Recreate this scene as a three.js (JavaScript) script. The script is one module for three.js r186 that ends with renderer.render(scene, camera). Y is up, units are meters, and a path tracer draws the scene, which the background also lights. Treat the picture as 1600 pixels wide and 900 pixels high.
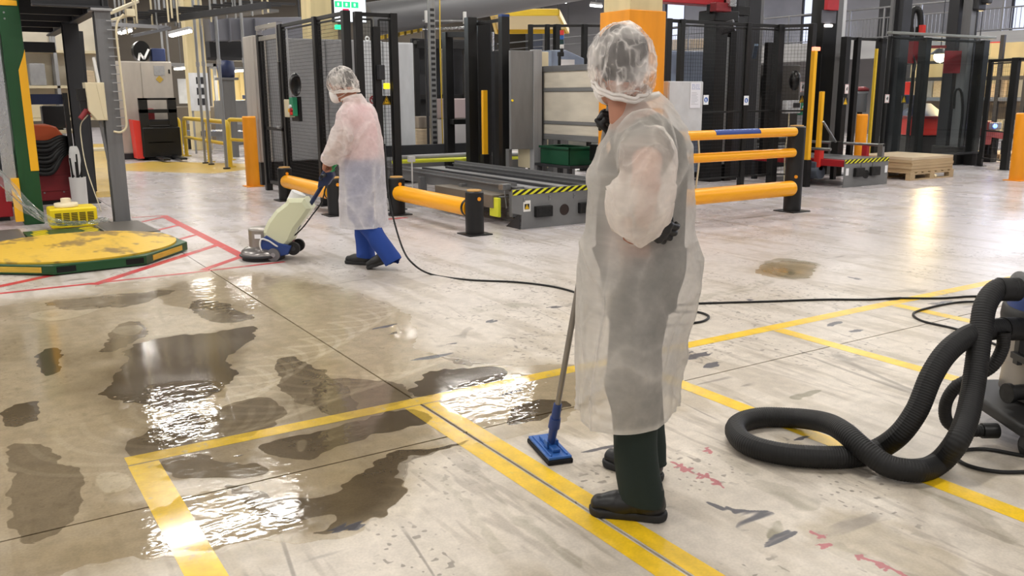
import * as THREE from 'three';
import { mergeGeometries } from 'three/addons/utils/BufferGeometryUtils.js';
import { RoundedBoxGeometry } from 'three/addons/geometries/RoundedBoxGeometry.js';
import { RectAreaLightUniformsLib } from 'three/addons/lights/RectAreaLightUniformsLib.js';

// ---------------------------------------------------------------- camera, light, exposure
const scene = new THREE.Scene();
scene.background = new THREE.Color(0x0a0b0d);
const camera = new THREE.PerspectiveCamera(36.17, 16 / 9, 0.1, 200);
camera.position.set(0, 1.55, 0);
camera.rotation.order = 'YXZ';
camera.rotation.set(THREE.MathUtils.degToRad(-12.4), THREE.MathUtils.degToRad(-32.4), THREE.MathUtils.degToRad(-0.3));
const renderer = new THREE.WebGLRenderer({ antialias: true });
renderer.toneMapping = THREE.LinearToneMapping;
renderer.toneMappingExposure = 3.5;
renderer.shadowMap.enabled = true;
RectAreaLightUniformsLib.init();
const LAMP_ROWS_Z = [3, -4, -10, -16, -22.5, -30, -36.5, -43];     // luminaire grid of the hall
const LAMP_COLS_X = [-10.5, -3.4, 3.7, 11.6, 18.6, 25.6];
const LAMP_Y = 6.5, LAMP_POWER = 26, LAMP_COLOR = 0xfffaf2;
const WINDOW_COLOR = 0xdfe6ff, WINDOW_POWER = 5.5;

// ---------------------------------------------------------------- small library
const V = (x, y, z) => new THREE.Vector3(x, y, z);
function rng(seed) { let s = seed >>> 0; return () => { s = (s + 0x6D2B79F5) | 0; let t = Math.imul(s ^ (s >>> 15), 1 | s); t = (t + Math.imul(t ^ (t >>> 7), 61 | t)) ^ t; return ((t ^ (t >>> 14)) >>> 0) / 4294967296; }; }
const clamp = (x, a = 0, b = 1) => x < a ? a : x > b ? b : x;
const lerp = (a, b, t) => a + (b - a) * t;
const sstep = (a, b, x) => { const t = clamp((x - a) / (b - a)); return t * t * (3 - 2 * t); };
const hashT = new Float32Array(4096); { const r = rng(7); for (let i = 0; i < 4096; i++) hashT[i] = r(); }
const h3 = (x, y, z) => hashT[(Math.imul(x, 73856093) ^ Math.imul(y, 19349663) ^ Math.imul(z, 83492791)) >>> 5 & 4095];
function n2(x, y) {                                                  // value noise 0..1
  const xi = Math.floor(x), yi = Math.floor(y); let fx = x - xi, fy = y - yi; fx = fx * fx * (3 - 2 * fx); fy = fy * fy * (3 - 2 * fy);
  const a = h3(xi, yi, 11), b = h3(xi + 1, yi, 11), c = h3(xi, yi + 1, 11), d = h3(xi + 1, yi + 1, 11);
  return a + (b - a) * fx + (c - a) * fy + (a - b - c + d) * fx * fy;
}
function n3(x, y, z) {
  const zi = Math.floor(z), fz = z - zi, t = fz * fz * (3 - 2 * fz);
  const xi = Math.floor(x), yi = Math.floor(y); let fx = x - xi, fy = y - yi; fx = fx * fx * (3 - 2 * fx); fy = fy * fy * (3 - 2 * fy);
  const l = (k) => { const a = h3(xi, yi, k), b = h3(xi + 1, yi, k), c = h3(xi, yi + 1, k), d = h3(xi + 1, yi + 1, k); return a + (b - a) * fx + (c - a) * fy + (a - b - c + d) * fx * fy; };
  const p = l(zi), q = l(zi + 1); return p + (q - p) * t;
}
const fbm2 = (x, y, o = 4) => { let s = 0, a = .5, n = 0; for (let i = 0; i < o; i++) { s += a * n2(x, y); n += a; a *= .5; x = x * 2.03 + 17.1; y = y * 2.03 + 5.7; } return s / n; };
const taken = new Map();
function numbered(n) { const k = taken.get(n) || 0; taken.set(n, k + 1); return k ? n + '_' + String(k).padStart(3, '0') : n; }
function tag(o, label, category, group, kind) { if (label) o.userData.label = label; if (category) o.userData.category = category; if (group) o.userData.group = group; if (kind) o.userData.kind = kind; return o; }
function thing(name, label, category, group, pos, turn = 0) {        // a Group at the thing's base; its children are its parts
  const g = new THREE.Group(); g.name = numbered(name); if (pos) g.position.copy(pos); g.rotation.y = turn; scene.add(g); return tag(g, label, category, group);
}
function mesh(name, geo, m, parent) { const o = new THREE.Mesh(Array.isArray(geo) ? merge(geo) : geo, m); o.name = name; o.castShadow = o.receiveShadow = true; parent.add(o); return o; }
function part(parent, name, geo, m, label) { const o = mesh(name, geo, m, parent); if (label) o.userData.label = label; return o; }
function single(name, label, category, geo, m, group) { return tag(mesh(numbered(name), geo, m, scene), label, category, group); }
function struct(name, geo, m, label) { const o = mesh(numbered(name), geo, m, scene); return tag(o, label, null, null, 'structure'); }
function stuff(parent, name, geo, m) { const o = mesh(name, geo, m, parent); o.userData.kind = 'stuff'; return o; }
function copy(src, label, dx = 0, dy = 0, dz = 0) { const c = src.clone(); c.name = numbered(src.name.replace(/_\d{3}$/, '')); c.position.add(V(dx, dy, dz)); if (label) c.userData.label = label; scene.add(c); return c; }
function merge(list) {
  return mergeGeometries(list.flat().map((g) => { const n = g.index ? g.toNonIndexed() : g.clone(); for (const k of Object.keys(n.attributes)) if (!['position', 'normal', 'uv'].includes(k)) n.deleteAttribute(k); n.morphAttributes = {}; return n; }));
}
// geometries in world (or thing) coordinates
function box(x0, y0, z0, x1, y1, z1, b = .004) {
  const w = Math.abs(x1 - x0), h = Math.abs(y1 - y0), d = Math.abs(z1 - z0), r = Math.min(b, w * .3, h * .3, d * .3);
  const g = b > 0 ? new RoundedBoxGeometry(w, h, d, 1, r) : new THREE.BoxGeometry(w, h, d); g.translate((x0 + x1) / 2, (y0 + y1) / 2, (z0 + z1) / 2); return g;
}
const cbox = (cx, cy, cz, w, h, d, b) => box(cx - w / 2, cy - h / 2, cz - d / 2, cx + w / 2, cy + h / 2, cz + d / 2, b);
function orient(g, a, b, up = V(0, 1, 0)) {                          // z axis of g laid from a to b, g centred
  const z = b.clone().sub(a).normalize(); let x = up.clone().cross(z); if (x.lengthSq() < 1e-6) x = V(1, 0, 0).cross(z); x.normalize(); const y = z.clone().cross(x);
  g.applyMatrix4(new THREE.Matrix4().makeBasis(x, y, z).setPosition(a.clone().add(b).multiplyScalar(.5))); return g;
}
const beam = (a, b, w, h, bev = .004, up) => { const L = a.distanceTo(b), r = Math.min(bev, w * .3, h * .3); return orient(bev > 0 ? new RoundedBoxGeometry(w, h, L, 1, r) : new THREE.BoxGeometry(w, h, L), a, b, up); };
const pipe = (a, b, r, seg = 12, r2 = r) => { const g = new THREE.CylinderGeometry(r2, r, a.distanceTo(b), seg); g.rotateX(Math.PI / 2); return orient(g, a, b); };
const post = (x, z, r, y0, y1, seg = 20, r2 = r) => { const g = new THREE.CylinderGeometry(r2, r, y1 - y0, seg); g.translate(x, (y0 + y1) / 2, z); return g; };
const path = (pts, r, seg = 8, n, closed = false) => new THREE.TubeGeometry(new THREE.CatmullRomCurve3(pts, closed, 'centripetal'), n || pts.length * 6, r, seg, closed);
const lathe = (prof, x = 0, y = 0, z = 0, seg = 28) => { const g = new THREE.LatheGeometry(prof.map(([r, h]) => new THREE.Vector2(r, h)), seg); g.translate(x, y, z); return g; };
function prism(pts, depth, bev = .003) {                              // outline in xy, extruded along +z
  const s = new THREE.Shape(pts.map(([x, y]) => new THREE.Vector2(x, y)));
  return new THREE.ExtrudeGeometry(s, { depth, bevelEnabled: bev > 0, bevelSize: bev, bevelThickness: bev, bevelSegments: 1, curveSegments: 16 });
}
const rounded = (pts, r = .05, k = 4) => {                             // polyline with rounded corners, for bent tube
  const out = [pts[0]]; for (let i = 1; i < pts.length - 1; i++) { const p = pts[i], a = pts[i - 1].clone().sub(p), b = pts[i + 1].clone().sub(p), ra = Math.min(r, a.length() * .45), rb = Math.min(r, b.length() * .45); a.setLength(ra); b.setLength(rb);
    for (let j = 0; j <= k; j++) { const t = j / k; out.push(p.clone().add(a.clone().multiplyScalar((1 - t) ** 2)).add(b.clone().multiplyScalar(t * t))); } } out.push(pts[pts.length - 1]); return out; };
function bent(pts, r, bendR = .08, seg = 10) {                         // straight runs joined by bends
  const p = rounded(pts, bendR, 5), c = new THREE.CurvePath(); for (let i = 0; i + 1 < p.length; i++) c.add(new THREE.LineCurve3(p[i], p[i + 1]));
  const N = p.length - 1, pos = [], nor = [], uv = [], idx = []; let nx = null;
  for (let i = 0; i <= N; i++) { const t = (i === 0 ? p[1].clone().sub(p[0]) : i === N ? p[N].clone().sub(p[N - 1]) : p[i + 1].clone().sub(p[i - 1])).normalize(); if (!nx) { nx = Math.abs(t.y) > .9 ? V(1, 0, 0) : V(0, 1, 0); } nx = nx.clone().sub(t.clone().multiplyScalar(nx.dot(t))).normalize(); const ny = t.clone().cross(nx);
    for (let j = 0; j <= seg; j++) { const a = j / seg * 2 * Math.PI, n = nx.clone().multiplyScalar(Math.cos(a)).add(ny.clone().multiplyScalar(Math.sin(a))); nor.push(n.x, n.y, n.z); pos.push(p[i].x + n.x * r, p[i].y + n.y * r, p[i].z + n.z * r); uv.push(j / seg, i / N); } }
  for (let i = 0; i < N; i++) for (let j = 0; j < seg; j++) { const a = i * (seg + 1) + j, b = a + seg + 1; idx.push(a, a + 1, b, b, a + 1, b + 1); }
  const g = new THREE.BufferGeometry(); g.setAttribute('position', new THREE.Float32BufferAttribute(pos, 3)); g.setAttribute('normal', new THREE.Float32BufferAttribute(nor, 3)); g.setAttribute('uv', new THREE.Float32BufferAttribute(uv, 2)); g.setIndex(idx); return g;
}
// ---------------------------------------------------------------- materials
function tex(data, w, h, srgb, repeat) { const t = new THREE.DataTexture(data, w, h, THREE.RGBAFormat); t.magFilter = THREE.LinearFilter; t.minFilter = THREE.LinearFilter; if (srgb) t.colorSpace = THREE.SRGBColorSpace; if (repeat) t.wrapS = t.wrapT = THREE.RepeatWrapping; t.needsUpdate = true; return t; }
function grain(seed, contrast, sx = 1, sy = 1, n = 256) {               // tileable mottling round white, for wear and grain
  const d = new Uint8Array(n * n * 4);
  for (let j = 0; j < n; j++) for (let i = 0; i < n; i++) {
    let s = 0, a = .5; for (let o = 0, f = 4; o < 5; o++, f *= 2, a *= .55) { const px = Math.round(f * sx), py = Math.round(f * sy); const x = i / n * px, y = j / n * py, xi = Math.floor(x), yi = Math.floor(y), fx = sstep(0, 1, x - xi), fy = sstep(0, 1, y - yi); const q = (u, v) => h3((u + px) % px, (v + py) % py, seed + o); s += a * (lerp(lerp(q(xi, yi), q(xi + 1, yi), fx), lerp(q(xi, yi + 1), q(xi + 1, yi + 1), fx), fy) - .5); }
    const v = clamp(1 - contrast * .5 + s * contrast * 1.6, 0, 1) * 255, k = (j * n + i) * 4; d[k] = d[k + 1] = d[k + 2] = v; d[k + 3] = 255;
  }
  return tex(d, n, n, false, true);
}
const G_SOFT = grain(3, .16), G_MID = grain(9, .34), G_BRUSH = grain(21, .25, 1, 12), G_CLOTH = grain(31, .3, 6, 6);
const mats = {};
function mat(name, color, roughness = .6, metalness = 0, o = {}) { if (mats[name]) return mats[name]; const m = new (o.phys ? THREE.MeshPhysicalMaterial : THREE.MeshStandardMaterial)({ color, roughness, metalness }); delete o.phys; Object.assign(m, o); m.name = name; return mats[name] = m; }
const M = {
  black: mat('black_paint', 0x060607, .5, 0, { roughnessMap: G_SOFT }), blackGloss: mat('black_plastic', 0x050506, .32), rubber: mat('rubber', 0x070708, .75, 0, { roughnessMap: G_MID }),
  darkSteel: mat('dark_grey_steel', 0x2b2c30, .5, .1, { map: G_SOFT }), greySteel: mat('grey_steel', 0x6f7072, .48, .15, { map: G_SOFT }), lightSteel: mat('light_grey_steel', 0x9b9c9e, .45, .1, { map: G_SOFT }),
  machine: mat('machine_grey', 0x7c7d7e, .5, .05, { map: G_SOFT }), galv: mat('galvanised', 0xa3a5a6, .38, .75, { map: G_MID }), chrome: mat('chrome', 0xc9c9cb, .18, .95), alu: mat('aluminium', 0xb9bbbd, .3, .8, { roughnessMap: G_BRUSH }),
  cabinet: mat('cabinet_beige_grey', 0xb2aca4, .5, 0, { map: G_SOFT }), cabinetGrey: mat('cabinet_grey', 0x9c9d9f, .5, 0, { map: G_SOFT }), cabinetBlue: mat('cabinet_blue_grey', 0x92a0b8, .5, 0, { map: G_SOFT }), cabinetWhite: mat('cabinet_white', 0xcfd2d6, .5, 0, { map: G_SOFT }), panelCream: mat('panel_cream', 0xd9d2c2, .55, 0, { map: G_SOFT }),
  beige: mat('cream_paint', 0xe0cf9f, .7, 0, { map: G_SOFT }), boxBeige: mat('beige_plastic', 0xd2c7a8, .5), white: mat('white_plastic', 0xdcdcda, .5), orange: mat('orange_paint', 0xf89f10, .45, 0, { map: G_SOFT }), yellow: mat('safety_yellow', 0xf2b41c, .4, 0, { roughnessMap: G_SOFT }), barrier: mat('barrier_yellow', 0xffb112, .38, 0, { roughnessMap: G_SOFT }), railYellow: mat('rail_yellow', 0xd8b62c, .45, 0, { map: G_SOFT }), brightYellow: mat('bright_yellow', 0xf0d312, .4), limeYellow: mat('lime_yellow', 0xd9df3a, .5),
  green: mat('dark_green_paint', 0x0f4a22, .42, 0, { map: G_SOFT }), greenBox: mat('green_plastic', 0x0a4a30, .5), red: mat('red_paint', 0xb0202a, .45, 0, { map: G_SOFT }), redBright: mat('bright_red', 0xd8352c, .45), darkRed: mat('dark_red_paint', 0x7e1a22, .5, 0, { map: G_SOFT }), orangeHood: mat('rust_orange', 0xb24a1e, .5), blue: mat('blue_plastic', 0x2b5fa8, .42), darkBlue: mat('dark_blue', 0x1d3a78, .45), navy: mat('navy', 0x16244a, .5),
  wood: mat('raw_wood', 0xcdb38c, .75, 0, { map: grain(41, .4, 1, 10) }), woodTop: mat('plywood', 0xd9c6a8, .7, 0, { map: grain(43, .25, 1, 6) }), wallGrey: mat('wall_grey', 0xb4b3b6, .9, 0, { map: G_SOFT }), wallWarm: mat('wall_cream', 0xd9c48e, .9, 0, { map: G_SOFT }), ceiling: mat('ceiling_grey', 0x77777a, .9, 0, { map: G_SOFT }), paper: mat('paper', 0xe8e8ea, .8), clear: mat('clear_plastic', 0xf4f8f8, .02, 0, { phys: true, transmission: 1, ior: 1.3, specularIntensity: .5 }), tread: mat('tread_plate', 0x8b8680, .42, .4, { map: G_MID }),
};
const glow = (name, color, k) => mat(name, 0x222222, .5, 0, { emissive: new THREE.Color(color), emissiveIntensity: k });
function canvasMat(name, w, h, draw, rough = .6, emit = 0) {
  const c = document.createElement('canvas'); c.width = w; c.height = h; const g = c.getContext('2d'); draw(g, w, h); const t = new THREE.CanvasTexture(c); t.colorSpace = THREE.SRGBColorSpace;
  const m = new THREE.MeshStandardMaterial({ map: t, roughness: rough }); if (emit) { m.emissive = new THREE.Color(1, 1, 1); m.emissiveMap = t; m.emissiveIntensity = emit; m.color.set(0x333333); } m.name = name; return m;
}
function sheet(c, right, up, w, h, t = .004) {                        // thin plate whose front face carries its print: uv 0..1 on the front
  const g = new THREE.BoxGeometry(w, h, t), x = right.clone().normalize(), y = up.clone().normalize(), z = x.clone().cross(y); g.applyMatrix4(new THREE.Matrix4().makeBasis(x, y, z).setPosition(c)); return g;
}
// ---------------------------------------------------------------- surface meshing of smooth solids
const cap = (ax, ay, az, ra, bx, by, bz, rb) => { const dx = bx - ax, dy = by - ay, dz = bz - az, L = dx * dx + dy * dy + dz * dz || 1e-9; return (x, y, z) => { const px = x - ax, py = y - ay, pz = z - az; let t = (px * dx + py * dy + pz * dz) / L; t = t < 0 ? 0 : t > 1 ? 1 : t; const qx = px - dx * t, qy = py - dy * t, qz = pz - dz * t; return Math.sqrt(qx * qx + qy * qy + qz * qz) - (ra + (rb - ra) * t); }; };
const ell = (cx, cy, cz, rx, ry, rz) => { const m = Math.min(rx, ry, rz); return (x, y, z) => { const a = (x - cx) / rx, b = (y - cy) / ry, c = (z - cz) / rz, k0 = Math.sqrt(a * a + b * b + c * c); if (k0 < 1e-4) return -m; const u = a / rx, v = b / ry, w = c / rz; return k0 * (k0 - 1) / Math.sqrt(u * u + v * v + w * w); }; };
const smin = (a, b, k) => { const h = Math.max(k - Math.abs(a - b), 0) / k; return Math.min(a, b) - h * h * k * .25; };
const blend = (k, ...f) => (x, y, z) => { let d = f[0](x, y, z); for (let i = 1; i < f.length; i++) d = smin(d, f[i](x, y, z), k); return d; };
const chain = (pts, k = .02) => { const c = []; for (let i = 0; i + 1 < pts.length; i++) c.push(cap(...pts[i].slice(0, 4), ...pts[i + 1].slice(0, 4))); return c.length > 1 ? blend(k, ...c) : c[0]; };
function mesher(f, lo, hi, cell, clips = [], alpha = null) {                        // naive surface nets; clips: {p:[..], n:[..], in?(x,y,z)} cut the skin open at a plane
  const nx = Math.ceil((hi[0] - lo[0]) / cell) + 1, ny = Math.ceil((hi[1] - lo[1]) / cell) + 1, nz = Math.ceil((hi[2] - lo[2]) / cell) + 1, F = new Float32Array(nx * ny * nz), at = (i, j, k) => (k * ny + j) * nx + i;
  for (let k = 0; k < nz; k++) for (let j = 0; j < ny; j++) for (let i = 0; i < nx; i++) F[at(i, j, k)] = f(lo[0] + i * cell, lo[1] + j * cell, lo[2] + k * cell);
  const id = new Int32Array(nx * ny * nz).fill(-1), P = [], E = [[0, 1], [0, 2], [0, 4], [1, 3], [1, 5], [2, 3], [2, 6], [3, 7], [4, 5], [4, 6], [5, 7], [6, 7]], v = new Float32Array(8);
  for (let k = 0; k < nz - 1; k++) for (let j = 0; j < ny - 1; j++) for (let i = 0; i < nx - 1; i++) {
    let m = 0; for (let c = 0; c < 8; c++) { v[c] = F[at(i + (c & 1), j + (c >> 1 & 1), k + (c >> 2))]; if (v[c] < 0) m |= 1 << c; }
    if (m === 0 || m === 255) continue; let sx = 0, sy = 0, sz = 0, n = 0;
    for (const [a, b] of E) if ((v[a] < 0) !== (v[b] < 0)) { const t = v[a] / (v[a] - v[b]); sx += lerp(a & 1, b & 1, t); sy += lerp(a >> 1 & 1, b >> 1 & 1, t); sz += lerp(a >> 2, b >> 2, t); n++; }
    id[at(i, j, k)] = P.length / 3; P.push(lo[0] + (i + sx / n) * cell, lo[1] + (j + sy / n) * cell, lo[2] + (k + sz / n) * cell);
  }
  let T = []; const quad = (a, b, c, d, flip) => { if (a < 0 || b < 0 || c < 0 || d < 0) return; flip ? T.push(a, c, b, a, d, c) : T.push(a, b, c, a, c, d); };
  for (let k = 1; k < nz - 1; k++) for (let j = 1; j < ny - 1; j++) for (let i = 1; i < nx - 1; i++) { const s = F[at(i, j, k)] < 0;
    if (s !== F[at(i + 1, j, k)] < 0) quad(id[at(i, j - 1, k - 1)], id[at(i, j, k - 1)], id[at(i, j, k)], id[at(i, j - 1, k)], !s);
    if (s !== F[at(i, j + 1, k)] < 0) quad(id[at(i - 1, j, k - 1)], id[at(i - 1, j, k)], id[at(i, j, k)], id[at(i, j, k - 1)], !s);
    if (s !== F[at(i, j, k + 1)] < 0) quad(id[at(i - 1, j - 1, k)], id[at(i, j - 1, k)], id[at(i, j, k)], id[at(i - 1, j, k)], !s); }
  const N = new Float32Array(P.length), e = cell * .6;
  for (let q = 0; q < P.length; q += 3) { const x = P[q], y = P[q + 1], z = P[q + 2]; let gx = f(x + e, y, z) - f(x - e, y, z), gy = f(x, y + e, z) - f(x, y - e, z), gz = f(x, y, z + e) - f(x, y, z - e); const l = Math.hypot(gx, gy, gz) || 1; N[q] = gx / l; N[q + 1] = gy / l; N[q + 2] = gz / l; }
  for (const c of clips) { const out = new Float32Array(P.length / 3); for (let q = 0; q < out.length; q++) { const x = P[q * 3], y = P[q * 3 + 1], z = P[q * 3 + 2]; out[q] = (!c.in || c.in(x, y, z)) ? (x - c.p[0]) * c.n[0] + (y - c.p[1]) * c.n[1] + (z - c.p[2]) * c.n[2] : -1; }
    const K = []; for (let t = 0; t < T.length; t += 3) if (out[T[t]] < 0 || out[T[t + 1]] < 0 || out[T[t + 2]] < 0) K.push(T[t], T[t + 1], T[t + 2]); T = K;
    for (let q = 0; q < out.length; q++) if (out[q] > 0 && out[q] < cell * 2) for (let a = 0; a < 3; a++) P[q * 3 + a] -= c.n[a] * out[q]; }
  const map = new Int32Array(P.length / 3).fill(-1), p2 = [], m2 = [], u2 = [], c2 = []; let n = 0; for (const t of T) if (map[t] < 0) { map[t] = n++; if (alpha) c2.push(1, 1, 1, alpha(P[t * 3], P[t * 3 + 1], P[t * 3 + 2])); const x = P[t * 3], y = P[t * 3 + 1], z = P[t * 3 + 2]; p2.push(x, y, z); m2.push(N[t * 3], N[t * 3 + 1], N[t * 3 + 2]); u2.push((x * .8 + z * .6) * 2, y * 2); }
  const g = new THREE.BufferGeometry(); g.setAttribute('position', new THREE.Float32BufferAttribute(p2, 3)); g.setAttribute('normal', new THREE.Float32BufferAttribute(m2, 3)); g.setAttribute('uv', new THREE.Float32BufferAttribute(u2, 2)); if (alpha) g.setAttribute('color', new THREE.Float32BufferAttribute(c2, 4)); g.setIndex(T.map((t) => map[t])); return g;
}

// ================================================================ the hall: shell, windows, lamps
const HX0 = -14, HX1 = 33, HZ0 = 6, HZ1 = -50, HY = 8;
struct('wall_south', box(HX0, 0, HZ0, HX1, HY, HZ0 + .3, 0), M.wallGrey, 'pale grey hall wall behind the viewer');
struct('wall_west', box(HX0 - .3, 0, HZ1, HX0, HY, HZ0, 0), M.wallGrey, 'pale grey long wall of the hall');
struct('wall_north', box(HX0, 0, HZ1 - .3, HX1, HY, HZ1, 0), mat('wall_dark', 0x5d564c, .9, 0, { map: G_SOFT }), 'dark far end wall of the hall');
struct('ceiling', box(HX0 - .3, HY, HZ1 - .3, HX1 + .3, HY + .3, HZ0 + .3, 0), M.ceiling, 'grey hall ceiling');
const winZ = [-4.6, -8.3, -11.2, -14.3, -17.6, -27, -31.5, -36];          // window centres in the east wall, above the gallery
{ const w = tag(new THREE.Group(), 'pale grey east wall with tall windows above the gallery', null, null, 'structure'); w.name = 'wall_east'; scene.add(w);
  const g = [box(HX1, 0, HZ1, HX1 + .3, 3.4, HZ0, 0), box(HX1, 6.4, HZ1, HX1 + .3, HY, HZ0, 0)]; let z = HZ0;
  for (const c of winZ) { g.push(box(HX1, 3.4, c + .75, HX1 + .3, 6.4, z, 0)); z = c - .75; } g.push(box(HX1, 3.4, HZ1, HX1 + .3, 6.4, z, 0)); part(w, 'wall_face', g, M.wallGrey); }
winZ.forEach((c, i) => { const w = tag(new THREE.Group(), 'tall bright window in the east wall over the gallery', null, null, 'structure'); w.name = 'window_' + (i + 1); scene.add(w);
  part(w, 'window_frame', [box(HX1 + .02, 3.4, c - .75, HX1 + .12, 3.5, c + .75), box(HX1 + .02, 6.3, c - .75, HX1 + .12, 6.4, c + .75), box(HX1 + .02, 3.4, c - .75, HX1 + .12, 6.4, c - .68), box(HX1 + .02, 3.4, c + .68, HX1 + .12, 6.4, c + .75), box(HX1 + .02, 4.85, c - .7, HX1 + .12, 4.92, c + .7)], M.darkSteel);
  part(w, 'pane', box(HX1 + .16, 3.4, c - .75, HX1 + .18, 6.4, c + .75, 0), glow('daylit_pane', WINDOW_COLOR, .36));
  const l = new THREE.RectAreaLight(WINDOW_COLOR, WINDOW_POWER, 1.4, 2.9); l.position.set(HX1 - .02, 4.9, c); l.lookAt(HX1 - 5, 4.9, c); scene.add(l); });
// gallery along the east wall
{ const g = tag(new THREE.Group(), 'grey concrete gallery along the east wall', null, null, 'structure'); g.name = 'gallery_slab'; scene.add(g); const x = 28.4;
  part(g, 'deck', box(x, 3.0, HZ1, HX1, 3.3, HZ0, .01), M.lightSteel); part(g, 'fascia', box(x - .12, 2.72, HZ1, x, 3.4, HZ0, .01), M.lightSteel);
  for (const z of [2, -6, -13.2, -20.2, -27.5, -35, -43]) part(g, 'pillar', box(x + .1, 0, z - .35, x + .8, HY, z + .35, .01), M.darkSteel);
  const R = tag(new THREE.Group(), 'grey steel balustrade with thin uprights on the gallery edge', 'railing'); R.name = 'gallery_railing'; scene.add(R); const rx = x - .05;
  for (const y of [3.45, 4.1, 4.45]) part(R, 'rail', pipe(V(rx, y, HZ1 + .5), V(rx, y, HZ0 - .5), y > 4.4 ? .035 : .022, 8), M.greySteel);
  const posts = [], bars = []; for (let z = -2; z > -34; z -= .14) bars.push(box(rx - .008, 3.45, z - .008, rx + .008, 4.1, z + .008, 0)); stuff(R, 'balusters', bars, M.greySteel);
  for (let z = -2; z > -34; z -= 1.4) part(R, 'post', box(rx - .03, 3.3, z - .03, rx + .03, 4.45, z + .03), M.greySteel);
  void posts; }
// ceiling lamps: strip luminaires, each a housing with a glowing face and a light of its size just below it
{ let first = null;
  LAMP_ROWS_Z.forEach((z, j) => LAMP_COLS_X.forEach((x, i) => { const zz = z + (i >= 3 ? -3.6 : 0), L = 2.8; if (zz < HZ1 + 1) return;
    const t = thing('strip_lamp', 'long white strip lamp hanging under the hall ceiling', 'lamp', 'strip lamps under the ceiling', V(x, LAMP_Y, zz));
    if (first) for (const c of first.children) t.add(c.clone()); else { first = t; part(t, 'housing', box(-L / 2, 0, -.13, L / 2, .09, .13), M.white); part(t, 'diffuser', box(-L / 2 + .04, -.03, -.11, L / 2 - .04, 0, .11), glow('lamp_diffuser', LAMP_COLOR, 6)); for (const s of [-1, 1]) part(t, 'hanger', pipe(V(s * 1.1, .09, 0), V(s * 1.1, HY - LAMP_Y, 0), .006, 6), M.greySteel); }
    const l = new THREE.RectAreaLight(LAMP_COLOR, LAMP_POWER, L - .1, .22); l.position.set(x, LAMP_Y - .04, zz); l.lookAt(x, 0, zz); scene.add(l); })); }

// ================================================================ the floor
// what lies on the concrete, drawn once in plan (metres) as soft masks: r wet film, g dark soaked patches, b blue-grey gouges; second sheet: r red paint, g olive dirt, b pale swirls
const MK = { x0: -.6, z0: -13.6, s: 13.6, n: 2048 };
const sheetA = document.createElement('canvas'), sheetB = document.createElement('canvas'); sheetA.width = sheetA.height = sheetB.width = sheetB.height = MK.n;
const ga = sheetA.getContext('2d'), gb = sheetB.getContext('2d'); for (const g of [ga, gb]) { g.fillStyle = '#000'; g.fillRect(0, 0, MK.n, MK.n); g.globalCompositeOperation = 'lighter'; g.lineCap = 'round'; g.lineJoin = 'round'; }
const mx = (x) => (x - MK.x0) / MK.s * MK.n, mz = (z) => (z - MK.z0) / MK.s * MK.n;
function patch(g, chan, p, k = 1) { const v = Math.round(255 * k); g.fillStyle = chan === 'r' ? `rgb(${v},0,0)` : chan === 'g' ? `rgb(0,${v},0)` : `rgb(0,0,${v})`; g.beginPath(); const n = p.length / 2, q = (i) => [mx(p[(i % n) * 2]), mz(p[(i % n) * 2 + 1])]; let [ax, ay] = q(n - 1), [bx, by] = q(0); g.moveTo((ax + bx) / 2, (ay + by) / 2); for (let i = 0; i < n; i++) { const [x, y] = q(i), [u, v2] = q(i + 1); g.quadraticCurveTo(x, y, (x + u) / 2, (y + v2) / 2); } g.closePath(); g.fill(); }
function stroke(g, chan, p, w, k = 1) { const v = Math.round(255 * k); g.strokeStyle = chan === 'r' ? `rgb(${v},0,0)` : chan === 'g' ? `rgb(0,${v},0)` : `rgb(0,0,${v})`; g.lineWidth = w / MK.s * MK.n; g.beginPath(); g.moveTo(mx(p[0]), mz(p[1])); for (let i = 2; i < p.length; i += 2) g.lineTo(mx(p[i]), mz(p[i + 1])); g.stroke(); }
// wet film from the scrubbing
patch(ga, 'r', [-0.123,-3.218,-0.03,-8.157,0.47,-7.609,1.183,-7.996,1.965,-8.337,2.341,-7.615,2.709,-6.609,2.68,-5.602,2.564,-5.093,2.23,-4.861,2.4,-4.503,2.599,-4.1,3.033,-3.993,3.159,-3.633,2.656,-3.394,2.35,-3.25,2.024,-3.196,1.792,-3.259,1.655,-3.245,1.428,-3.155,1.424,-3.025,1.223,-2.889,1.087,-2.752,0.926,-2.834,0.788,-2.991,0.632,-3.003,0.455,-3.096,0.272,-3.12,0.089,-3.057], .75);
patch(ga, 'r', [6.173,-5.502,6.517,-5.577,6.684,-5.27,6.228,-4.935,5.833,-4.877,5.904,-5.22], .8);
patch(ga, 'r', [2.101,-4.023,2.416,-4.08,2.709,-3.999,2.824,-3.757,2.751,-3.546,2.464,-3.408,2.2,-3.473,1.948,-3.415,1.936,-3.646], .25);
patch(ga, 'r', [0.226,-3.245,0.505,-3.356,0.732,-3.405,0.933,-3.141,0.997,-3.035,0.864,-2.931,0.641,-3.041,0.441,-3.133,0.289,-3.098], .25); patch(ga, 'r', [0.74,-5.022,1.109,-4.913,1.058,-4.33,0.844,-3.968,0.607,-4.033,0.565,-4.44], .25); patch(ga, 'r', [1.66,-8.004,2.258,-7.535,2.421,-6.715,2.064,-6.294,1.491,-6.439,1.18,-7.136], .25);
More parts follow.
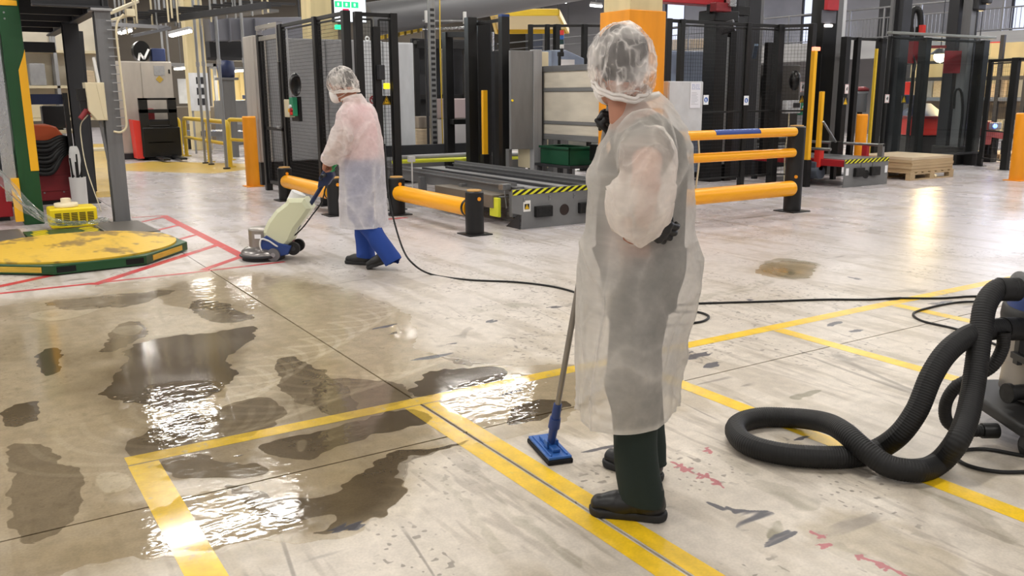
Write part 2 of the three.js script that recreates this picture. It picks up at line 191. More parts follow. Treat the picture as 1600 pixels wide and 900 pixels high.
// soaked dark patches
for (const p of [[0.853,-5.91,1.078,-6.039,1.363,-5.928,1.632,-5.993,1.595,-5.794,1.358,-5.32,1.201,-4.95,1.033,-4.65,0.853,-4.442,0.785,-4.576,0.654,-4.708,0.539,-4.913,0.607,-5.07,0.691,-5.147,0.776,-5.451], [0.857,-4.462,0.758,-4.397,0.629,-4.278,0.52,-4.09,0.493,-3.929,0.636,-3.836,0.861,-3.956,0.936,-4.197,0.944,-4.405], [0.569,-3.856,0.693,-3.559,0.787,-3.469,0.893,-3.429,1.038,-3.463,0.961,-3.616,0.876,-3.655,0.838,-3.83], [0.324,-5.826,0.427,-6.139,0.52,-5.991,0.477,-5.543,0.359,-5.434], [0.077,-4.985,0.192,-4.988,0.274,-4.981,0.213,-4.671,0.055,-4.558], [2.044,-4.297,2.291,-4.303,2.514,-4.245,2.586,-4.08,2.423,-3.914,2.248,-4.003,1.954,-3.925,1.938,-4.08], [0.81,-3.411,0.922,-3.268,1.051,-3.184,1.293,-3.243,1.555,-3.294,1.895,-3.335,1.727,-3.249,1.473,-3.126,1.295,-2.919,1.117,-2.824,0.981,-2.854,1.07,-2.957,0.936,-3.075,0.808,-3.222], [1.019,-3.764,1.235,-3.786,1.531,-3.808,1.817,-3.832,1.889,-3.624,1.534,-3.517,1.23,-3.523,1.065,-3.631], [2.147,-3.507,2.42,-3.572,2.62,-3.511,2.534,-3.362,2.307,-3.35,2.075,-3.332], [0.731,-4.383,0.873,-4.342,0.914,-4.131,0.825,-3.89,0.672,-3.947]]) patch(ga, 'g', p, .8);
for (const p of [[1.388,-4.827,1.537,-5.105,1.694,-5.098,1.749,-4.705,1.651,-4.196,1.584,-3.919,1.439,-3.908,1.351,-4.116,1.326,-4.446], [1.524,-4.506,1.812,-4.477,2.004,-4.216,1.891,-3.873,1.544,-3.84,1.337,-3.986], [1.481,-6.987,1.778,-6.633,1.678,-6.091,1.415,-6.137,1.358,-6.527], [0.977,-4.383,1.281,-4.414,1.299,-4.063,1.042,-3.839,0.869,-3.951], [0.047,-4.399,0.201,-4.388,0.331,-3.737,0.188,-3.27,-0.011,-3.243], [0.744,-6.604,1.062,-6.5,0.749,-5.593,0.66,-5.985], [2.335,-4.546,2.734,-4.613,2.721,-4.291,2.433,-4.254], [0.47,-7.609,1.001,-7.469,1.593,-7.474,1.017,-6.992,0.514,-7.135]]) patch(ga, 'g', p, .42);
// gouges where the seal is worn through
const gr0 = rng(77); function gouged(a, b, c, d, w) { for (let q = 0; q < 3; q++) { const dx = c - a, dz = d - b, o = (gr0() - .5) * w * .9, L = .45 + .5 * gr0(), s = gr0() * (1 - L), nx = -dz / Math.hypot(dx, dz), nz = dx / Math.hypot(dx, dz), up = []; for (let k = 0; k <= 7; k++) { const t = s + L * k / 7, h = w * .5 * Math.sin(Math.PI * k / 7) ** .7 * (.35 + .9 * gr0()), x = a + dx * t + nx * o, z = b + dz * t + nz * o; up.push(x + nx * h, z + nz * h); } const lower = []; for (let k = 7; k >= 0; k--) { const t = s + L * k / 7, h = w * .3 * Math.sin(Math.PI * k / 7) ** .7 * (.3 + gr0()), x = a + dx * t + nx * o, z = b + dz * t + nz * o; lower.push(x - nx * h, z - nz * h); } patch(ga, 'b', [...up, ...lower], .95); } }
for (const [a, b, c, d, w] of [[0.901,-3.729,1.126,-3.712,.05], [0.933,-3.547,1.08,-3.538,.035], [0.972,-2.883,1.103,-2.881,.05], [1.013,-2.811,1.171,-2.83,.04], [2.263,-5.351,2.509,-5.432,.05], [2.302,-5.19,2.428,-5.222,.04], [2.172,-4.56,2.503,-4.563,.05], [3.624,-5.403,3.822,-5.398,.05], [3.592,-5.204,3.781,-5.199,.04], [2.301,-3.744,2.475,-3.765,.05], [3.54,-3.719,3.814,-3.73,.06], [3.538,-3.54,3.718,-3.54,.05], [4.874,-3.718,5.111,-3.746,.06], [4.878,-3.559,5.035,-3.572,.05], [1.005,-4.656,1.093,-4.686,.03], [2.201,-2.922,2.42,-2.892,.03], [3.598,-3.792,3.762,-3.831,.03], [5.036,-4.563,5.109,-4.566,.05], [5.971,-3.74,6.362,-3.678,.06], [5.901,-3.985,6.126,-3.992,.05], [3.02,-5.092,3.122,-5.131,.05], [6.433,-4.731,6.409,-4.554,.05], [3.096,-2.495,3.219,-2.488,.03], [2.532,-4.747,2.628,-4.754,.03], [5.139,-3.023,5.317,-3.046,.04]]) gouged(a, b, c, d, w);
patch(ga, 'b', [2.356,-2.215,2.37,-2.155,2.49,-2.089,2.463,-2.044,2.364,-2.054,2.272,-2.015,2.245,-2.067,2.32,-2.113], .95); patch(ga, 'b', [2.24,-1.926,2.328,-1.946,2.452,-1.933,2.414,-1.901,2.304,-1.895,2.229,-1.901], .95); patch(ga, 'b', [2.33,-2.284,2.34,-2.225,2.35,-2.168,2.314,-2.166,2.312,-2.231], .6);
patch(gb, 'g', [2.288,-2.039,2.371,-2.044,2.444,-2.021,2.401,-1.989,2.313,-1.989,2.26,-2.001], .9); patch(gb, 'g', [6.278,-5.621,6.68,-5.587,6.75,-5.302,6.282,-4.966,5.878,-4.848,6.038,-5.268], .75); patch(gb, 'g', [3.564,-2.891,3.777,-2.922,3.757,-2.836,3.615,-2.811,3.528,-2.845], .8);
for (const [a, w, k] of [[[4.618,-4.715,5.002,-4.796,5.421,-4.852,5.937,-4.966],.05,.35], [[4.763,-4.797,5.161,-4.882,5.617,-4.961,6.022,-5.074],.04,.3], [[3.064,-5.438,3.341,-5.443,3.584,-5.379],.14,.35], [[2.584,-2.255,2.611,-2.148,2.609,-2.037],.12,.3], [[2.473,-1.786,2.472,-1.681,2.472,-1.582],.1,.35], [[2.054,-1.854,2.077,-1.791,2.041,-1.679],.14,.3], [[4.663,-3.01,4.616,-2.815,4.468,-2.569],.1,.15], [[1.217,-2.601,1.214,-2.448,1.202,-2.289],.1,.3], [[2.655,-2.695,2.65,-2.571,2.643,-2.415],.1,.3], [[3.109,-1.927,3.079,-1.744,3.023,-1.539],.1,.25], [[1.523,-3.108,1.514,-2.763,1.463,-2.441],.05,.3], [[1.651,-2.61,1.596,-2.355,1.571,-2.167],.06,.3], [[1.692,-2.998,1.631,-2.623,1.615,-2.343],.04,.25]]) stroke(gb, 'g', a, w, k);
// red paint scrawls
{ const r = rng(5); for (const a of [[2.473,-2.629,2.477,-2.547,2.466,-2.478,2.486,-2.442,2.494,-2.385,2.472,-2.314], [2.475,-1.884,2.49,-1.84], [2.43,-1.814,2.437,-1.793], [2.471,-1.692,2.489,-1.63,2.497,-1.576,2.491,-1.467], [2.512,-2.877,2.512,-2.823], [2.703,-2.664,2.691,-2.62]]) { stroke(gb, 'r', a, .012, .8); for (let k = 0; k < a.length / 2 - 1; k++) for (let q = 0; q < 5; q++) { const t = r(), x = lerp(a[k * 2], a[k * 2 + 2], t), z = lerp(a[k * 2 + 1], a[k * 2 + 3], t); stroke(gb, 'r', [x, z, x + (r() - .5) * .06, z + (r() - .5) * .05], .006 + r() * .014, .7); } } }
// pale crescents left by the turning brush
for (let k = 0; k < 16; k++) { const a = [], cx = lerp(2.351,-7.213, 0) * 0 + 3.3 - k * .155, cz = -6.9 + k * .14; for (let q = 0; q <= 16; q++) { const th = lerp(-.5, 2.1, q / 16); a.push(cx + .42 * Math.cos(th), cz + .42 * Math.sin(th)); } stroke(gb, 'b', a, .03 + .02 * n2(k * 3.3, 1), .35); }
for (let k = 0; k < 14; k++) { const a = [], cx = 2.1 - k * .12, cz = -4.9 + k * .045; for (let q = 0; q <= 16; q++) { const th = lerp(.2, 3.3, q / 16); a.push(cx + .5 * Math.cos(th), cz + .5 * Math.sin(th)); } stroke(gb, 'b', a, .035, .22); }
for (const p of [[0.344,-7.202,0.607,-7.216,0.902,-7.117,0.604,-6.804,0.409,-6.89], [0.799,-6.422,1.026,-6.417,0.925,-6.083,0.791,-6.229], [0.376,-3.856,0.487,-3.799,0.496,-3.63,0.383,-3.599,0.353,-3.723], [1.202,-3.734,1.264,-3.739,1.2,-3.602,1.169,-3.614], [0.759,-3.222,0.879,-3.209,0.895,-3.102,0.783,-3.053,0.74,-3.11]]) patch(gb, 'b', p, .55);
const dA = ga.getImageData(0, 0, MK.n, MK.n).data, dB = gb.getImageData(0, 0, MK.n, MK.n).data;
const BL = MK.n / 4, soakMap = new Float32Array(BL * BL), dampMap = new Float32Array(BL * BL);                // the soaked patches once more, spread out as damp concrete does
{ for (let j = 0; j < BL; j++) for (let i = 0; i < BL; i++) { soakMap[j * BL + i] = dA[((j * 4) * MK.n + i * 4) * 4 + 1] / 255; dampMap[j * BL + i] = dA[((j * 4) * MK.n + i * 4) * 4] / 190; } const tmp = new Float32Array(BL * BL); for (let pass = 0; pass < 3; pass++) { for (const [src, dst, sx, sy, R] of [[soakMap, tmp, 1, 0, 5], [tmp, soakMap, 0, 1, 5], [dampMap, tmp, 1, 0, 7], [tmp, dampMap, 0, 1, 7]]) for (let j = 0; j < BL; j++) for (let i = 0; i < BL; i++) { let s = 0; for (let k = -R; k <= R; k++) s += src[clamp(j + sy * k, 0, BL - 1) * BL + clamp(i + sx * k, 0, BL - 1)]; dst[j * BL + i] = s / (2 * R + 1); } } }
const lookW = (u, v) => lookB(u, v, dampMap), lookB = (u, v, soakMap0 = soakMap) => { u /= 4; v /= 4; if (u < 0 || v < 0 || u >= BL - 1 || v >= BL - 1) return 0; const i = u | 0, j = v | 0, fu = u - i, fv = v - j, k = j * BL + i; return (soakMap0[k] * (1 - fu) + soakMap0[k + 1] * fu) * (1 - fv) + (soakMap0[k + BL] * (1 - fu) + soakMap0[k + BL + 1] * fu) * fv; };
const look = (d, u, v, c) => { if (u < 0 || v < 0 || u >= MK.n - 1 || v >= MK.n - 1) return 0; const i = u | 0, j = v | 0, fu = u - i, fv = v - j, k = (j * MK.n + i) * 4 + c, s = MK.n * 4; return ((d[k] * (1 - fu) + d[k + 4] * fu) * (1 - fv) + (d[k + s] * (1 - fu) + d[k + s + 4] * fu) * fv) / 255; };
const C = (h) => { const c = new THREE.Color(h); c.convertLinearToSRGB(); return [c.r * 255, c.g * 255, c.b * 255]; };
const DRY = C(0xc4bbae), DRY2 = C(0xa0968284 >>> 8), WET = C(0x85745a), DARK = C(0x4a3f2e), GOUGE = C(0x3e3e46), OLIVE = C(0x6f6a55), REDP = C(0xa8525a), PALE = C(0xaa9c82), FAR_LIT = C(0xcac5c8);
function floorAt(x, z, paint, out) {                                   // out: r g b (sRGB) roughness height
  const b1 = fbm2(x * .5 + 3, z * .5, 3), b2 = fbm2(x * 2.3, z * 2.3 + 9, 4), b3 = n2(x * 23, z * 23), streak = fbm2(x * 9 + 40, z * 1.6, 3), fine = n2(x * 160, z * 160), xs = fbm2(x * 2.2 + 7, z * 13, 3);
  const wx = (b2 - .5) * .26 + (b3 - .5) * .035, wz = (fbm2(x * 2.6 + 31, z * 2.6, 3) - .5) * .26 + (n2(x * 21 + 9, z * 21) - .5) * .035, u = mx(x + wx), v = mz(z + wz), u2 = mx(x + wx * .15), v2 = mz(z + wz * .15);
  const wraw = look(dA, u, v, 0), wet0 = sstep(.3, .46, wraw), damp = lookW(u, v); const away = sstep(-5.2, -7.2, z); let wet = lerp(clamp(Math.max(wet0 * lerp(.55, 1, sstep(.25, .7, damp)), sstep(.15, .8, damp) * .7)), clamp(sstep(.12, 1.05, damp + (b2 - .5) * .9) * .95), away), dark = look(dA, u, v, 1); const gouge = sstep(.33, .52, look(dA, mx(x + (b2 - .5) * .05), mz(z + (xs - .5) * .07), 2) * clamp(2.9 * xs - .55, 0, 1.2)), red = sstep(.3, .5, look(dB, u2, v2, 0) * (.5 + b3)), olive = look(dB, u, v, 1) * clamp(streak * 2.4 - .55, 0, 1), pale = look(dB, u2, v2, 2);
  const soft = lookB(u + 4, v - 3), soak = clamp(Math.max(sstep(.3, .48, dark) * lerp(.72, 1, sstep(.3, .62, b1)), sstep(.12, .75, soft) * .85) + (b2 - .5) * .3 * wet0);
  const far = sstep(4.5, 11, x * .5 - z * .84);  // sealed far floor; cool window light is put into its paler lilac
  let r = lerp(DRY[0], FAR_LIT[0], far), g = lerp(DRY[1], FAR_LIT[1], far), b = lerp(DRY[2], FAR_LIT[2], far), ro = .42 - far * .14 + (b2 - .5) * .1;
  const dirt = sstep(.52, .72, streak) * .24 + sstep(.55, .8, b1) * .14 + sstep(.56, .7, b2) * .14; r = lerp(r, 128, dirt); g = lerp(g, 116, dirt); b = lerp(b, 96, dirt);
  const near = 1 - sstep(3.6, 8, x * .5 - z * .84), stain = sstep(.54, .66, fbm2(x * 4.2 + 90, z * 2.2 + 13, 4)) * sstep(.4, .58, fbm2(x * 1.1 + 20, z * 1.1, 2)) * near; r = lerp(r, 150, stain * .45); g = lerp(g, 136, stain * .45); b = lerp(b, 110, stain * .45);
  const wisp = sstep(.56, .7, fbm2(x * 26, z * 3.2 + 7, 3)) * sstep(.42, .6, fbm2(x * 1.7 + 60, z * .9, 2)) * near; r = lerp(r, 120, wisp * .3); g = lerp(g, 110, wisp * .3); b = lerp(b, 98, wisp * .3);
  const bright = sstep(.55, .7, fbm2(x * 3.1 + 44, z * 3.1 + 3, 3)) * near * .5; r = lerp(r, 232, bright * .5); g = lerp(g, 224, bright * .5); b = lerp(b, 212, bright * .5);
  const scratch = sstep(.9, .97, 1 - Math.abs(2 * n2(x * 7 + z * 1.2, z * .9 + 5) - 1)) * sstep(.62, .75, n2(x * 5, z * 2 + 30)) * near, speck = sstep(.8, .86, n2(x * 52, z * 44)) * sstep(.5, .65, fbm2(x * 2.4 + 11, z * 2.4, 2)); r = lerp(r, 95, Math.max(scratch * .5, speck * .55)); g = lerp(g, 88, Math.max(scratch * .5, speck * .55)); b = lerp(b, 80, Math.max(scratch * .5, speck * .55));
  const spot = sstep(.7, .8, xs) * sstep(.5, .7, b2); r = lerp(r, 105, spot * .5); g = lerp(g, 98, spot * .5); b = lerp(b, 92, spot * .5);
  if (paint) { const wear = sstep(.62, .74, fbm2(x * 31, z * 31, 3) * .6 + b2 * .4) * .55; r = lerp(paint[0], r, wear); g = lerp(paint[1], g, wear); b = lerp(paint[2], b, wear); ro = .36; const dirty = dirt * .5; r *= 1 - dirty * .35; g *= 1 - dirty * .38; b *= 1 - dirty * .4; }
  if (wet > 0) { const k = paint ? .32 : 1, m = .5 + .5 * b1; r = lerp(r, lerp(WET[0], PALE[0], clamp(m * .5 + pale)), wet * .82 * k); g = lerp(g, lerp(WET[1], PALE[1], clamp(m * .5 + pale)), wet * .82 * k); b = lerp(b, lerp(WET[2], PALE[2], clamp(m * .4 + pale)), wet * .82 * k);
    const s = soak * wet * (paint ? .35 : .95) * (1 - pale * .5); r = lerp(r, DARK[0], s); g = lerp(g, DARK[1], s); b = lerp(b, DARK[2], s); ro = lerp(ro, lerp(.23, .085, clamp(soak + sstep(.5, .62, b2) * .8)), wet); }
  else if (pale > .05 && !paint) { r = lerp(r, 205, pale * .3); g = lerp(g, 196, pale * .3); b = lerp(b, 178, pale * .3); }
  const og = olive * (paint ? .4 : 1) * .85; r = lerp(r, OLIVE[0], og); g = lerp(g, OLIVE[1], og); b = lerp(b, OLIVE[2], og);
  const gg = gouge * .85; r = lerp(r, GOUGE[0], gg); g = lerp(g, GOUGE[1], gg); b = lerp(b, GOUGE[2], gg); r = lerp(r, REDP[0], red * .8); g = lerp(g, REDP[1], red * .8); b = lerp(b, REDP[2], red * .8);
  const gr = 1 + (fine - .5) * .07 + (b3 - .5) * .08; out[0] = clamp(r * gr, 0, 255); out[1] = clamp(g * gr, 0, 255); out[2] = clamp(b * gr, 0, 255); out[3] = clamp(ro, .04, 1);
  const pool = sstep(.84, .95, wraw + (b2 - .5) * .25), film = wet * clamp(sstep(.35, .55, n2(x * 1.7 + 50, z * 1.7)) + pool * 1.1, 0, 1.8); if (pool > 0) out[3] = lerp(out[3], .05, pool * .8); out[4] = .5 + (fine - .5) * .12 * (1 - wet) + wet * ((b2 - .5) * .5 + (fbm2(x * 15 + wx * 30, z * 21, 3) - .5) * .34 * film + (n2(x * 70 + b3 * 2, z * 52) - .5) * .07 * film) - gouge * .15 - scratch * .1;
}
function floorMaps(x0, z0, s, n, k = 2) {                              // colour at n, roughness (g) and height (r) at n/k
  const d = new Uint8Array(n * n * 4), o = [0, 0, 0, 0, 0], m = n / k, e = new Uint8Array(m * m * 4);
  for (let j = 0; j < n; j++) for (let i = 0; i < n; i++) { floorAt(x0 + (i + .5) / n * s, z0 + s - (j + .5) / n * s, null, o); const q = (j * n + i) * 4; d[q] = o[0]; d[q + 1] = o[1]; d[q + 2] = o[2]; d[q + 3] = 255; if (i % k === 0 && j % k === 0) { const w = ((j / k) * m + i / k) * 4; e[w] = clamp(o[4]) * 255; e[w + 1] = o[3] * 255; e[w + 3] = 255; } }
  return [tex(d, n, n, true), tex(e, m, m, false)];
}
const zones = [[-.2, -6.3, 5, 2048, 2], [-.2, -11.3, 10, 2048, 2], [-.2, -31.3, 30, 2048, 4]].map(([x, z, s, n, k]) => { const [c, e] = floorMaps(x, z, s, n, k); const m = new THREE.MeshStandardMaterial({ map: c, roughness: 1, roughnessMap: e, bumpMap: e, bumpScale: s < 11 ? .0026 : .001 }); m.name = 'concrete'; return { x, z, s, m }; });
const farLitConcrete = mat('far_lit_concrete', 0xcac5c8, .26, 0, { map: G_SOFT });  // same paler lilac, with the cool window light in the colour
const floor = tag(new THREE.Group(), 'worn concrete hall floor with wet patches and painted bays', null, null, 'structure'); floor.name = 'floor'; scene.add(floor);
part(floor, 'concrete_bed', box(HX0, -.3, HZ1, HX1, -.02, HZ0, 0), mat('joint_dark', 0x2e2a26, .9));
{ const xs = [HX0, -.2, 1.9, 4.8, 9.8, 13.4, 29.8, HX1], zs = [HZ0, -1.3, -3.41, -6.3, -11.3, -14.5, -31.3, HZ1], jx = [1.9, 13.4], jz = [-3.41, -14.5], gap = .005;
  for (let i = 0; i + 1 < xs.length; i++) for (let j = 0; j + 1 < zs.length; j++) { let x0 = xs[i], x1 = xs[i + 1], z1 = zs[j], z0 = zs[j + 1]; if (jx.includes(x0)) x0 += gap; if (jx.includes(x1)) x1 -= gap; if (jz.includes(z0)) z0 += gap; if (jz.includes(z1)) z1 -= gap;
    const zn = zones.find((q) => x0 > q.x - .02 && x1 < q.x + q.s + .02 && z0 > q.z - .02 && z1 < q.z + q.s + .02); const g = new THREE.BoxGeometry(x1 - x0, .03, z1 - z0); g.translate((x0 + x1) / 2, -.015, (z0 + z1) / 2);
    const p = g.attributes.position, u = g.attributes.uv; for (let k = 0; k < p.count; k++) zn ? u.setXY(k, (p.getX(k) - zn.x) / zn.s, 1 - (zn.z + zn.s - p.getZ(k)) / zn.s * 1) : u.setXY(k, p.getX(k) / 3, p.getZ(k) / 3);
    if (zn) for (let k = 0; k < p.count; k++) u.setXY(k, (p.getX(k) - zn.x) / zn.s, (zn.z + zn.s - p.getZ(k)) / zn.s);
    part(floor, 'slab', g, zn ? zn.m : farLitConcrete); } }
// painted lines, each a strip of its own with its stretch of wear in a shared sheet
{ const N = 1024, ROW = 20, YEL = C(0xe9c024), RED = C(0xc4363c), AMB = C(0xc9a94e), strips = [];
  const line = (name, x0, z0, x1, z1, w, c) => strips.push([name, x0, z0, x1, z1, w, c]);
  line('yellow_line', .5, -3.92, 4.4, -3.92, .1, YEL); line('yellow_line', 4.4, -3.92, 9.2, -3.92, .1, YEL); line('yellow_line', 9.2, -3.92, 16, -3.92, .1, YEL);
  line('yellow_line', .56, -3.86, .56, -1.2, .125, YEL); line('yellow_line', 1.845, -3.86, 1.845, -1.2, .085, YEL); line('yellow_line', 1.953, -3.86, 1.953, -1.2, .085, YEL);
  line('yellow_line', 3.235, -3.86, 3.235, -1.0, .1, YEL); line('yellow_line', 4.56, -3.86, 4.56, -1.0, .1, YEL); line('yellow_line', 5.84, -3.86, 5.84, -1.0, .1, YEL);
  for (const [a, b, c, d, w] of [[2.331,-12.29,2.351,-8.471,.1], [1.949,-12.328,2.352,-12.275,.05], [1.848,-11.692,2.318,-12.147,.07], [1.852,-10.815,2.295,-11.253,.07], [1.909,-9.957,2.294,-10.34,.07], [0.916,-8.019,2.339,-9.514,.09], [1.846,-8.159,2.333,-8.65,.08], [0.061,-8.265,0.669,-8.67,.09], [0.055,-8.073,0.914,-8.082,.06], [0.914,-8.082,1.735,-8.092,.05], [1.735,-8.092,2.602,-8.14,.05], [4.602,-10.281,4.923,-10.276,.08]]) line('red_line', a, b, c, d, w, RED);
  line('yellow_walkway', ...[3.255,-22.148], ...[5.516,-19.189], 2.4, AMB); line('yellow_walkway', ...[4.248,-32.463], ...[1.912,-13.136].map((v, i) => v + (i ? -2 : 0)), .8, AMB);
  const d = new Uint8Array(N * N * 4), e = new Uint8Array(N * N * 4), o = [0, 0, 0, 0, 0], m = new THREE.MeshStandardMaterial({ roughness: 1 }); m.name = 'line_paint';
  strips.forEach(([name, x0, z0, x1, z1, w, c], s) => { const L = Math.hypot(x1 - x0, z1 - z0), ux = (x1 - x0) / L, uz = (z1 - z0) / L, vx = -uz, vz = ux, r0 = s * ROW + 2, R = ROW - 4;
    for (let j = -2; j < R + 2; j++) for (let i = 0; i < N; i++) { const t = (i + .5) / N * L, q = ((j + .5) / R - .5) * w; floorAt(x0 + ux * t + vx * q, z0 + uz * t + vz * q, c, o); const k = ((r0 + j) * N + i) * 4; d[k] = o[0]; d[k + 1] = o[1]; d[k + 2] = o[2]; d[k + 3] = 255; e[k + 1] = o[3] * 255; e[k + 3] = 255; }
    const pos = [], uv = [], h = .0009 + s * .00002, seg = 1, idx = []; for (const [t, q] of [[0, -.5], [L, -.5], [L, .5], [0, .5]]) { pos.push(x0 + ux * t + vx * q * w, h, z0 + uz * t + vz * q * w); uv.push(t / L, (r0 + .3 + (q + .5) * (R - .6)) / N); } idx.push(0, 2, 1, 0, 3, 2);
    const g = new THREE.BufferGeometry(); g.setAttribute('position', new THREE.Float32BufferAttribute(pos, 3)); g.setAttribute('uv', new THREE.Float32BufferAttribute(uv, 2)); g.setIndex(idx); g.computeVertexNormals(); part(floor, name, g, m); void seg; });
  m.map = tex(d, N, N, true); m.roughnessMap = tex(e, N, N, false); }

// ================================================================ people
const SKIN = mat('skin', 0xa8735a, .55), HAIR = mat('grey_hair', 0x25211f, .8, 0, { map: G_BRUSH }), SHOE = mat('black_leather', 0x0e0e0f, .5, 0, { roughnessMap: G_MID }), SOLE = mat('black_sole', 0x1c1c1d, .7), GLOVE = mat('black_glove', 0x0d0d0f, .5);
const GOWN_ALPHA = grain(77, .16, 6, 6);
const GOWN = mat('sheer_white_fleece', 0xf0ebe4, 1, 0, { phys: true, transmission: .6, ior: 1.15, specularIntensity: .2, transparent: true, opacity: 1, vertexColors: true, alphaMap: GOWN_ALPHA, bumpMap: G_CLOTH, bumpScale: .0006 });
const GOWN2 = mat('white_fleece_denser', 0xf4f0ee, 1, 0, { phys: true, transmission: .5, ior: 1.15, specularIntensity: .2, transparent: true, opacity: 1, vertexColors: true, alphaMap: GOWN_ALPHA, bumpMap: G_CLOTH, bumpScale: .0006 });
const NET = mat('sheer_net', 0xf0eae4, .9, 0, { transparent: true, opacity: 1, vertexColors: true, alphaMap: GOWN_ALPHA }), COLLAR = mat('gown_collar', 0xf0ebe4, .85, 0, { transparent: true, opacity: .8 }), NETBAND = mat('gathered_net_edge', 0xf0eae4, .9, 0, { transparent: true, opacity: .72 });
const MASK = mat('white_mask', 0xece9e6, .8);
const ridge = (x, y, z) => 1 - Math.abs(2 * n3(x, y, z) - 1);
function sections(rows) {                                              // stacked ellipses: [height, cx, cz, rx, rz]
  return (x, y, z) => { let i = 0; while (i < rows.length - 2 && y > rows[i + 1][0]) i++; const a = rows[i], b = rows[i + 1], t0 = (y - a[0]) / (b[0] - a[0]), t = clamp(t0), s = t * t * (3 - 2 * t) * .5 + t * .5; const cx = lerp(a[1], b[1], s), cz = lerp(a[2], b[2], s), rx = lerp(a[3], b[3], s), rz = lerp(a[4], b[4], s); const u = (x - cx) / rx, w = (z - cz) / rz, k = Math.hypot(u, w), d = (k - 1) * Math.min(rx, rz) * (k > .01 ? Math.hypot(u, w) / Math.hypot(u * Math.min(rx, rz) / rx, w * Math.min(rx, rz) / rz) : 1); const top = y - rows[rows.length - 1][0], bot = rows[0][0] - y; return Math.max(d, top, bot); };
}
const headField = (() => {                                             // ear-to-ear axis at the origin, x to the left, z to the face
  const skull = blend(.03, ell(0, .04, -.014, .077, .1, .1), ell(0, -.035, .032, .062, .085, .062), ell(0, -.088, .062, .03, .024, .026), cap(0, -.03, -.03, .058, 0, -.17, -.055, .056));
  const face = blend(.014, skull, cap(0, .022, .092, .008, 0, -.022, .112, .014), cap(-.035, .04, .082, .011, .035, .04, .082, .011), cap(-.018, -.062, .088, .008, .018, -.062, .088, .008), cap(-.016, -.073, .086, .008, .016, -.073, .086, .008), ell(.078, -.008, -.004, .012, .032, .02), ell(-.078, -.008, -.004, .012, .032, .02));
  const eyes = (s) => ell(s * .031, .016, .092, .016, .009, .01); const l = eyes(1), r = eyes(-1), le = ell(.09, -.004, .004, .008, .016, .008), re = ell(-.09, -.004, .004, .008, .016, .008);
  return (x, y, z) => Math.max(face(x, y, z), -l(x, y, z), -r(x, y, z), -le(x, y, z), -re(x, y, z));
})();
const HM = (yaw, pitch, roll, p) => new THREE.Matrix4().makeRotationFromEuler(new THREE.Euler(pitch, yaw, roll, 'YXZ')).setPosition(p);
function hand(W, dir, palm, o = {}) {                                  // wrist, direction of the knuckles, way the palm faces; curl in radians per joint
  const d = dir.clone().normalize(), n = palm.clone().sub(d.clone().multiplyScalar(palm.dot(d))).normalize(), s = d.clone().cross(n).multiplyScalar(o.side || 1), curl = o.curl || [.5, .6, .4], k = o.size || 1, f = [];
  const at = (a, b, c) => W.clone().add(d.clone().multiplyScalar(a * k)).add(s.clone().multiplyScalar(b * k)).add(n.clone().multiplyScalar(c * k)), C2 = (a, ra, b, rb) => cap(a.x, a.y, a.z, ra * k, b.x, b.y, b.z, rb * k);
  const palmF = []; const off = [.033, .011, -.011, -.031], len = [[.042, .025, .02], [.047, .029, .021], [.044, .027, .02], [.034, .02, .018]];
  off.forEach((q) => palmF.push(C2(at(0, q * .55, 0), .019, at(.088 - Math.abs(q) * .25, q, 0), .0125)));
  f.push(blend(.016, ...palmF));
  off.forEach((q, i) => { let p = at(.088 - Math.abs(q) * .25, q, 0), a = 0, c = []; len[i].forEach((L, j) => { a += curl[j] * (1 + (i - 1.5) * .06); const v = d.clone().multiplyScalar(Math.cos(a)).add(n.clone().multiplyScalar(Math.sin(a))).add(s.clone().multiplyScalar(q * .6)).normalize(), e = p.clone().add(v.multiplyScalar(L * k)); c.push(C2(p, .0105 - j * .001, e, .0095 - j * .001)); p = e; }); f.push(blend(.005, ...c)); });
  const tc = o.thumb ?? .6, t0 = at(.02, .026, .006), t1 = at(.052, .05, .012 + .02 * tc), t2 = at(.082, .05 - .012 * tc, .022 + .03 * tc), t3 = at(.1, .04 - .02 * tc, .03 + .04 * tc); f.push(blend(.006, C2(t0, .016, t1, .0125), C2(t1, .012, t2, .0105), C2(t2, .0105, t3, .009)));
  return (x, y, z) => { let r = f[0](x, y, z); for (let i = 1; i < f.length; i++) r = smin(r, f[i](x, y, z), .006); return r; };
}
const handMesh = (W, dir, palm, o) => mesher(hand(W, dir, palm, o), [W.x - .2, W.y - .2, W.z - .2], [W.x + .2, W.y + .2, W.z + .2], .0035);
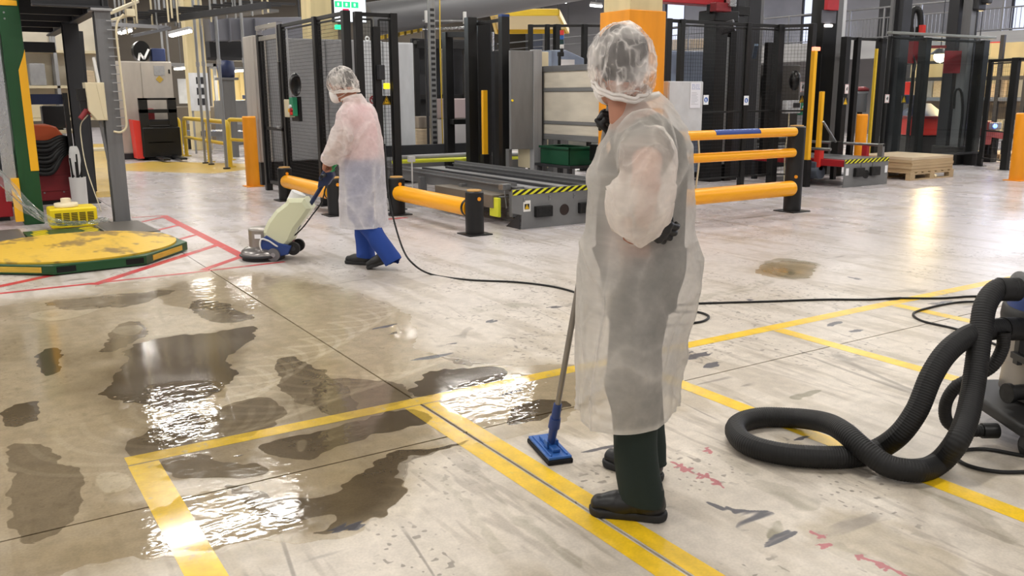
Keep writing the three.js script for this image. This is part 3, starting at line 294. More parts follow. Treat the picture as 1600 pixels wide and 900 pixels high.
function shoe(p, yaw, pitch = 0, lift = 0) {                            // safety shoe, heel to toe along z; returns [upper, sole, trim]
  const up = blend(.035, cap(0, .055, -.07, .042, 0, .05, .06, .042), cap(0, .045, .05, .044, 0, .04, .13, .036), cap(0, .06, -.06, .045, 0, .115, -.055, .05), cap(0, .07, 0, .035, 0, .1, -.03, .04));
  const f = (x, y, z) => Math.max(up(x, y, z) + (ridge(x * 30, y * 40, z * 40) - .5) * .002, .02 - y), so = (x, y, z) => Math.max(Math.min(cap(0, .02, -.075, .049, 0, .02, .0, .045)(x, y, z), cap(0, .02, .0, .045, 0, .02, .12, .051)(x, y, z)), Math.abs(y - .016) - .016);
  const m = new THREE.Matrix4().makeTranslation(p.x, p.y + lift, p.z).multiply(new THREE.Matrix4().makeRotationY(yaw)).multiply(new THREE.Matrix4().makeRotationX(pitch)); const lace = []; for (let i = 0; i < 4; i++) lace.push(path([V(-.028, .1 - i * .008 + .003, -.005 + i * .022), V(0, .112 - i * .011, .0 + i * .022), V(.028, .1 - i * .008 + .003, -.005 + i * .022)], .004, 5, 8));
  return [mesher(f, [-.08, 0, -.16], [.08, .2, .2], .006).applyMatrix4(m), mesher(so, [-.08, -.01, -.16], [.08, .06, .2], .006).applyMatrix4(m), merge([...lace, box(.03, .075, -.02, .047, .095, 0)]).applyMatrix4(m)];
}
function person(pos, turn, label, S) {
  const t = thing('person', label, 'person', null, pos, turn), hm = HM(...S.head), inv = hm.clone().invert(), v = V(0, 0, 0);
  const limbs = [chain(S.armL.map((p, i) => [...p, [.055, .043, .03][i]])), chain(S.armR.map((p, i) => [...p, [.055, .043, .03][i]])), chain(S.legL.map((p, i) => [...p, [.085, .058, .042][i]])), chain(S.legR.map((p, i) => [...p, [.085, .058, .042][i]]))];
  const trunk = sections(S.torso), neck = cap(...S.neck, .058, hm.elements[12], hm.elements[13] - .06, hm.elements[14] - .02, .055), handL = hand(V(...S.armL[2]), ...S.handL), handR = hand(V(...S.armR[2]), ...S.handR);
  const bodyF = (x, y, z) => { let d = smin(trunk(x, y, z), neck(x, y, z), .05); for (const l of limbs) d = smin(d, l(x, y, z), .035); return d; };
  const hf = (x, y, z) => { v.set(x, y, z).applyMatrix4(inv); return headField(v.x, v.y, v.z); };
  const hp = V(0, 0, 0).applyMatrix4(hm), skinHand = [];
  if (S.bareL) skinHand.push(handMesh(V(...S.armL[2]), ...S.handL)); if (S.bareR) skinHand.push(handMesh(V(...S.armR[2]), ...S.handR));
  const body = merge([mesher(bodyF, [-.62, 0, -.55], [.62, 1.62, .5], .014), mesher(hf, [hp.x - .17, hp.y - .22, hp.z - .2], [hp.x + .17, hp.y + .2, hp.z + .2], .0045), ...skinHand]);
  const b = part(t, 'body', body, SKIN); void b;
  for (const s of [1, -1]) part(t, 'eye', (() => { const g = new THREE.SphereGeometry(.0115, 14, 10); g.applyMatrix4(hm.clone().multiply(new THREE.Matrix4().makeTranslation(s * .031, .016, .083))); return g; })(), mat('eye_dark', 0x3a3430, .3));
  // hair under the net
  const hair = ell(0, .045, -.018, .093, .113, .117); part(t, 'hair', mesher((x, y, z) => hair(x, y, z) + (n3(x * 60, y * 25, z * 60) - .5) * .006, [-.12, -.1, -.17], [.12, .19, .14], .006, [{ p: [0, .0, .02], n: [0, -.55, .83], in: (x, y, z) => z > .02 }, { p: [0, -.055, 0], n: [0, -1, -.1] }, { p: [0, -.0, 0], n: [0, -1, 0], in: (x, y, z) => z > -.03 }]).applyMatrix4(hm), HAIR);
  // clothes under the gown
  const shirtF = (x, y, z) => { let d = trunk(x, y, z); d = smin(d, limbs[0](x, y, z), .04); d = smin(d, limbs[1](x, y, z), .04); return d - .004 - .003 * ridge(x * 9, y * 7, z * 9); };
  const cutArm = (a) => { const [s, e] = [V(...a[0]), V(...a[1])], n = e.clone().sub(s).normalize(), p = s.clone().lerp(e, S.sleeve); return { p: p.toArray(), n: n.toArray(), in: (x, y, z) => Math.hypot(x - s.x, z - s.z) > .05 && Math.abs(x) > .16 }; };
  part(t, 'shirt', mesher(shirtF, [-.6, .8, -.5], [.6, 1.55, .45], .014, [{ p: [0, .86, 0], n: [0, -1, 0] }, { p: [0, 1.5, S.neck[2] - .02], n: [0, .9, .2] }, cutArm(S.armL), cutArm(S.armR)]), S.shirtM);
  const legF = S.trouser.map((c) => chain(c, .04)), trF = (x, y, z) => { let d = Math.max(trunk(x, y, z) - .015, y - 1.0); for (const l of legF) d = smin(d, l(x, y, z), .03); return d - .012 * ridge(x * 8, y * 5 + z * 2, z * 8) ** 2 + .004; };
  part(t, 'trousers', mesher(trF, [-.4, .03, -.6], [.4, 1.02, .4], .011, [{ p: [0, .99, 0], n: [0, 1, 0] }, ...S.trouserCuts]), S.trouserM);
  S.shoes.forEach((a) => { const [u, so, l] = shoe(...a), sh = part(t, 'shoe', u, SHOE); part(sh, 'sole', so, SOLE); part(sh, 'laces', l, mat('laces', 0x2a2a2c, .7)); });
  // gloves
  if (!S.bareL) part(t, 'glove', handMesh(V(...S.armL[2]), ...S.handL), S.gloveL || GLOVE); if (!S.bareR) part(t, 'glove', handMesh(V(...S.armR[2]), ...S.handR), S.gloveR || GLOVE);
  // gown
  const gs = sections(S.gown), sl = S.sleeveL.length ? chain(S.sleeveL, .05) : null, sr = chain(S.sleeveR, .05), sh = S.shoulders ? chain(S.shoulders, .03) : null;
  const gownF = (x, y, z) => { let d = gs(x, y, z); if (sh) d = smin(d, sh(x, y, z), .06); const core = d; const a = sl(x, y, z), c = sr(x, y, z); d = smin(d, a, .045); d = smin(d, c, .045); const arm = clamp((core - Math.min(a, c)) * 14 + .5), low = sstep(1.1, .75, y);
    const th = Math.atan2(x, z - .02), fold = low * .016 * (ridge(th * 2.1 + 3, y * .7, 3) ** 2 - .4) * sstep(.3, .9, 1.2 - y * .4);
    const crease = (ridge(x * 5 + y * 2.4, y * 2.6, z * 5 - y * 1.8) ** 6 * .02 + ridge(x * 10 - y * 3, y * 5, z * 10 + y * 3) ** 5 * .008) * (1 - low * .55) * (1 - arm) + ridge(x * 6, y * 1.4, z * 6) ** 8 * .02 * low;
    const puff = arm * ((ridge(x * 9 + 2, y * 9, z * 9) ** 3 - .3) * .022 + (ridge(x * 19, y * 17, z * 19) ** 4 - .2) * .01);
    return d - fold - crease - puff - (n3(x * 14, y * 10, z * 14) - .5) * .006; };
  const cuff = (c) => { const e = c[c.length - 1], p = c[c.length - 2], n = V(e[0] - p[0], e[1] - p[1], e[2] - p[2]).normalize(); return { p: [e[0], e[1], e[2]], n: n.toArray(), in: (x, y, z) => Math.hypot(x - e[0], y - e[1], z - e[2]) < .2 && chain(c, .05)(x, y, z) < gs(x, y, z) - .004 }; };
  const gown = part(t, 'gown', mesher(gownF, [-.62, S.hem - .06, -.55], [.62, 1.6, .5], .0085, [{ p: [0, S.hem, 0], n: [0, -1, S.hemTilt || 0] }, { p: S.collar, n: [0, .95, .3], in: (x, y, z) => Math.hypot(x, z - S.collar[2]) < .14 }, cuff(S.sleeveL), cuff(S.sleeveR)], (x, y, z) => { const a = ridge(x * 5 + y * 2.4, y * 2.6, z * 5 - y * 1.8) ** 7, b = ridge(x * 10 - y * 3, y * 5, z * 10 + y * 3) ** 7, c = ridge(x * 6, y * 1.4, z * 6) ** 10 * sstep(1.15, .9, y), e = ridge(x * 19, y * 17, z * 19) ** 5 * .5; return clamp(S.sheer + (1 - S.sheer) * clamp(a * .6 + b * .4 + c * .95 + e * .3 * sstep(.2, .3, Math.abs(x))) + (n3(x * 6, y * 5, z * 6) - .5) * .14 + .3 * sstep(.24, .1, Math.hypot(x - S.sleeveL[S.sleeveL.length - 1][0], y - S.sleeveL[S.sleeveL.length - 1][1], z - S.sleeveL[S.sleeveL.length - 1][2])) * sstep(.19, .26, x) + sstep(S.hem + .025, S.hem + .012, y) * .25, .05, 1); }), S.gownM); void gown;
  part(t, 'collar', (() => { const pts = []; for (let i = 0; i < 24; i++) { const a = i / 24 * 2 * Math.PI; pts.push(V(.068 * Math.sin(a), S.collar[1] - .012 + .0 * Math.cos(a) - .022 * Math.cos(a), S.collar[2] + .074 * Math.cos(a))); } return path(pts, .011, 6, 60, true); })(), COLLAR);
  // hair net with its gathered edge
  const netF = ell(0, .032, -.022, .111, .132, .134), nape = ell(0, -.045, -.095, .08, .052, .052), nz = (x, y, z) => smin(netF(x, y, z), nape(x, y, z), .04) - .007 * ridge(x * 13, y * 9 + x * 5, z * 13) ** 4 - .005 * ridge(x * 36 + 5, y * 30, z * 36) ** 4;
  const P0 = [0, -.055, .02], N0 = V(0, -.94, .34).normalize(); part(t, 'hair_net', mesher(nz, [-.16, -.16, -.2], [.16, .19, .16], .004, [{ p: P0, n: N0.toArray() }], (x, y, z) => clamp(.16 + .38 * ridge(x * 15 + .9 * n3(x * 30, y * 30, z * 30), y * 11 + x * 5, z * 15) ** 12 + .4 * ridge(x * 34 + 5, y * 18 + n3(x * 40, y * 40, z * 40), z * 34) ** 10 + .35 * ridge(x * 50, y * 22 + 3 + n3(x * 60, y * 60, z * 60), z * 50) ** 10 + .3 * sstep(.35, .75, n3(x * 16, y * 16, z * 16)) + .25 * sstep(-.02, -.08, y - (z - .02) * .36), 0, .95)).applyMatrix4(hm), NET);
  part(t, 'hair_net_edge', (() => { const pts = []; for (let i = 0; i < 40; i++) { const a = i / 40 * 2 * Math.PI, r = 1 + .07 * n2(i * .8, 5), x = .09 * r * Math.sin(a), z = -.018 + .112 * r * Math.cos(a); pts.push(V(x, P0[1] + (z - P0[2]) * .36 + .006 * n2(i * .6, 2), z)); } return merge([path(pts, .0085, 6, 160, true), path(pts.map((q, i) => q.clone().multiplyScalar(1.0 + .05 * n2(i * .7, 3)).add(V(0, .013 + .008 * n2(i * .9, 8), 0))), .007, 5, 160, true)]); })().applyMatrix4(hm), NETBAND);
  // mask
  const mf = ell(0, -.048, .075, .064, .066, .055); part(t, 'face_mask', mesher((x, y, z) => smin(mf(x, y, z), cap(0, -.02, .1, .02, 0, -.075, .108, .022)(x, y, z), .05), [-.1, -.15, 0], [.1, .06, .18], .005, [{ p: [0, -.05, .035], n: [0, 0, -1] }]).applyMatrix4(hm), MASK);
  part(t, 'mask_strap', [1, -1].flatMap((s) => [path([V(s * .058, -.03, .05), V(s * .082, -.012, .016), V(s * .092, .0, -.012), V(s * .088, -.03, -.016), V(s * .07, -.06, .03)], .0022, 5), path([V(s * .056, -.085, .05), V(s * .072, -.09, .0), V(s * .066, -.085, -.06), V(s * .02, -.075, -.115), V(0, -.075, -.118)], .0022, 5)]).map((g) => g.applyMatrix4(hm)), MASK);
  return t;
}
const TURN = THREE.MathUtils.degToRad(-140.4);
person(V(2.127, 0, -2.435), TURN, 'person in a sheer white gown and hair net leaning on a blue floor mop', {
  head: [-.95, .04, 0, V(.0, 1.628, .112)], neck: [0, 1.42, .035], armL: [[.19, 1.39, -.03], [.4, 1.265, -.06], [.25, 1.13, -.035]], armR: [[-.19, 1.4, .03], [-.31, 1.19, .11], [-.12, 1.4, .135]],
  legL: [[.1, .9, .015], [.14, .5, .03], [.15, .1, -.06]], legR: [[-.1, .9, .015], [-.17, .5, .05], [-.22, .1, -.02]], handL: [V(-.4, -.5, -.75), V(-1, .2, .3), { side: 1, curl: [.6, .7, .5], thumb: .4 }], handR: [V(.55, .75, .05), V(.2, -.2, .9), { curl: [1.1, 1.3, .8], thumb: .9 }],
  torso: [[.78, 0, .02, .15, .12], [.9, 0, .005, .17, .135], [1.0, 0, .02, .17, .155], [1.12, 0, .02, .168, .155], [1.28, 0, .012, .18, .148], [1.39, 0, -.005, .175, .118], [1.45, 0, .0, .1, .07], [1.48, 0, .02, .05, .05]], shirtM: mat('dark_grey_shirt', 0x23271f, .9), sleeve: .42, trouserM: mat('dark_green_trousers', 0x0f1f1a, .85, 0, { bumpMap: G_CLOTH, bumpScale: .0008 }),
  trouser: [[[.1, .9, .01, .1], [.132, .5, .02, .08], [.15, .07, -.035, .08]], [[-.1, .9, .01, .1], [-.16, .5, .045, .085], [-.215, .05, .01, .082]]], trouserCuts: [{ p: [.15, .075, 0], n: [0, -1, .12] }], shoes: [[V(.152, 0, -.01), .08], [V(-.225, 0, .045), -.45]],
  gown: [[.2, .018, .05, .282, .172], [.42, .018, .05, .276, .175], [.65, .01, .04, .255, .188], [.8, 0, .025, .238, .204], [.93, 0, .02, .228, .21], [1.1, 0, .022, .205, .195], [1.25, 0, .02, .205, .185], [1.36, 0, .01, .2, .165], [1.43, 0, .0, .15, .12], [1.48, 0, .025, .09, .085], [1.56, 0, .05, .068, .07]],
  shoulders: [[.17, 1.385, -.005, .08], [.08, 1.43, -.01, .075], [-.08, 1.43, .0, .075], [-.17, 1.385, .02, .08]], sleeveL: [[.19, 1.385, -.03, .085], [.29, 1.34, -.05, .085], [.385, 1.275, -.06, .08], [.365, 1.215, -.045, .09], [.315, 1.165, -.035, .085], [.265, 1.12, -.03, .062]], sleeveR: [[-.19, 1.385, .03, .085], [-.3, 1.22, .1, .085], [-.21, 1.31, .125, .07], [-.14, 1.385, .135, .05]], cuffX: .1,
  sheer: .58, hem: .375, hemTilt: .0, collar: [0, 1.535, .048], gownM: GOWN,
});
person(V(3.107,-0.201,-7.503).setY(0), TURN, 'person in a white gown and blue trousers walking behind the floor polisher', {
  head: [.05, .42, 0, V(0, 1.625, .115)], neck: [0, 1.42, -.005], armL: [[.19, 1.39, -.05], [.245, 1.14, .01], [.13, .975, .22]], armR: [[-.19, 1.39, -.03], [-.23, 1.14, .04], [-.06, .97, .235]],
  legL: [[.09, .9, -.06], [.085, .52, -.05], [.07, .13, -.36]], legR: [[-.09, .9, -.06], [-.1, .5, .0], [-.11, .1, -.02]], handL: [V(-.3, -.6, .55), V(-.55, -.4, -.4), { side: -1, curl: [.9, 1.1, .6], thumb: .8 }], handR: [V(.2, -.6, .55), V(.6, -.3, -.4), { curl: [.9, 1.1, .6], thumb: .8 }], bareL: true, gloveR: mat('green_glove', 0x3fae6a, .5),
  torso: [[.78, 0, -.06, .15, .12], [.9, 0, -.06, .17, .135], [1.0, 0, -.065, .155, .13], [1.12, 0, -.065, .15, .13], [1.28, 0, -.06, .17, .125], [1.39, 0, -.05, .17, .1], [1.45, 0, -.03, .1, .07], [1.48, 0, -.0, .05, .05]], shirtM: mat('pale_pink_shirt', 0xd9a3a8, .9), sleeve: .45, trouserM: mat('blue_trousers', 0x1c3f8c, .85, 0, { bumpMap: G_CLOTH, bumpScale: .0008 }),
  trouser: [[[.09, .9, -.06, .1], [.085, .52, -.05, .088], [.07, .09, -.36, .08]], [[-.09, .9, -.06, .1], [-.1, .5, .0, .088], [-.11, .07, .0, .083]]], trouserCuts: [{ p: [-.11, .075, 0], n: [0, -1, .1], in: (x) => x < 0 }, { p: [.07, .075, -.37], n: [0, -.86, -.5], in: (x) => x > 0 }], shoes: [[V(.07, -.02, -.27), .05, .34, .07], [V(-.11, 0, .05), -.05]],
  gown: [[.2, 0, -.055, .25, .205], [.42, 0, -.055, .245, .2], [.65, 0, -.055, .23, .19], [.8, 0, -.06, .225, .19], [.93, 0, -.06, .215, .185], [1.1, 0, -.07, .2, .175], [1.25, 0, -.06, .2, .17], [1.36, 0, -.05, .195, .15], [1.43, 0, -.035, .15, .11], [1.48, 0, -.01, .09, .085], [1.56, 0, .02, .07, .072]],
  shoulders: [[.17, 1.38, -.05, .078], [.08, 1.42, -.04, .075], [-.08, 1.42, -.03, .075], [-.17, 1.38, -.03, .078]], sleeveL: [[.19, 1.38, -.05, .085], [.235, 1.2, -.01, .085], [.24, 1.13, .03, .082], [.18, 1.04, .13, .072], [.14, .985, .205, .055]], sleeveR: [[-.19, 1.38, -.03, .085], [-.23, 1.15, .04, .082], [-.14, 1.04, .15, .07], [-.075, .98, .22, .055]], cuffX: .04,
  sheer: .72, hem: .385, collar: [0, 1.535, .035], gownM: GOWN2,
});

// ================================================================ cleaning tools
{ // floor mop
  const t = thing('floor_mop', 'blue rectangular scrubbing mop with a long grey pole beside the foreground person', 'mop', null, V(2.096, 0, -3.0), Math.atan2(-.25, .97)); const inv = new THREE.Matrix4().makeRotationY(-t.rotation.y).multiply(new THREE.Matrix4().makeTranslation(-2.096, 0, 3.0));
  const top = V(2.083, 1.455, -2.616).applyMatrix4(inv), foot = V(0, .055, .02), d = top.clone().sub(foot).normalize(), at = (k) => foot.clone().add(d.clone().multiplyScalar(k));
  part(t, 'scrubbing_pad', [box(-.058, 0, -.14, .058, .022, .14, .006)], mat('black_pad', 0x17181b, .95)); const pl = part(t, 'pad_holder', [box(-.053, .022, -.135, .053, .034, .135, .006), box(-.04, .034, -.12, -.032, .04, .12, .002), box(.032, .034, -.12, .04, .04, .12, .002), box(-.018, .034, -.09, .018, .05, .09, .005)], M.blue);
  part(pl, 'hinge', [pipe(V(-.02, .052, .02), V(.02, .052, .02), .016, 14), ...[-1, 1].map((s) => box(s * .024 - .004, .03, 0, s * .024 + .004, .07, .04))], M.blue);
  part(t, 'socket', [pipe(at(.0), at(.08), .017, 14, .02), pipe(at(.08), at(.13), .026, 14, .024), pipe(at(.13), at(.2), .02, 14, .018)], M.darkBlue); part(t, 'pole', pipe(at(.15), at(1.54), .0125, 14), mat('pole_grey', 0x8d8882, .4, .5)); part(t, 'pole_end', pipe(at(1.5), at(1.56), .016, 14), M.darkSteel);
}
{ // rotary floor polisher; local x runs towards the person, z towards the viewer
  const t = thing('floor_polisher', 'rotary floor polisher with a silver motor, pale tank and blue handle', 'floor polisher', null, V(2.486,0,-8.421), THREE.MathUtils.degToRad(-32.4));
  part(t, 'brush', [post(0, 0, .2, 0, .035, 40), post(0, 0, .19, .0, .02, 40)], M.rubber);
  part(t, 'housing', lathe([[.001, .14], [.1, .14], [.13, .128], [.17, .112], [.2, .09], [.213, .06], [.213, .035], [.2, .033]], 0, 0, 0, 48), mat('housing_metal', 0x8a8684, .3, .7)); part(t, 'bumper', (() => { const g = new THREE.TorusGeometry(.213, .012, 10, 48); g.rotateX(Math.PI / 2); g.translate(0, .045, 0); return g; })(), M.darkSteel);
  const mo = part(t, 'motor', lathe([[.118, .12], [.118, .2], [.121, .205], [.118, .21], [.118, .285], [.121, .29], [.112, .3], [.09, .312], [.001, .318]], -.01, 0, 0, 36), mat('motor_metal', 0x9a958f, .32, .65)); part(mo, 'label_plate', sheet(V(-.01, .235, .1195), V(1, 0, 0), V(0, 1, 0), .06, .04, .003), M.paper);
  part(t, 'bracket', [(() => { const g = prism([[.02, .07], [.17, .05], [.27, .07], [.3, .14], [.19, .17], [.08, .24], [.03, .2]], .1, .008); g.translate(0, 0, .04); return g; })(), (() => { const g = prism([[.08, .1], [.25, .07], [.27, .16], [.1, .22]], .1, .008); g.translate(0, 0, -.14); return g; })()], M.darkBlue);
  part(t, 'water_hose', path([V(.04, .08, .16), V(.02, .16, .165), V(.035, .215, .16), V(.1, .2, .155), V(.17, .15, .15), V(.2, .13, .12)], .0085, 8), M.white);
  for (const [x, y, z, k] of [[.14, .065, .155, 0], [.14, .065, -.155, 0], [.32, .115, .1, 1], [.32, .115, -.1, 1]]) { const w = part(t, 'wheel', [pipe(V(x, y, z - .02), V(x, y, z + .02), .062, 28)], k ? M.rubber : M.greySteel); part(w, 'hub', pipe(V(x, y, z - .024), V(x, y, z + .024), .022, 16), k ? M.darkSteel : M.lightSteel); }
  part(t, 'axle', [pipe(V(.14, .065, -.16), V(.14, .065, .16), .012), pipe(V(.32, .115, -.1), V(.32, .115, .1), .012)], M.darkSteel);
  const tankM = mat('tank_plastic', 0xe2e4c4, .45, 0, { phys: true, transmission: .25 });
  part(t, 'water_tank', (() => { const g = prism([[.085, .2], [.075, .27], [.12, .36], [.2, .46], [.3, .535], [.315, .56], [.43, .56], [.47, .5], [.42, .43], [.33, .32], [.27, .2], [.2, .13], [.14, .12]], .2, .035); g.translate(0, 0, -.1); return g; })(), tankM); part(t, 'tank_cap', pipe(V(.33, .545, 0), V(.375, .64, 0), .075, 24, .07), M.white);
  part(t, 'handle', [pipe(V(.19, .09, 0), V(.64, .76, 0), .02, 14), pipe(V(.3, .25, 0), V(.36, .34, 0), .028, 14)], M.navy); part(t, 'joint', [pipe(V(.26, .19, -.05), V(.26, .19, .05), .03, 16), box(.24, .15, -.04, .3, .24, .04)], mat('joint_red', 0x5a2228, .5));
  const hd = part(t, 'control_head', [(() => { const g = prism([[.58, .7], [.66, .72], [.72, .8], [.7, .86], [.64, .85], [.6, .79]], .1, .01); g.translate(0, 0, -.05); return g; })()], M.navy); part(hd, 'grip', [pipe(V(.65, .81, -.22), V(.65, .81, .22), .016, 14)], M.rubber); part(hd, 'lever', [pipe(V(.62, .77, -.18), V(.62, .77, .18), .007, 8)], M.black);
  part(t, 'cord', path([V(.66, .74, .04), V(.6, .55, .06), V(.5, .42, .06), V(.4, .3, .06), V(.3, .22, .06), V(.2, .2, .08), V(.1, .22, .1)], .007, 6), M.rubber);
}
{ // wet vacuum at the edge of the frame
  const c = V(4.182,0.236,-1.918).setY(0), yw = THREE.MathUtils.degToRad(-32.4), t = thing('wet_vacuum', 'steel drum wet vacuum on a black wheeled base', 'vacuum cleaner', null, c, yw), y0 = .17, y1 = 0.514;
  part(t, 'drum', lathe([[.2, y0], [.236, y0 + .03], [.232, y0 + .1], [.236, y1 - .05], [.236, y1]], 0, 0, 0, 56), mat('brushed_drum', 0x8f8a84, .42, .55, { roughnessMap: G_BRUSH }));
  part(t, 'collar', lathe([[.236, y1 - .01], [.258, y1], [.262, y1 + .03], [.258, y1 + .075], [.23, y1 + .085]], 0, 0, 0, 56), M.rubber);
  const h = part(t, 'motor_head', lathe([[.24, y1 + .08], [.235, y1 + .16], [.2, y1 + .22], [.1, y1 + .26], [.001, y1 + .265]], 0, 0, 0, 48), M.darkBlue); part(h, 'intake_port', [pipe(V(-.15, y1 + .2, .06), V(-.27, y1 + .215, .09), .048, 20), pipe(V(-.25, y1 + .21, .085), V(-.29, y1 + .215, .095), .056, 20)], M.galv); part(h, 'carry_handle', bent([V(-.1, y1 + .22, .12), V(-.1, y1 + .32, .12), V(.1, y1 + .32, .12), V(.1, y1 + .22, .12)], .014, .04), M.black);
  part(t, 'drain_port', [pipe(V(-.2, .235, .1), V(-.29, .235, .12), .035, 16), pipe(V(-.28, .235, .118), V(-.3, .235, .122), .045, 16)], M.rubber); part(t, 'latch', [box(-.25, y1 - .16, .05, -.225, y1 - .04, .09), box(-.27, y1 - .13, .06, -.24, y1 - .1, .2)], M.black);
  part(t, 'base', [box(-.34, .105, -.3, .3, .165, .34, .02), box(-.3, .085, -.26, .26, .11, .3, .01)], mat('black_base', 0x1b1b1c, .6));
  for (const [x, z] of [[-.27, .27], [.24, .27], [-.27, -.25], [.24, -.25]]) { const w = part(t, 'castor', [pipe(V(x - .016, .045, z), V(x + .016, .045, z), .045, 22)], M.rubber); part(w, 'fork', [box(x - .026, .04, z - .02, x - .019, .1, z + .02), box(x + .019, .04, z - .02, x + .026, .1, z + .02), post(x, z, .014, .085, .108, 10)], M.darkSteel); }
}
{ const rib = (pts, r, n) => { const c = new THREE.CatmullRomCurve3(pts, false, 'centripetal'), g = new THREE.TubeGeometry(c, n, r, 14), L = c.getLength(), p = g.attributes.position, nn = g.attributes.normal, per = .011; for (let i = 0; i < p.count; i++) { const row = Math.floor(i / 15), s = row / n * L, k = Math.abs((s / per) % 1 - .5) * 2; const a = (k - .5) * .0014; p.setXYZ(i, p.getX(i) + nn.getX(i) * a, p.getY(i) + nn.getY(i) * a, p.getZ(i) + nn.getZ(i) * a); } g.computeVertexNormals(); return g; };
  const hoseM = mat('ribbed_hose', 0x050506, .62);
  const t = thing('suction_hose', 'thick black ribbed suction hose looped on the floor beside the vacuum', 'hose'); const R = .047;
  part(t, 'hose', rib([V(3.871,0.706,-1.997), V(3.809,0.706,-2.036), V(3.73,0.653,-2.039), V(3.661,0.537,-2.011), V(3.6,0.413,-1.979), V(3.536,0.305,-1.949), V(3.446,0.221,-1.911), V(3.34,0.149,-1.884), V(3.327,0.049,-1.937), V(3.165,0.05,-1.941), V(3.093,0.06,-2.014), V(3.074,0.1,-2.119), V(3.098,0.13,-2.234), V(3.19,0.1,-2.41), V(3.228,0.05,-2.61), V(3.108,0.05,-2.699), V(2.977,0.05,-2.705), V(2.872,0.05,-2.64), V(2.805,0.05,-2.505), V(2.838,0.05,-2.366), V(2.954,0.049,-2.244), V(3.1,0.047,-2.17), V(3.252,0.05,-2.162), V(3.273,0.133,-2.092), V(3.324,0.236,-2.059), V(3.404,0.381,-2.056), V(3.489,0.47,-2.049), V(3.623,0.526,-2.036), V(3.776,0.538,-2.009), V(3.898,0.526,-1.98)], R, 2400), hoseM, 'black ribbed hose');
  part(t, 'cuff', pipe(V(3.89,0.703,-1.996), V(3.809,0.706,-2.036), .052, 18), M.rubber); part(t, 'cuff', pipe(V(3.913,0.524,-1.982), V(3.81,0.535,-2), .052, 18), M.rubber);
  const d = thing('drain_hose', 'thin black drain hose curving down the side of the vacuum drum', 'hose');
  part(d, 'hose', rib([V(3.747,0.542,-1.957), V(3.747,0.465,-1.957), V(3.717,0.387,-1.976), V(3.671,0.329,-2.029), V(3.629,0.275,-2.079), V(3.62,0.185,-2.109), V(3.636,0.106,-2.098), V(3.675,0.078,-2.05), V(3.747,0.074,-2.004), V(3.8,0.074,-1.97)], .027, 700), hoseM); part(d, 'coupling', pipe(V(3.747,0.074,-2.004), V(3.805,0.074,-1.967), .034, 16), M.black);
}
// cables on the floor
single('power_cable', 'thin black cable trailing from the polisher across the floor to the vacuum', 'cable', path([V(3.308,1.122,-7.317), V(3.291,0.955,-7.268), V(3.277,0.705,-7.218), V(3.28,0.432,-7.098), V(3.271,0.228,-6.925), V(3.229,0.15,-6.656), V(3.464,0.01,-6.801), V(3.618,0.008,-6.412), V(3.923,0.008,-6.082), V(4.075,0.008,-5.739), V(4.072,0.008,-5.43), V(3.867,0.008,-5.053), V(3.848,0.008,-4.787), V(4.202,0.008,-4.782), V(4.554,0.008,-4.717), V(4.803,0.008,-4.602), V(5.114,0.008,-4.444), V(5.526,0.008,-4.246), V(5.808,0.008,-4.058), V(6.007,0.008,-3.977), V(6.289,0.008,-3.789), V(6.577,0.008,-3.675), V(6.651,0.008,-3.547), V(6.805,0.008,-3.341)], .0085, 7, 260), M.rubber);
single('floor_cable', 'loose loop of thin black cable lying behind the foreground person', 'cable', path([V(4.189,0.008,-4.697), V(4.33,0.008,-4.58), V(4.439,0.008,-4.484), V(4.416,0.008,-4.365), V(4.279,0.008,-4.283), V(4.128,0.008,-4.3), V(3.901,0.008,-4.369)], .0085, 7, 80), M.rubber);
single('vacuum_cord', 'thin dark cord curling from the cable end to the vacuum drum', 'cable', path([V(6.604,0.02,-3.621), V(6.649,0.02,-3.698), V(6.45,0.015,-3.542), V(6.289,0.008,-3.635), V(5.961,0.008,-3.658), V(5.679,0.008,-3.614), V(5.545,0.008,-3.463), V(5.535,0.008,-3.224), V(5.503,0.008,-3.072), V(5.376,0.008,-2.833), V(5.318,0.008,-2.608)], .008, 7, 130), M.rubber);
single('base_cord', 'short dark cord looped on the floor under the vacuum base', 'cable', path([V(3.715,0.01,-1.689), V(3.526,0.01,-1.798), V(3.482,0.01,-1.896), V(3.517,0.01,-1.977), V(3.616,0.01,-2.004), V(3.711,0.01,-1.959), V(3.781,0.01,-1.829)], .0085, 7, 80), M.rubber);

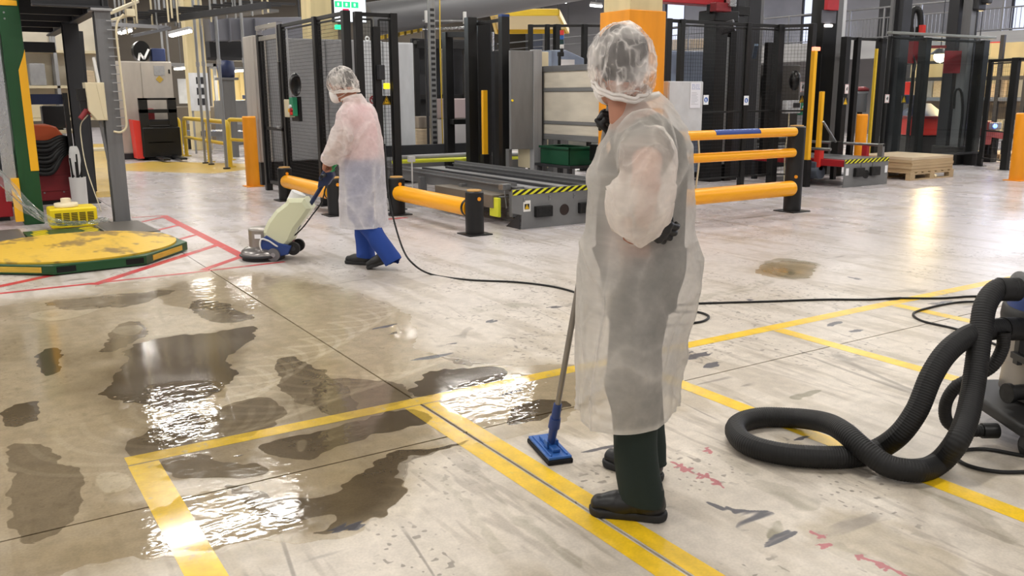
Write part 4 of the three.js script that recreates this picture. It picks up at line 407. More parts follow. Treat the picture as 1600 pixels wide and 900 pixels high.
// ================================================================ left: pallet wrapper, platform, red machine
const DIAMOND = (() => { const n = 256, d = new Uint8Array(n * n * 4); for (let j = 0; j < n; j++) for (let i = 0; i < n; i++) { const u = (i + j) / n * 16, v = (i - j) / n * 16 + 64, a = Math.sin(u * Math.PI) * Math.sin(v * Math.PI), k = (j * n + i) * 4; d[k] = d[k + 1] = d[k + 2] = 120 + 120 * clamp(a * a * 1.6 - .5); d[k + 3] = 255; } return tex(d, n, n, false, true); })();
{ const t = thing('pallet_wrapper', 'green and yellow pallet stretch wrapper with a round yellow turntable', 'wrapping machine'), cx = .98, cz = -9.6;
  const turn = (() => { const n = 512, d = new Uint8Array(n * n * 4); for (let j = 0; j < n; j++) for (let i = 0; i < n; i++) { const x = i / n * 4, y = j / n * 4, w = clamp(fbm2(x * 1.6 + 2, y * 1.6, 4) * 2.6 - .8), s = fbm2(x * 6, y * 2, 3), k = (j * n + i) * 4, q = clamp(sstep(.45, .7, s * .6 + w * .4) * .75 + (s - .5) * .5); d[k] = lerp(218, 128, q); d[k + 1] = lerp(178, 102, q); d[k + 2] = lerp(52, 52, q); d[k + 3] = 255; } return tex(d, n, n, true); })();
  const turnM = mat('worn_yellow_plate', 0xffffff, .5, 0, { map: turn, bumpMap: DIAMOND, bumpScale: .004 });
  const disc = (() => { const g = new THREE.CylinderGeometry(.93, .93, .022, 96); const p = g.attributes.position, u = g.attributes.uv; for (let i = 0; i < p.count; i++) u.setXY(i, p.getX(i) / 2 + .5, p.getZ(i) / 2 + .5); g.translate(cx, .1, cz); return g; })();
  part(t, 'turntable', disc, turnM, 'worn yellow round turntable');
  const rim = []; for (let i = 0; i < 8; i++) { const a = i / 8 * 2 * Math.PI + .297; rim.push([1.03 * Math.cos(a), 1.03 * Math.sin(a)]); }
  const base = (() => { const g = prism(rim, .075, .005); g.rotateX(Math.PI / 2); g.translate(cx, .09, cz); return g; })(); const b = part(t, 'turntable_base', base, M.green);
  for (let i = 0; i < 8; i++) { const a = (i + .5) / 8 * 2 * Math.PI + .297, ap = 1.03 * Math.cos(Math.PI / 8) + .006, L = 2.06 * Math.sin(Math.PI / 8), q = V(cx + ap * Math.cos(a), .052, cz + ap * Math.sin(a)), tx = V(-Math.sin(a), 0, Math.cos(a)); if (Math.sin(a) < -.3) continue;
    const mid = (k, w, h, m, n) => part(b, n, beam(q.clone().add(tx.clone().multiplyScalar(k - w / 2)), q.clone().add(tx.clone().multiplyScalar(k + w / 2)), .006, h, .001), m); if (i % 2 === 0) mid(0, L * .72, .05, mat('worn_yellow_label', 0xd9b23a, .6, 0, { map: G_MID }), 'label_plate'); else { for (const k of [-.37, .37]) mid(L * k, L * .2, .052, mat('pocket_dark', 0x060807, .9), 'fork_pocket'); } }
  const mz0 = -12.75, mz1 = -12.35; part(t, 'mast', box(0.713, 0, mz0, 0.94, 2.9, mz1, .01), M.green);
  part(t, 'mast_stripe', (() => { const x1 = 0.94, g = prism([[x1 - .085, .66], [x1 + .003, .66], [x1 + .003, 2.1], [x1 - .02, 2.02], [x1 - .085, 1.86]], .012, .002); g.translate(0, 0, mz1 - .004); return g; })(), M.yellow);
  part(t, 'mast_top', box(0.713 - .03, 2.6, mz1 - .02, 0.94 - .02, 2.66, mz1 + .012), M.yellow); part(t, 'mast_channel', [box(0.713 - .16, .3, mz1 - .15, 0.713 - .02, 2.7, mz1 - .02)], M.alu);
  part(t, 'side_guard', box(0.713 - .09, .05, mz1 - .02, 0.713 + .0, .58, mz1 + .04), M.yellow);
  for (const y of [2.45, 2.52]) part(t, 'bolt', pipe(V(0.713 + .06, y, mz1 - .01), V(0.713 + .06, y, mz1 + .012), .011, 8), M.galv);
  // drive housing under a slotted yellow cover
  const x0 = 0.939, x1 = 1.447, yT = 0.26; const cover = part(t, 'drive_cover', [box(x0, .03, -11.95, x1, yT, -11.55, .02)], M.brightYellow);
  for (let i = 0; i < 5; i++) { const u = lerp(x0 + .085, x1 - .075, i / 4), s = []; for (let j = 0; j < 7; j++) s.push(box(u - .034, .075 + j * .02, -11.552, u + .034, .086 + j * .02, -11.546, 0)); stuff(cover, 'vent_slots', s, mat('vent_dark', 0x2a2406, .8)); }
  part(t, 'ramp', [(() => { const g = prism([[-10.45, .02], [-10.45, .09], [-11.5, .03], [-11.5, .02]], .72, .002); g.rotateY(-Math.PI / 2); g.translate(1.36, 0, 0); return g; })()], M.green);
  const rs = rng(4); for (let i = 0; i < 7; i++) for (const s of [0, 1]) { const z = -10.6 - i * .13, x = s ? 1.18 + rs() * .05 : .68 + rs() * .06, y = lerp(.09, .03, (-10.45 - z) / 1.05) + .003; part(t, 'ramp_stripe', beam(V(x, y, z), V(x + .15, y, z - .05), .035, .003, 0), M.brightYellow); }
  for (const [a, c, n] of [[1.4, 1.92, 0], [.05, .62, 1]]) part(t, 'tread_plate', (() => { const ribs = [beam(V((a + c) / 2, .035, -11.7), V((a + c) / 2, .075, -10.35), c - a, .012, .002)]; for (let i = 0; i < 26; i++) { const f = i / 25, z = lerp(-11.68, -10.37, f), y = lerp(.041, .081, f); ribs.push(beam(V(a + .02, y, z), V(c - .02, y, z + .02 * (n ? -1 : 1)), .022, .008, 0)); } return ribs; })(), M.tread);
}
single('film_core', 'cream plastic film reel lying on top of the yellow drive cover', 'reel', [lathe([[.001, 0], [.125, 0], [.13, .006], [.13, .045], [.06, .05], [.055, .055], [.055, .1], [.04, .104], [.001, .104]], 1.139, 0.26 + .002, -11.74, 36)], mat('cream_plastic', 0xe6d9b8, .5));
{ // loose stretch film
  const n = 46, m = 16, pos = [], uv = [], idx = [], A = [V(.2, 1.05, -12.0), V(.5, .62, -11.75), V(.72, .3, -11.5), V(.95, .14, -11.2), V(1.25, .13, -11.05), V(1.5, .13, -11.2)]; const c = new THREE.CatmullRomCurve3(A);
  for (let i = 0; i <= n; i++) { const p = c.getPoint(i / n), w = .5; for (let j = 0; j <= m; j++) { const s = j / m - .5; pos.push(p.x + (n3(i * .2, j * .5, 3) - .5) * .07, Math.max(.1, p.y + s * .3 * (1 - i / n) + (ridge(i * .23, j * .55, 1) ** 2 - .3) * .05), p.z + s * w * (.4 + .6 * i / n) + (n3(i * .3, j * .6, 9) - .5) * .08); uv.push(i / n, j / m); } }
  for (let i = 0; i < n; i++) for (let j = 0; j < m; j++) { const a = i * (m + 1) + j; idx.push(a, a + 1, a + m + 1, a + 1, a + m + 2, a + m + 1); }
  const g = new THREE.BufferGeometry(); g.setAttribute('position', new THREE.Float32BufferAttribute(pos, 3)); g.setAttribute('uv', new THREE.Float32BufferAttribute(uv, 2)); g.setIndex(idx); g.computeVertexNormals();
  single('stretch_film', 'crumpled clear stretch film trailing over the wrapper ramp', 'plastic film', g, mat('film', 0xf2f6f4, .12, 0, { phys: true, transmission: .9, ior: 1.5, side: THREE.DoubleSide })); }
// ---- steel platform
{ const t = thing('steel_platform', 'dark steel platform on grey columns above the wrapping machine', 'platform');
  const yB = 2.56, zf = -11.7, x1 = 1.83, x0 = 1.02; part(t, 'deck', box(x0, yB + .2, -17.5, x1 + .1, yB + .3, zf + .05), M.darkSteel); part(t, 'deck', box(-1.5, yB + .2, -17.5, x0, yB + .3, -12.95), M.darkSteel);
  part(t, 'edge_beam', [box(x0, yB, zf - .14, x1, yB + .022, zf), box(x0, yB + .02, zf - .08, x1, yB + .28, zf - .06), box(x0, yB + .26, zf - .14, x1, yB + .3, zf)], M.darkSteel); part(t, 'edge_beam', [box(x1 - .14, yB, -17.5, x1, yB + .022, zf - .14), box(x1 - .08, yB + .02, -17.5, x1 - .06, yB + .28, zf)], M.darkSteel);
  for (const z of [-13.2, -14.35, -15.6, -16.8]) part(t, 'cross_beam', box(-1.5, yB + .02, z - .05, x1 - .1, yB + .2, z + .05), M.darkSteel);
  const col = (xa, xb, z, m) => { const c = part(t, 'column', [box(xa, 0, z - .012, xb, yB, z), box(xa, 0, z - .2, xb, yB, z - .188), box((xa + xb) / 2 - .006, 0, z - .19, (xa + xb) / 2 + .006, yB, z - .01)], m); part(c, 'foot_plate', box(xa - .05, 0, z - .25, xb + .05, .018, z + .05), m); return c; };
  col(1.662, 1.838, -11.72, M.greySteel); part(t, 'column_head', box(1.662 - .04, yB - .03, -11.95, 1.838 + .02, yB, -11.68), M.lightSteel);
  col(1.604, 1.81, -14.35, M.darkSteel); col(.55, .78, -15.8, M.darkSteel);
  part(t, 'brace', beam(V(1.98, .02, -15.95), V(2.02, 2.56, -15.95), .09, .09), M.darkSteel);
  part(t, 'tie_beam', box(.7, 2.163, -14.56, 1.5, 2.305, -14.5), M.darkSteel); part(t, 'tie_beam', box(.98, 1.439, -14.56, 1.52, 1.584, -14.5), M.navy);
}
{ const t = thing('cable_ladder', 'pale vertical cable ladder fixed to the front platform column', 'cable ladder'), x = 1.838, z = -11.76, y0 = 1.195, y1 = 2.52;
  part(t, 'side_rail', box(x + .005, y0, z - .26, x + .02, y1, z - .24), M.lightSteel);
  for (let i = 0; i < 13; i++) { const y = lerp(y0, y1 - .1, i / 12); part(t, 'rung', box(x - .06, y - .006, z + .05, x + .06, y + .006, z + .062, .002), M.lightSteel); }
  part(t, 'cable', bent([V(x - .1, y0 - .06, z + .075), V(x - .02, y0 - .08, z + .075), V(x + .055, y0 - .02, z + .075), V(x + .055, y0 + .15, z + .075), V(x + .035, 2.3, z + .075), V(x + .06, 2.42, z + .075), V(x + .14, 2.5, z + .075)], .013, .09), M.boxBeige); }
{ const z = -11.66, a = [1.478,1.701], b = [1.671,1.701], c = [1.673,1.276], d = [1.568,1.278], e = [1.488,1.391], f = [1.49,1.48];
  const t = thing('control_box', 'beige angled control box mounted between the grey platform columns', 'control box'); part(t, 'housing', (() => { const g = prism([d, c, b, a, f, e], .22, .008); g.translate(0, 0, z - .2); return g; })(), M.boxBeige); part(t, 'door', (() => { const m = (a[0] + b[0]) / 2, m2 = (d[0] + c[0]) / 2; const g = prism([[m2 + .02, d[1] + .02], [c[0] - .015, c[1] + .02], [b[0] - .015, b[1] - .015], [m + .02, a[1] - .015]], .008, .003); g.translate(0, 0, z + .022); return g; })(), M.boxBeige);
  part(t, 'back_socket', [box(a[0] - .09, f[1] + .02, z - .16, a[0] + .01, a[1] - .06, z - .02), box(a[0] - .07, e[1] - .04, z - .14, a[0] + .03, f[1] + .03, z - .04)], M.black); part(t, 'conduit', pipe(V(a[0] + .16, a[1], z - .08), V(a[0] + .13, a[1] + .3, z - .08), .018, 10), M.white); part(t, 'bracket', [beam(V(d[0] + .04, d[1], z - .1), V(d[0] + .14, .3, z - .1), .05, .03)], M.greySteel);
  part(t, 'socket_plug', [pipe(V(e[0] - .02, e[1] - .0, z - .04), V(e[0] - .1, e[1] - .1, z - .02), .03, 14), pipe(V(e[0] + .03, e[1] - .03, z - .04), V(e[0] - .02, e[1] + .01, z - .04), .035, 14)], M.darkRed); }
single('drop_cable', 'thin pale cable hanging from the control box down to the floor', 'cable', path([V(1.741,1.291,-13.819), V(1.67,1.145,-14.1), V(1.648,0.888,-13.995), V(1.645,0.569,-13.761), V(1.674,0.283,-13.506), V(1.697,0.124,-13.372), V(1.701,0.01,-13.189)], .008, 6), M.boxBeige);
{ // red machine with an orange hood
  const zf = -14.5, xa = 0.944, xb = 1.518; const t = thing('red_machine', 'red sheet steel machine with an orange hood behind the green mast', 'machine'); part(t, 'body', box(xa - .3, .06, zf - .9, xb, 0.74, zf, .015), M.darkRed); part(t, 'door', box(xa + .05, .2, zf, xb - .03, 0.427, zf + .012), M.darkRed); part(t, 'plinth', box(xa - .25, 0, zf - .85, xb - .05, .06, zf - .05), M.black);
  part(t, 'hood', (() => { const yb = 0.978, yt = 1.126, g = prism([[xa - .3, yb - .1], [xb - .02, yb - .05], [xb - .14, yt - .02], [xb - .2, yt], [xa - .3, yt]], .8, .02); g.translate(0, 0, zf - .8); return g; })(), M.orangeHood);
  for (let i = 0; i < 9; i++) part(t, 'hose', path([V(xa - .1, 0.951 - i * .05, zf + .05), V(xa + .3, 0.909 - i * .055, zf + .1 + .02 * (i % 3)), V(xb - .1, 0.977 - i * .035, zf + .09), V(xb + .06, 0.938 - i * .02, zf - .1)], .03, 8), M.rubber); for (const x of [xa + .2, xb - .12]) part(t, 'bolt', pipe(V(x, .18, zf + .01), V(x, .18, zf + .02), .012, 8), M.galv); part(t, 'upright', box(xb + .0, .05, zf + .02, xb + .06, 1.6, zf + .1), M.black); }
{ const t = thing('umbrella_bin', 'white cylindrical bin standing beside the red machine', 'bin', null, V(1.533,0,-13.914)); part(t, 'tub', lathe([[.001, 0], [.1, 0], [.105, .01], [.11, .42], [.112, .43], [.102, .43], [.098, .02], [.001, .015]]), M.white); part(t, 'contents', [0, 1, 2, 3].map((i) => pipe(V(.04 * Math.cos(i * 1.7), .03, .04 * Math.sin(i * 1.7)), V(.07 * Math.cos(i * 1.7), .6 + i * .05, .07 * Math.sin(i * 1.7)), .012, 8)), M.black); }
{ const t = thing('hanging_bag', 'white printed bag hanging between the red machine and dark column', 'bag'); part(t, 'bag', (() => { const f = (x, y, z) => Math.max(ell(0, 0, 0, .075, .26, .05)(x, y, z) + (ridge(x * 20, y * 8, z * 20) - .5) * .012, y - .2); return mesher(f, [-.11, -.3, -.1], [.11, .28, .1], .012); })().translate(1.567,0.649,-14.284), M.white); part(t, 'cord', pipe(V(1.577,0.759,-14.277), V(1.589,0.969,-14.27), .006, 6), M.black); }
{ const t = thing('red_cabinet', 'red equipment cabinet with a grey cover at the frame edge', 'cabinet'); const x = 0.657; part(t, 'body', box(x - .9, .05, -13.6, x - .02, 0.57, -12.9, .015), M.red); part(t, 'cover', [box(x - .9, 0.594, -13.6, x - .02, 0.913, -12.95, .03)], M.darkSteel); part(t, 'plinth', box(x - .85, 0, -13.55, x - .06, .05, -12.95), M.black); part(t, 'shelf', box(x - .9, 0.626 - .03, -13.6, x, 0.626, -12.85), M.lightSteel); }
// ---- clutter beyond the platform: shelves, tanks, panels
{ const zf = -19, t = thing('shelf_rack', 'cluttered pale shelf rack far behind the dark columns', 'rack'); const xa = 1.1, xb = 2.9; for (const x of [xa, 1.95, xb]) { part(t, 'upright', box(x - .03, 0, zf - .5, x + .03, 3.2, zf - .46), M.lightSteel); part(t, 'upright', box(x - .03, 0, zf - .04, x + .03, 3.2, zf), M.lightSteel); } for (const y of [.5, 1.1, 1.7, 2.35]) part(t, 'shelf', box(xa, y, zf - .5, xb, y + .05, zf), M.boxBeige); part(t, 'back_panel', box(xa, 1.2, zf - .53, xb, 3.2, zf - .5), M.panelCream);
  for (const [n, l, x, y, w, h, m] of [['carton', 'pale carton on the middle shelf of the far rack', 1.25, 1.15, .4, .34, M.boxBeige], ['crate', 'orange crate on the middle shelf of the far rack', 2.3, 1.15, .42, .3, M.orangeHood], ['canister', 'grey canister on the upper shelf of the far rack', 1.5, 1.75, .26, .4, M.cabinetGrey], ['carton', 'brown carton on the upper shelf of the far rack', 2.2, 1.75, .4, .28, M.woodTop], ['crate', 'dark crate on the lower shelf of the far rack', 1.4, .55, .4, .3, M.darkSteel]]) single(n, l, n, [box(x, y + .003, zf - .42, x + w, y + h, zf - .08, .012), box(x + .03, y + h - .01, zf - .4, x + w - .03, y + h + .008, zf - .1, .004)], m, 'stores on the far shelf rack'); }
single('work_table', 'pale work table with an orange edge behind the red machine', 'table', [box(1.05, .95, -17.2, 2.1, 1.0, -16.5), ...[[1.1, -17.1], [2.05, -17.1], [1.1, -16.55], [2.05, -16.55]].map(([x, z]) => box(x - .03, 0, z - .03, x + .03, .95, z + .03))], M.boxBeige);
{ const t = thing('black_monitor', 'black boxy monitor standing on the pale work table', 'monitor'); part(t, 'body', box(1.42, 1.03, -17, 1.82, 1.4, -16.7, .02), M.blackGloss); part(t, 'foot', box(1.52, 1.0, -16.95, 1.72, 1.03, -16.75), M.black); }
{ // grey two-door switch cabinet
  const z = -23.9, xa = 3.657, xb = 5.049, yt = 2.387, xm = 4.311; const t = thing('switch_cabinet', 'tall pale two-door switch cabinet behind the black pallet stacker', 'cabinet'); part(t, 'body', box(xa, .15, z - .6, xb, yt, z, .01), M.cabinet); part(t, 'plinth', box(xa + .01, 0, z - .6, xb - .01, .15, z - .02), M.darkSteel);
  for (const [a, b] of [[xa, xm], [xm, xb]]) { const d = part(t, 'door', box(a + .006, .17, z, b - .006, yt - .02, z + .02, .006), M.cabinet); for (const y of [.6, 1.35, 2.1]) part(d, 'latch', box(a === xa ? a + .05 : b - .09, y, z + .02, a === xa ? a + .09 : b - .05, y + .1, z + .03), M.black); }
  part(t, 'rating_plate', box(4.617, 2.049, z + .02, 4.875, 2.283, z + .026), M.cabinetGrey); part(t, 'warning_diamond', (() => { const g = new THREE.BoxGeometry(.13, .13, .006); g.rotateZ(Math.PI / 4); g.translate(4.734,1.956, z + .024); return g; })(), mat('faded_yellow', 0xb0933a, .6)); for (const y of [1.845, 1.059]) part(t, 'hinge', box(xa - .05, y - .08, z - .02, xa + .06, y + .08, z + .05), M.orange); }
{ const t = thing('fan_housing', 'round black fan housing with a white zigzag mark atop the switch cabinet', 'fan'), x = 4.414, y = 2.38 + .01, z = -24.2; part(t, 'housing', (() => { const g = new THREE.CylinderGeometry(.2, .2, .3, 28); g.rotateX(Math.PI / 2); g.scale(1, 1.25, 1); g.translate(x, y + .25, z); return g; })(), M.blackGloss); part(t, 'mark', [beam(V(x - .1, y + .02, z + .155), V(x - .06, y + .2, z + .155), .012, .05, 0), beam(V(x - .06, y + .2, z + .155), V(x + .03, y + .06, z + .155), .012, .05, 0), beam(V(x + .03, y + .06, z + .155), V(x + .16, y + .3, z + .155), .012, .05, 0)], M.paper); }
single('blue_tank', 'dark blue rectangular tank on top of the switch cabinet', 'tank', [box(4.641, 2.401, -24.45, 4.963, 2.714, -24.05, .02)], M.navy);
{ // pedestrian pallet stacker
  const z = -23.2, X = (p) => p; const xa = 4.071, xb = 4.941, yt = 1.503; const t = thing('pallet_stacker', 'black pallet stacker with a red side parked by the switch cabinet', 'forklift'); void X;
  part(t, 'mast', [box(xa, .1, z - .12, xa + .2, yt, z), box(xb - .2, .1, z - .12, xb, yt, z), box(xa, yt - .05, z - .12, xb, yt, z), box(xa, yt - .36, z - .12, xb, yt - .27, z)], M.black); part(t, 'chassis', [box(xa + .02, .08, z - .6, xb + .04, .8, z + .02, .03)], M.blackGloss); part(t, 'battery_cover', box(xa + .12, .78, z - .55, xb - .05, .98, z - .03, .04), M.black); part(t, 'side_panel', (() => { const g = prism([[xa - .12, .06], [xa + .02, .06], [xa + .0, .95], [xa - .16, .98]], .5, .01); g.translate(0, 0, z - .55); return g; })(), M.redBright); part(t, 'load_guard', box(xa + .14, .82, z - .01, xb - .14, .85, z), M.darkSteel); part(t, 'load_guard', box(xa + .14, .42, z, xb - .14, .45, z + .02), M.darkSteel);
  for (const k of [.25, .7]) part(t, 'fork', box(lerp(xa, xb, k) + .05, .05, z, lerp(xa, xb, k) + .2, .1, z + 1.0, .01), M.black); part(t, 'seat', box(xa + .16, .95, z - .5, xa + .42, 1.25, z - .35, .05), M.darkRed); for (const x of [xa + .1, xb - .1]) part(t, 'wheel', pipe(V(x - .05, .08, z - .3), V(x + .05, .08, z - .3), .08, 16), M.rubber); }
// yellow tube railings
function railing(label, pts, h, mid, legs) { const t = thing('safety_railing', label, 'railing'), r = .05; const p0 = pts[0], p1 = pts[1]; part(t, 'top_rail', bent([V(p0[0], 0, p0[1]), V(p0[0], h, p0[1]), V(p1[0], h, p1[1]), V(p1[0], 0, p1[1])], r, .14), M.railYellow); part(t, 'mid_rail', pipe(V(p0[0], mid, p0[1]), V(p1[0], mid, p1[1]), r * .8), M.railYellow); for (const k of legs) part(t, 'post', pipe(V(lerp(p0[0], p1[0], k), 0, lerp(p0[1], p1[1], k)), V(lerp(p0[0], p1[0], k), h, lerp(p0[1], p1[1], k)), r), M.railYellow); for (const k of [0, 1, ...legs]) part(t, 'foot_plate', cbox(lerp(p0[0], p1[0], k), .01, lerp(p0[1], p1[1], k), .2, .02, .2), M.railYellow); }
railing('yellow tube railing in front of the switch cabinet', [[4.018,-24.713], [5.283,-24.676]], .98, .5, []);
railing('yellow tube railing between the pallet stacker and the orange bollard', [[5.337,-24.328], [5.294,-19.985]], .98, .5, [.58]);
railing('yellow tube railing running behind the orange bollard', [[5.906,-22.19], [6.406,-19.841]], .98, .5, [.5]);
function bollard(label, p, r, h) { const t = thing('bollard', label, 'bollard', null, V(p[0], 0, p[1])); part(t, 'tube', lathe([[r, .012], [r, h - .03], [r * .93, h], [.001, h + .003]], 0, 0, 0, 36), M.orange); part(t, 'base_plate', box(-r - .035, 0, -r - .035, r + .035, .014, r + .035), M.orange); return t; }
bollard('orange bollard standing before the yellow railings', [4.467,-15.456], .115, 1.2);

// ================================================================ middle: guarded machine cell and its conveyor
function wires(p0, p1, y0, y1, pitch = .05, r = .0022) {               // welded wire mesh between two uprights
  const g = [], L = Math.hypot(p1[0] - p0[0], p1[1] - p0[1]), n = Math.round(L / pitch), m = Math.round((y1 - y0) / pitch);
  for (let i = 1; i < n; i++) { const t = i / n, x = lerp(p0[0], p1[0], t), z = lerp(p0[1], p1[1], t); g.push(pipe(V(x, y0, z), V(x, y1, z), r, 3)); }
  for (let j = 0; j <= m; j++) { const y = lerp(y0, y1, j / m); g.push(pipe(V(p0[0], y, p0[1]), V(p1[0], y, p1[1]), r, 3)); } return g; }
function fence(label, posts, h, opt = {}) {                             // posts: [x, z, width]; panels between neighbours listed in opt.panels
  const t = thing('safety_fence', label, 'fence'), w = (p) => p[2] || .08; for (const p of posts) { const q = part(t, 'post', box(p[0] - w(p) / 2, 0, p[1] - w(p) / 2, p[0] + w(p) / 2, p[3] || h, p[1] + w(p) / 2, .006), M.black); part(q, 'foot_plate', box(p[0] - .09, 0, p[1] - .09, p[0] + .09, .012, p[1] + .09), M.black); }
  for (let i = 0; i + 1 < posts.length; i++) { const a = posts[i], b = posts[i + 1], k = opt.panels ? opt.panels[i] : 1; if (k === 0) continue; part(t, 'top_rail', beam(V(a[0], h - .03, a[1]), V(b[0], h - .03, b[1]), .04, .05), M.black); if (k === 2) continue;
    const d = V(b[0] - a[0], 0, b[1] - a[1]).normalize().multiplyScalar(.05), p0 = [a[0] + d.x, a[1] + d.z], p1 = [b[0] - d.x, b[1] - d.z], y0 = opt.y0 || .18; const f = part(t, 'panel_frame', [beam(V(p0[0], y0, p0[1]), V(p1[0], y0, p1[1]), .025, .025), beam(V(p0[0], h - .09, p0[1]), V(p1[0], h - .09, p1[1]), .025, .025), ...[p0, p1].map((q) => beam(V(q[0], y0, q[1]), V(q[0], h - .09, q[1]), .025, .025)), ...(opt.mid ? [beam(V(p0[0], opt.mid, p0[1]), V(p1[0], opt.mid, p1[1]), .02, .03)] : [])], M.black); stuff(f, 'wire_mesh', wires(p0, p1, y0, h - .09, opt.pitch || .05), M.black); }
  return t; }
const xA = 4.5, zB = -11.1, FH = 2.6;
fence('black mesh safety fence beside the grey cabinets, running to the corner post', [[xA, -13.544], [xA, -12.08, .1], [xA, -11.02, .1]], FH, { panels: [1, 1] });
{ // fence door with a bright frame
  const z0 = -14.666, z1 = -13.637, t = thing('fence_door', 'mesh access door with a bright metal frame at the end of the black fence', 'door'); part(t, 'post', [box(xA - .05, 0, z0 - .05, xA + .05, FH - .1, z0 + .05)], M.black); part(t, 'leaf_frame', [box(xA - .02, .12, z0 + .07, xA + .02, FH - .2, z0 + .13), box(xA - .02, .12, z1 - .14, xA + .02, FH - .2, z1 - .07), box(xA - .02, .12, z0 + .07, xA + .02, .18, z1 - .07), box(xA - .02, 1.0, z0 + .07, xA + .02, 1.05, z1 - .07)], M.black); stuff(t, 'wire_mesh', wires([xA, z0 + .12], [xA, z1 - .12], .15, FH - .2), M.black);
  part(t, 'header', [box(xA - .04, FH - .2, z0 + .02, xA + .04, FH - .13, z1 - .06), box(xA - .05, FH - .03, z0 - .05, xA + .05, FH + .04, z1 - .0), box(xA - .04, FH - .7, z0 - .04, xA + .04, FH + .02, z0 + .02), box(xA - .04, FH - .55, z1 - .08, xA + .04, FH + .02, z1 - .04)], M.chrome); part(t, 'handle', pipe(V(xA - .06, 1.06, z1 - .2), V(xA - .06, 1.06, z1 - .05), .02), M.galv); }
// things on the fence
const sign = (name, label, p, right, w, h, draw, group) => tag(mesh(numbered(name), sheet(p, right, V(0, 1, 0), w, h), [M.paper, M.paper, M.paper, M.paper, canvasMat('print', 128, Math.round(128 * h / w), draw), M.paper], scene), label, 'sign', group);
const tri = (g, w, h) => { g.fillStyle = '#1a1a18'; g.fillRect(0, 0, w, h); g.fillStyle = '#f2c318'; g.beginPath(); g.moveTo(w / 2, h * .02); g.lineTo(w * .99, h * .97); g.lineTo(w * .01, h * .97); g.fill(); g.strokeStyle = '#1c1a10'; g.lineWidth = w * .05; g.beginPath(); g.moveTo(w / 2, h * .16); g.lineTo(w * .88, h * .9); g.lineTo(w * .12, h * .9); g.closePath(); g.stroke(); g.fillStyle = '#1c1a10'; g.beginPath(); g.moveTo(w * .53, h * .36); g.lineTo(w * .42, h * .62); g.lineTo(w * .52, h * .62); g.lineTo(w * .46, h * .84); g.lineTo(w * .6, h * .55); g.lineTo(w * .5, h * .55); g.fill(); };
const mand = (g, w, h) => { g.fillStyle = '#e8ecf2'; g.fillRect(0, 0, w, h); g.fillStyle = '#2a62b8'; g.beginPath(); g.arc(w / 2, h / 2, w * .36, 0, 7); g.fill(); g.fillStyle = '#e8ecf2'; g.beginPath(); g.arc(w * .46, h * .46, w * .13, 0, 7); g.fill(); g.fillRect(w * .4, h * .52, w * .2, h * .16); };
const ban = (g, w, h) => { g.fillStyle = '#e6e4e2'; g.fillRect(0, 0, w, h); g.strokeStyle = '#b5202c'; g.lineWidth = w * .1; g.beginPath(); g.arc(w / 2, h * .45, w * .3, 0, 7); g.stroke(); g.beginPath(); g.moveTo(w * .3, h * .3); g.lineTo(w * .7, h * .6); g.stroke(); g.fillStyle = '#333'; g.fillRect(w * .44, h * .3, w * .12, h * .3); };
const pict = (g, w, h) => { g.fillStyle = '#e9e8ea'; g.fillRect(0, 0, w, h); g.strokeStyle = '#c23a40'; g.lineWidth = w * .05; g.strokeRect(w * .06, h * .05, w * .88, h * .9); g.fillStyle = '#2c2c30'; g.beginPath(); g.moveTo(w * .62, h * .22); g.lineTo(w * .62, h * .75); g.lineTo(w * .3, h * .52); g.fill(); g.fillRect(w * .66, h * .3, w * .1, h * .3); };
const RX = V(1, 0, 0), RZ = V(0, 0, -1), RZf = V(0, 0, 1);
{ const z = -13.14, y = 1.37, t = thing('switch_box', 'pale emergency stop box with red and green buttons on the fence door post', 'switch box'); part(t, 'housing', box(xA - .14, y - .14, z - .08, xA - .05, y + .12, z + .14, .01), M.boxBeige); part(t, 'bracket', box(xA - .05, y - .2, z - .02, xA, y + .16, z + .3), M.black); part(t, 'button_panel', box(xA - .14, y - .12, z + .16, xA - .07, y + .15, z + .32, .008), mat('panel_green', 0x1f7f5a, .5)); for (const [dy, dz, m] of [[-.04, .2, M.yellow], [-.08, .27, M.redBright], [-.03, .28, M.red], [.02, .24, M.paper]]) part(t, 'button', pipe(V(xA - .14, y + dy, z + dz), V(xA - .17, y + dy, z + dz), .026, 14), m); part(t, 'conduit', pipe(V(xA - .07, y + .12, z + .05), V(xA - .07, 2.5, z + .03), .012, 8), M.lightSteel); }
{ const p = V(xA - .1, 1.703, -12.772); single('black_helmet', 'black face shield hanging on the mesh fence beside the switch box', 'face shield', mesher((x, y, z) => Math.max(ell(0, 0, 0, .08, .17, .12)(x, y, z), -ell(-.0, -.02, .09, .12, .13, .07)(x, y, z)), [-.12, -.22, -.16], [.12, .22, .16], .012).translate(p.x, p.y, p.z), M.blackGloss); }
sign('sign', 'small white prohibition sign on the mesh fence behind the far person', V(4.896,1.476,-11.15), RX, .15, .17, ban); sign('sign', 'yellow warning triangle on the fence right of the far person', V(5.091,1.475,-11.15), RX, .13, .12, tri);
single('yellow_lamp', 'small square yellow signal lamp above the warning triangle on the fence', 'lamp', box(5.059, 1.626, -11.17, 5.134, 1.701, -11.12, .01), glow('yellow_glow', 0xf2d21a, 1.0));
fence('black mesh safety fence behind the far person and the conveyor', [[4.7, zB, .1], [4.942, zB, .1, 2.421], [5.196, zB, .1]], FH, { panels: [1, 1] });
single('post_cover', 'small grey box on the narrow post of the mesh fence', 'junction box', box(4.909, 1.742, zB + .06, 4.991, 1.931, zB + .16, .01), M.darkSteel);
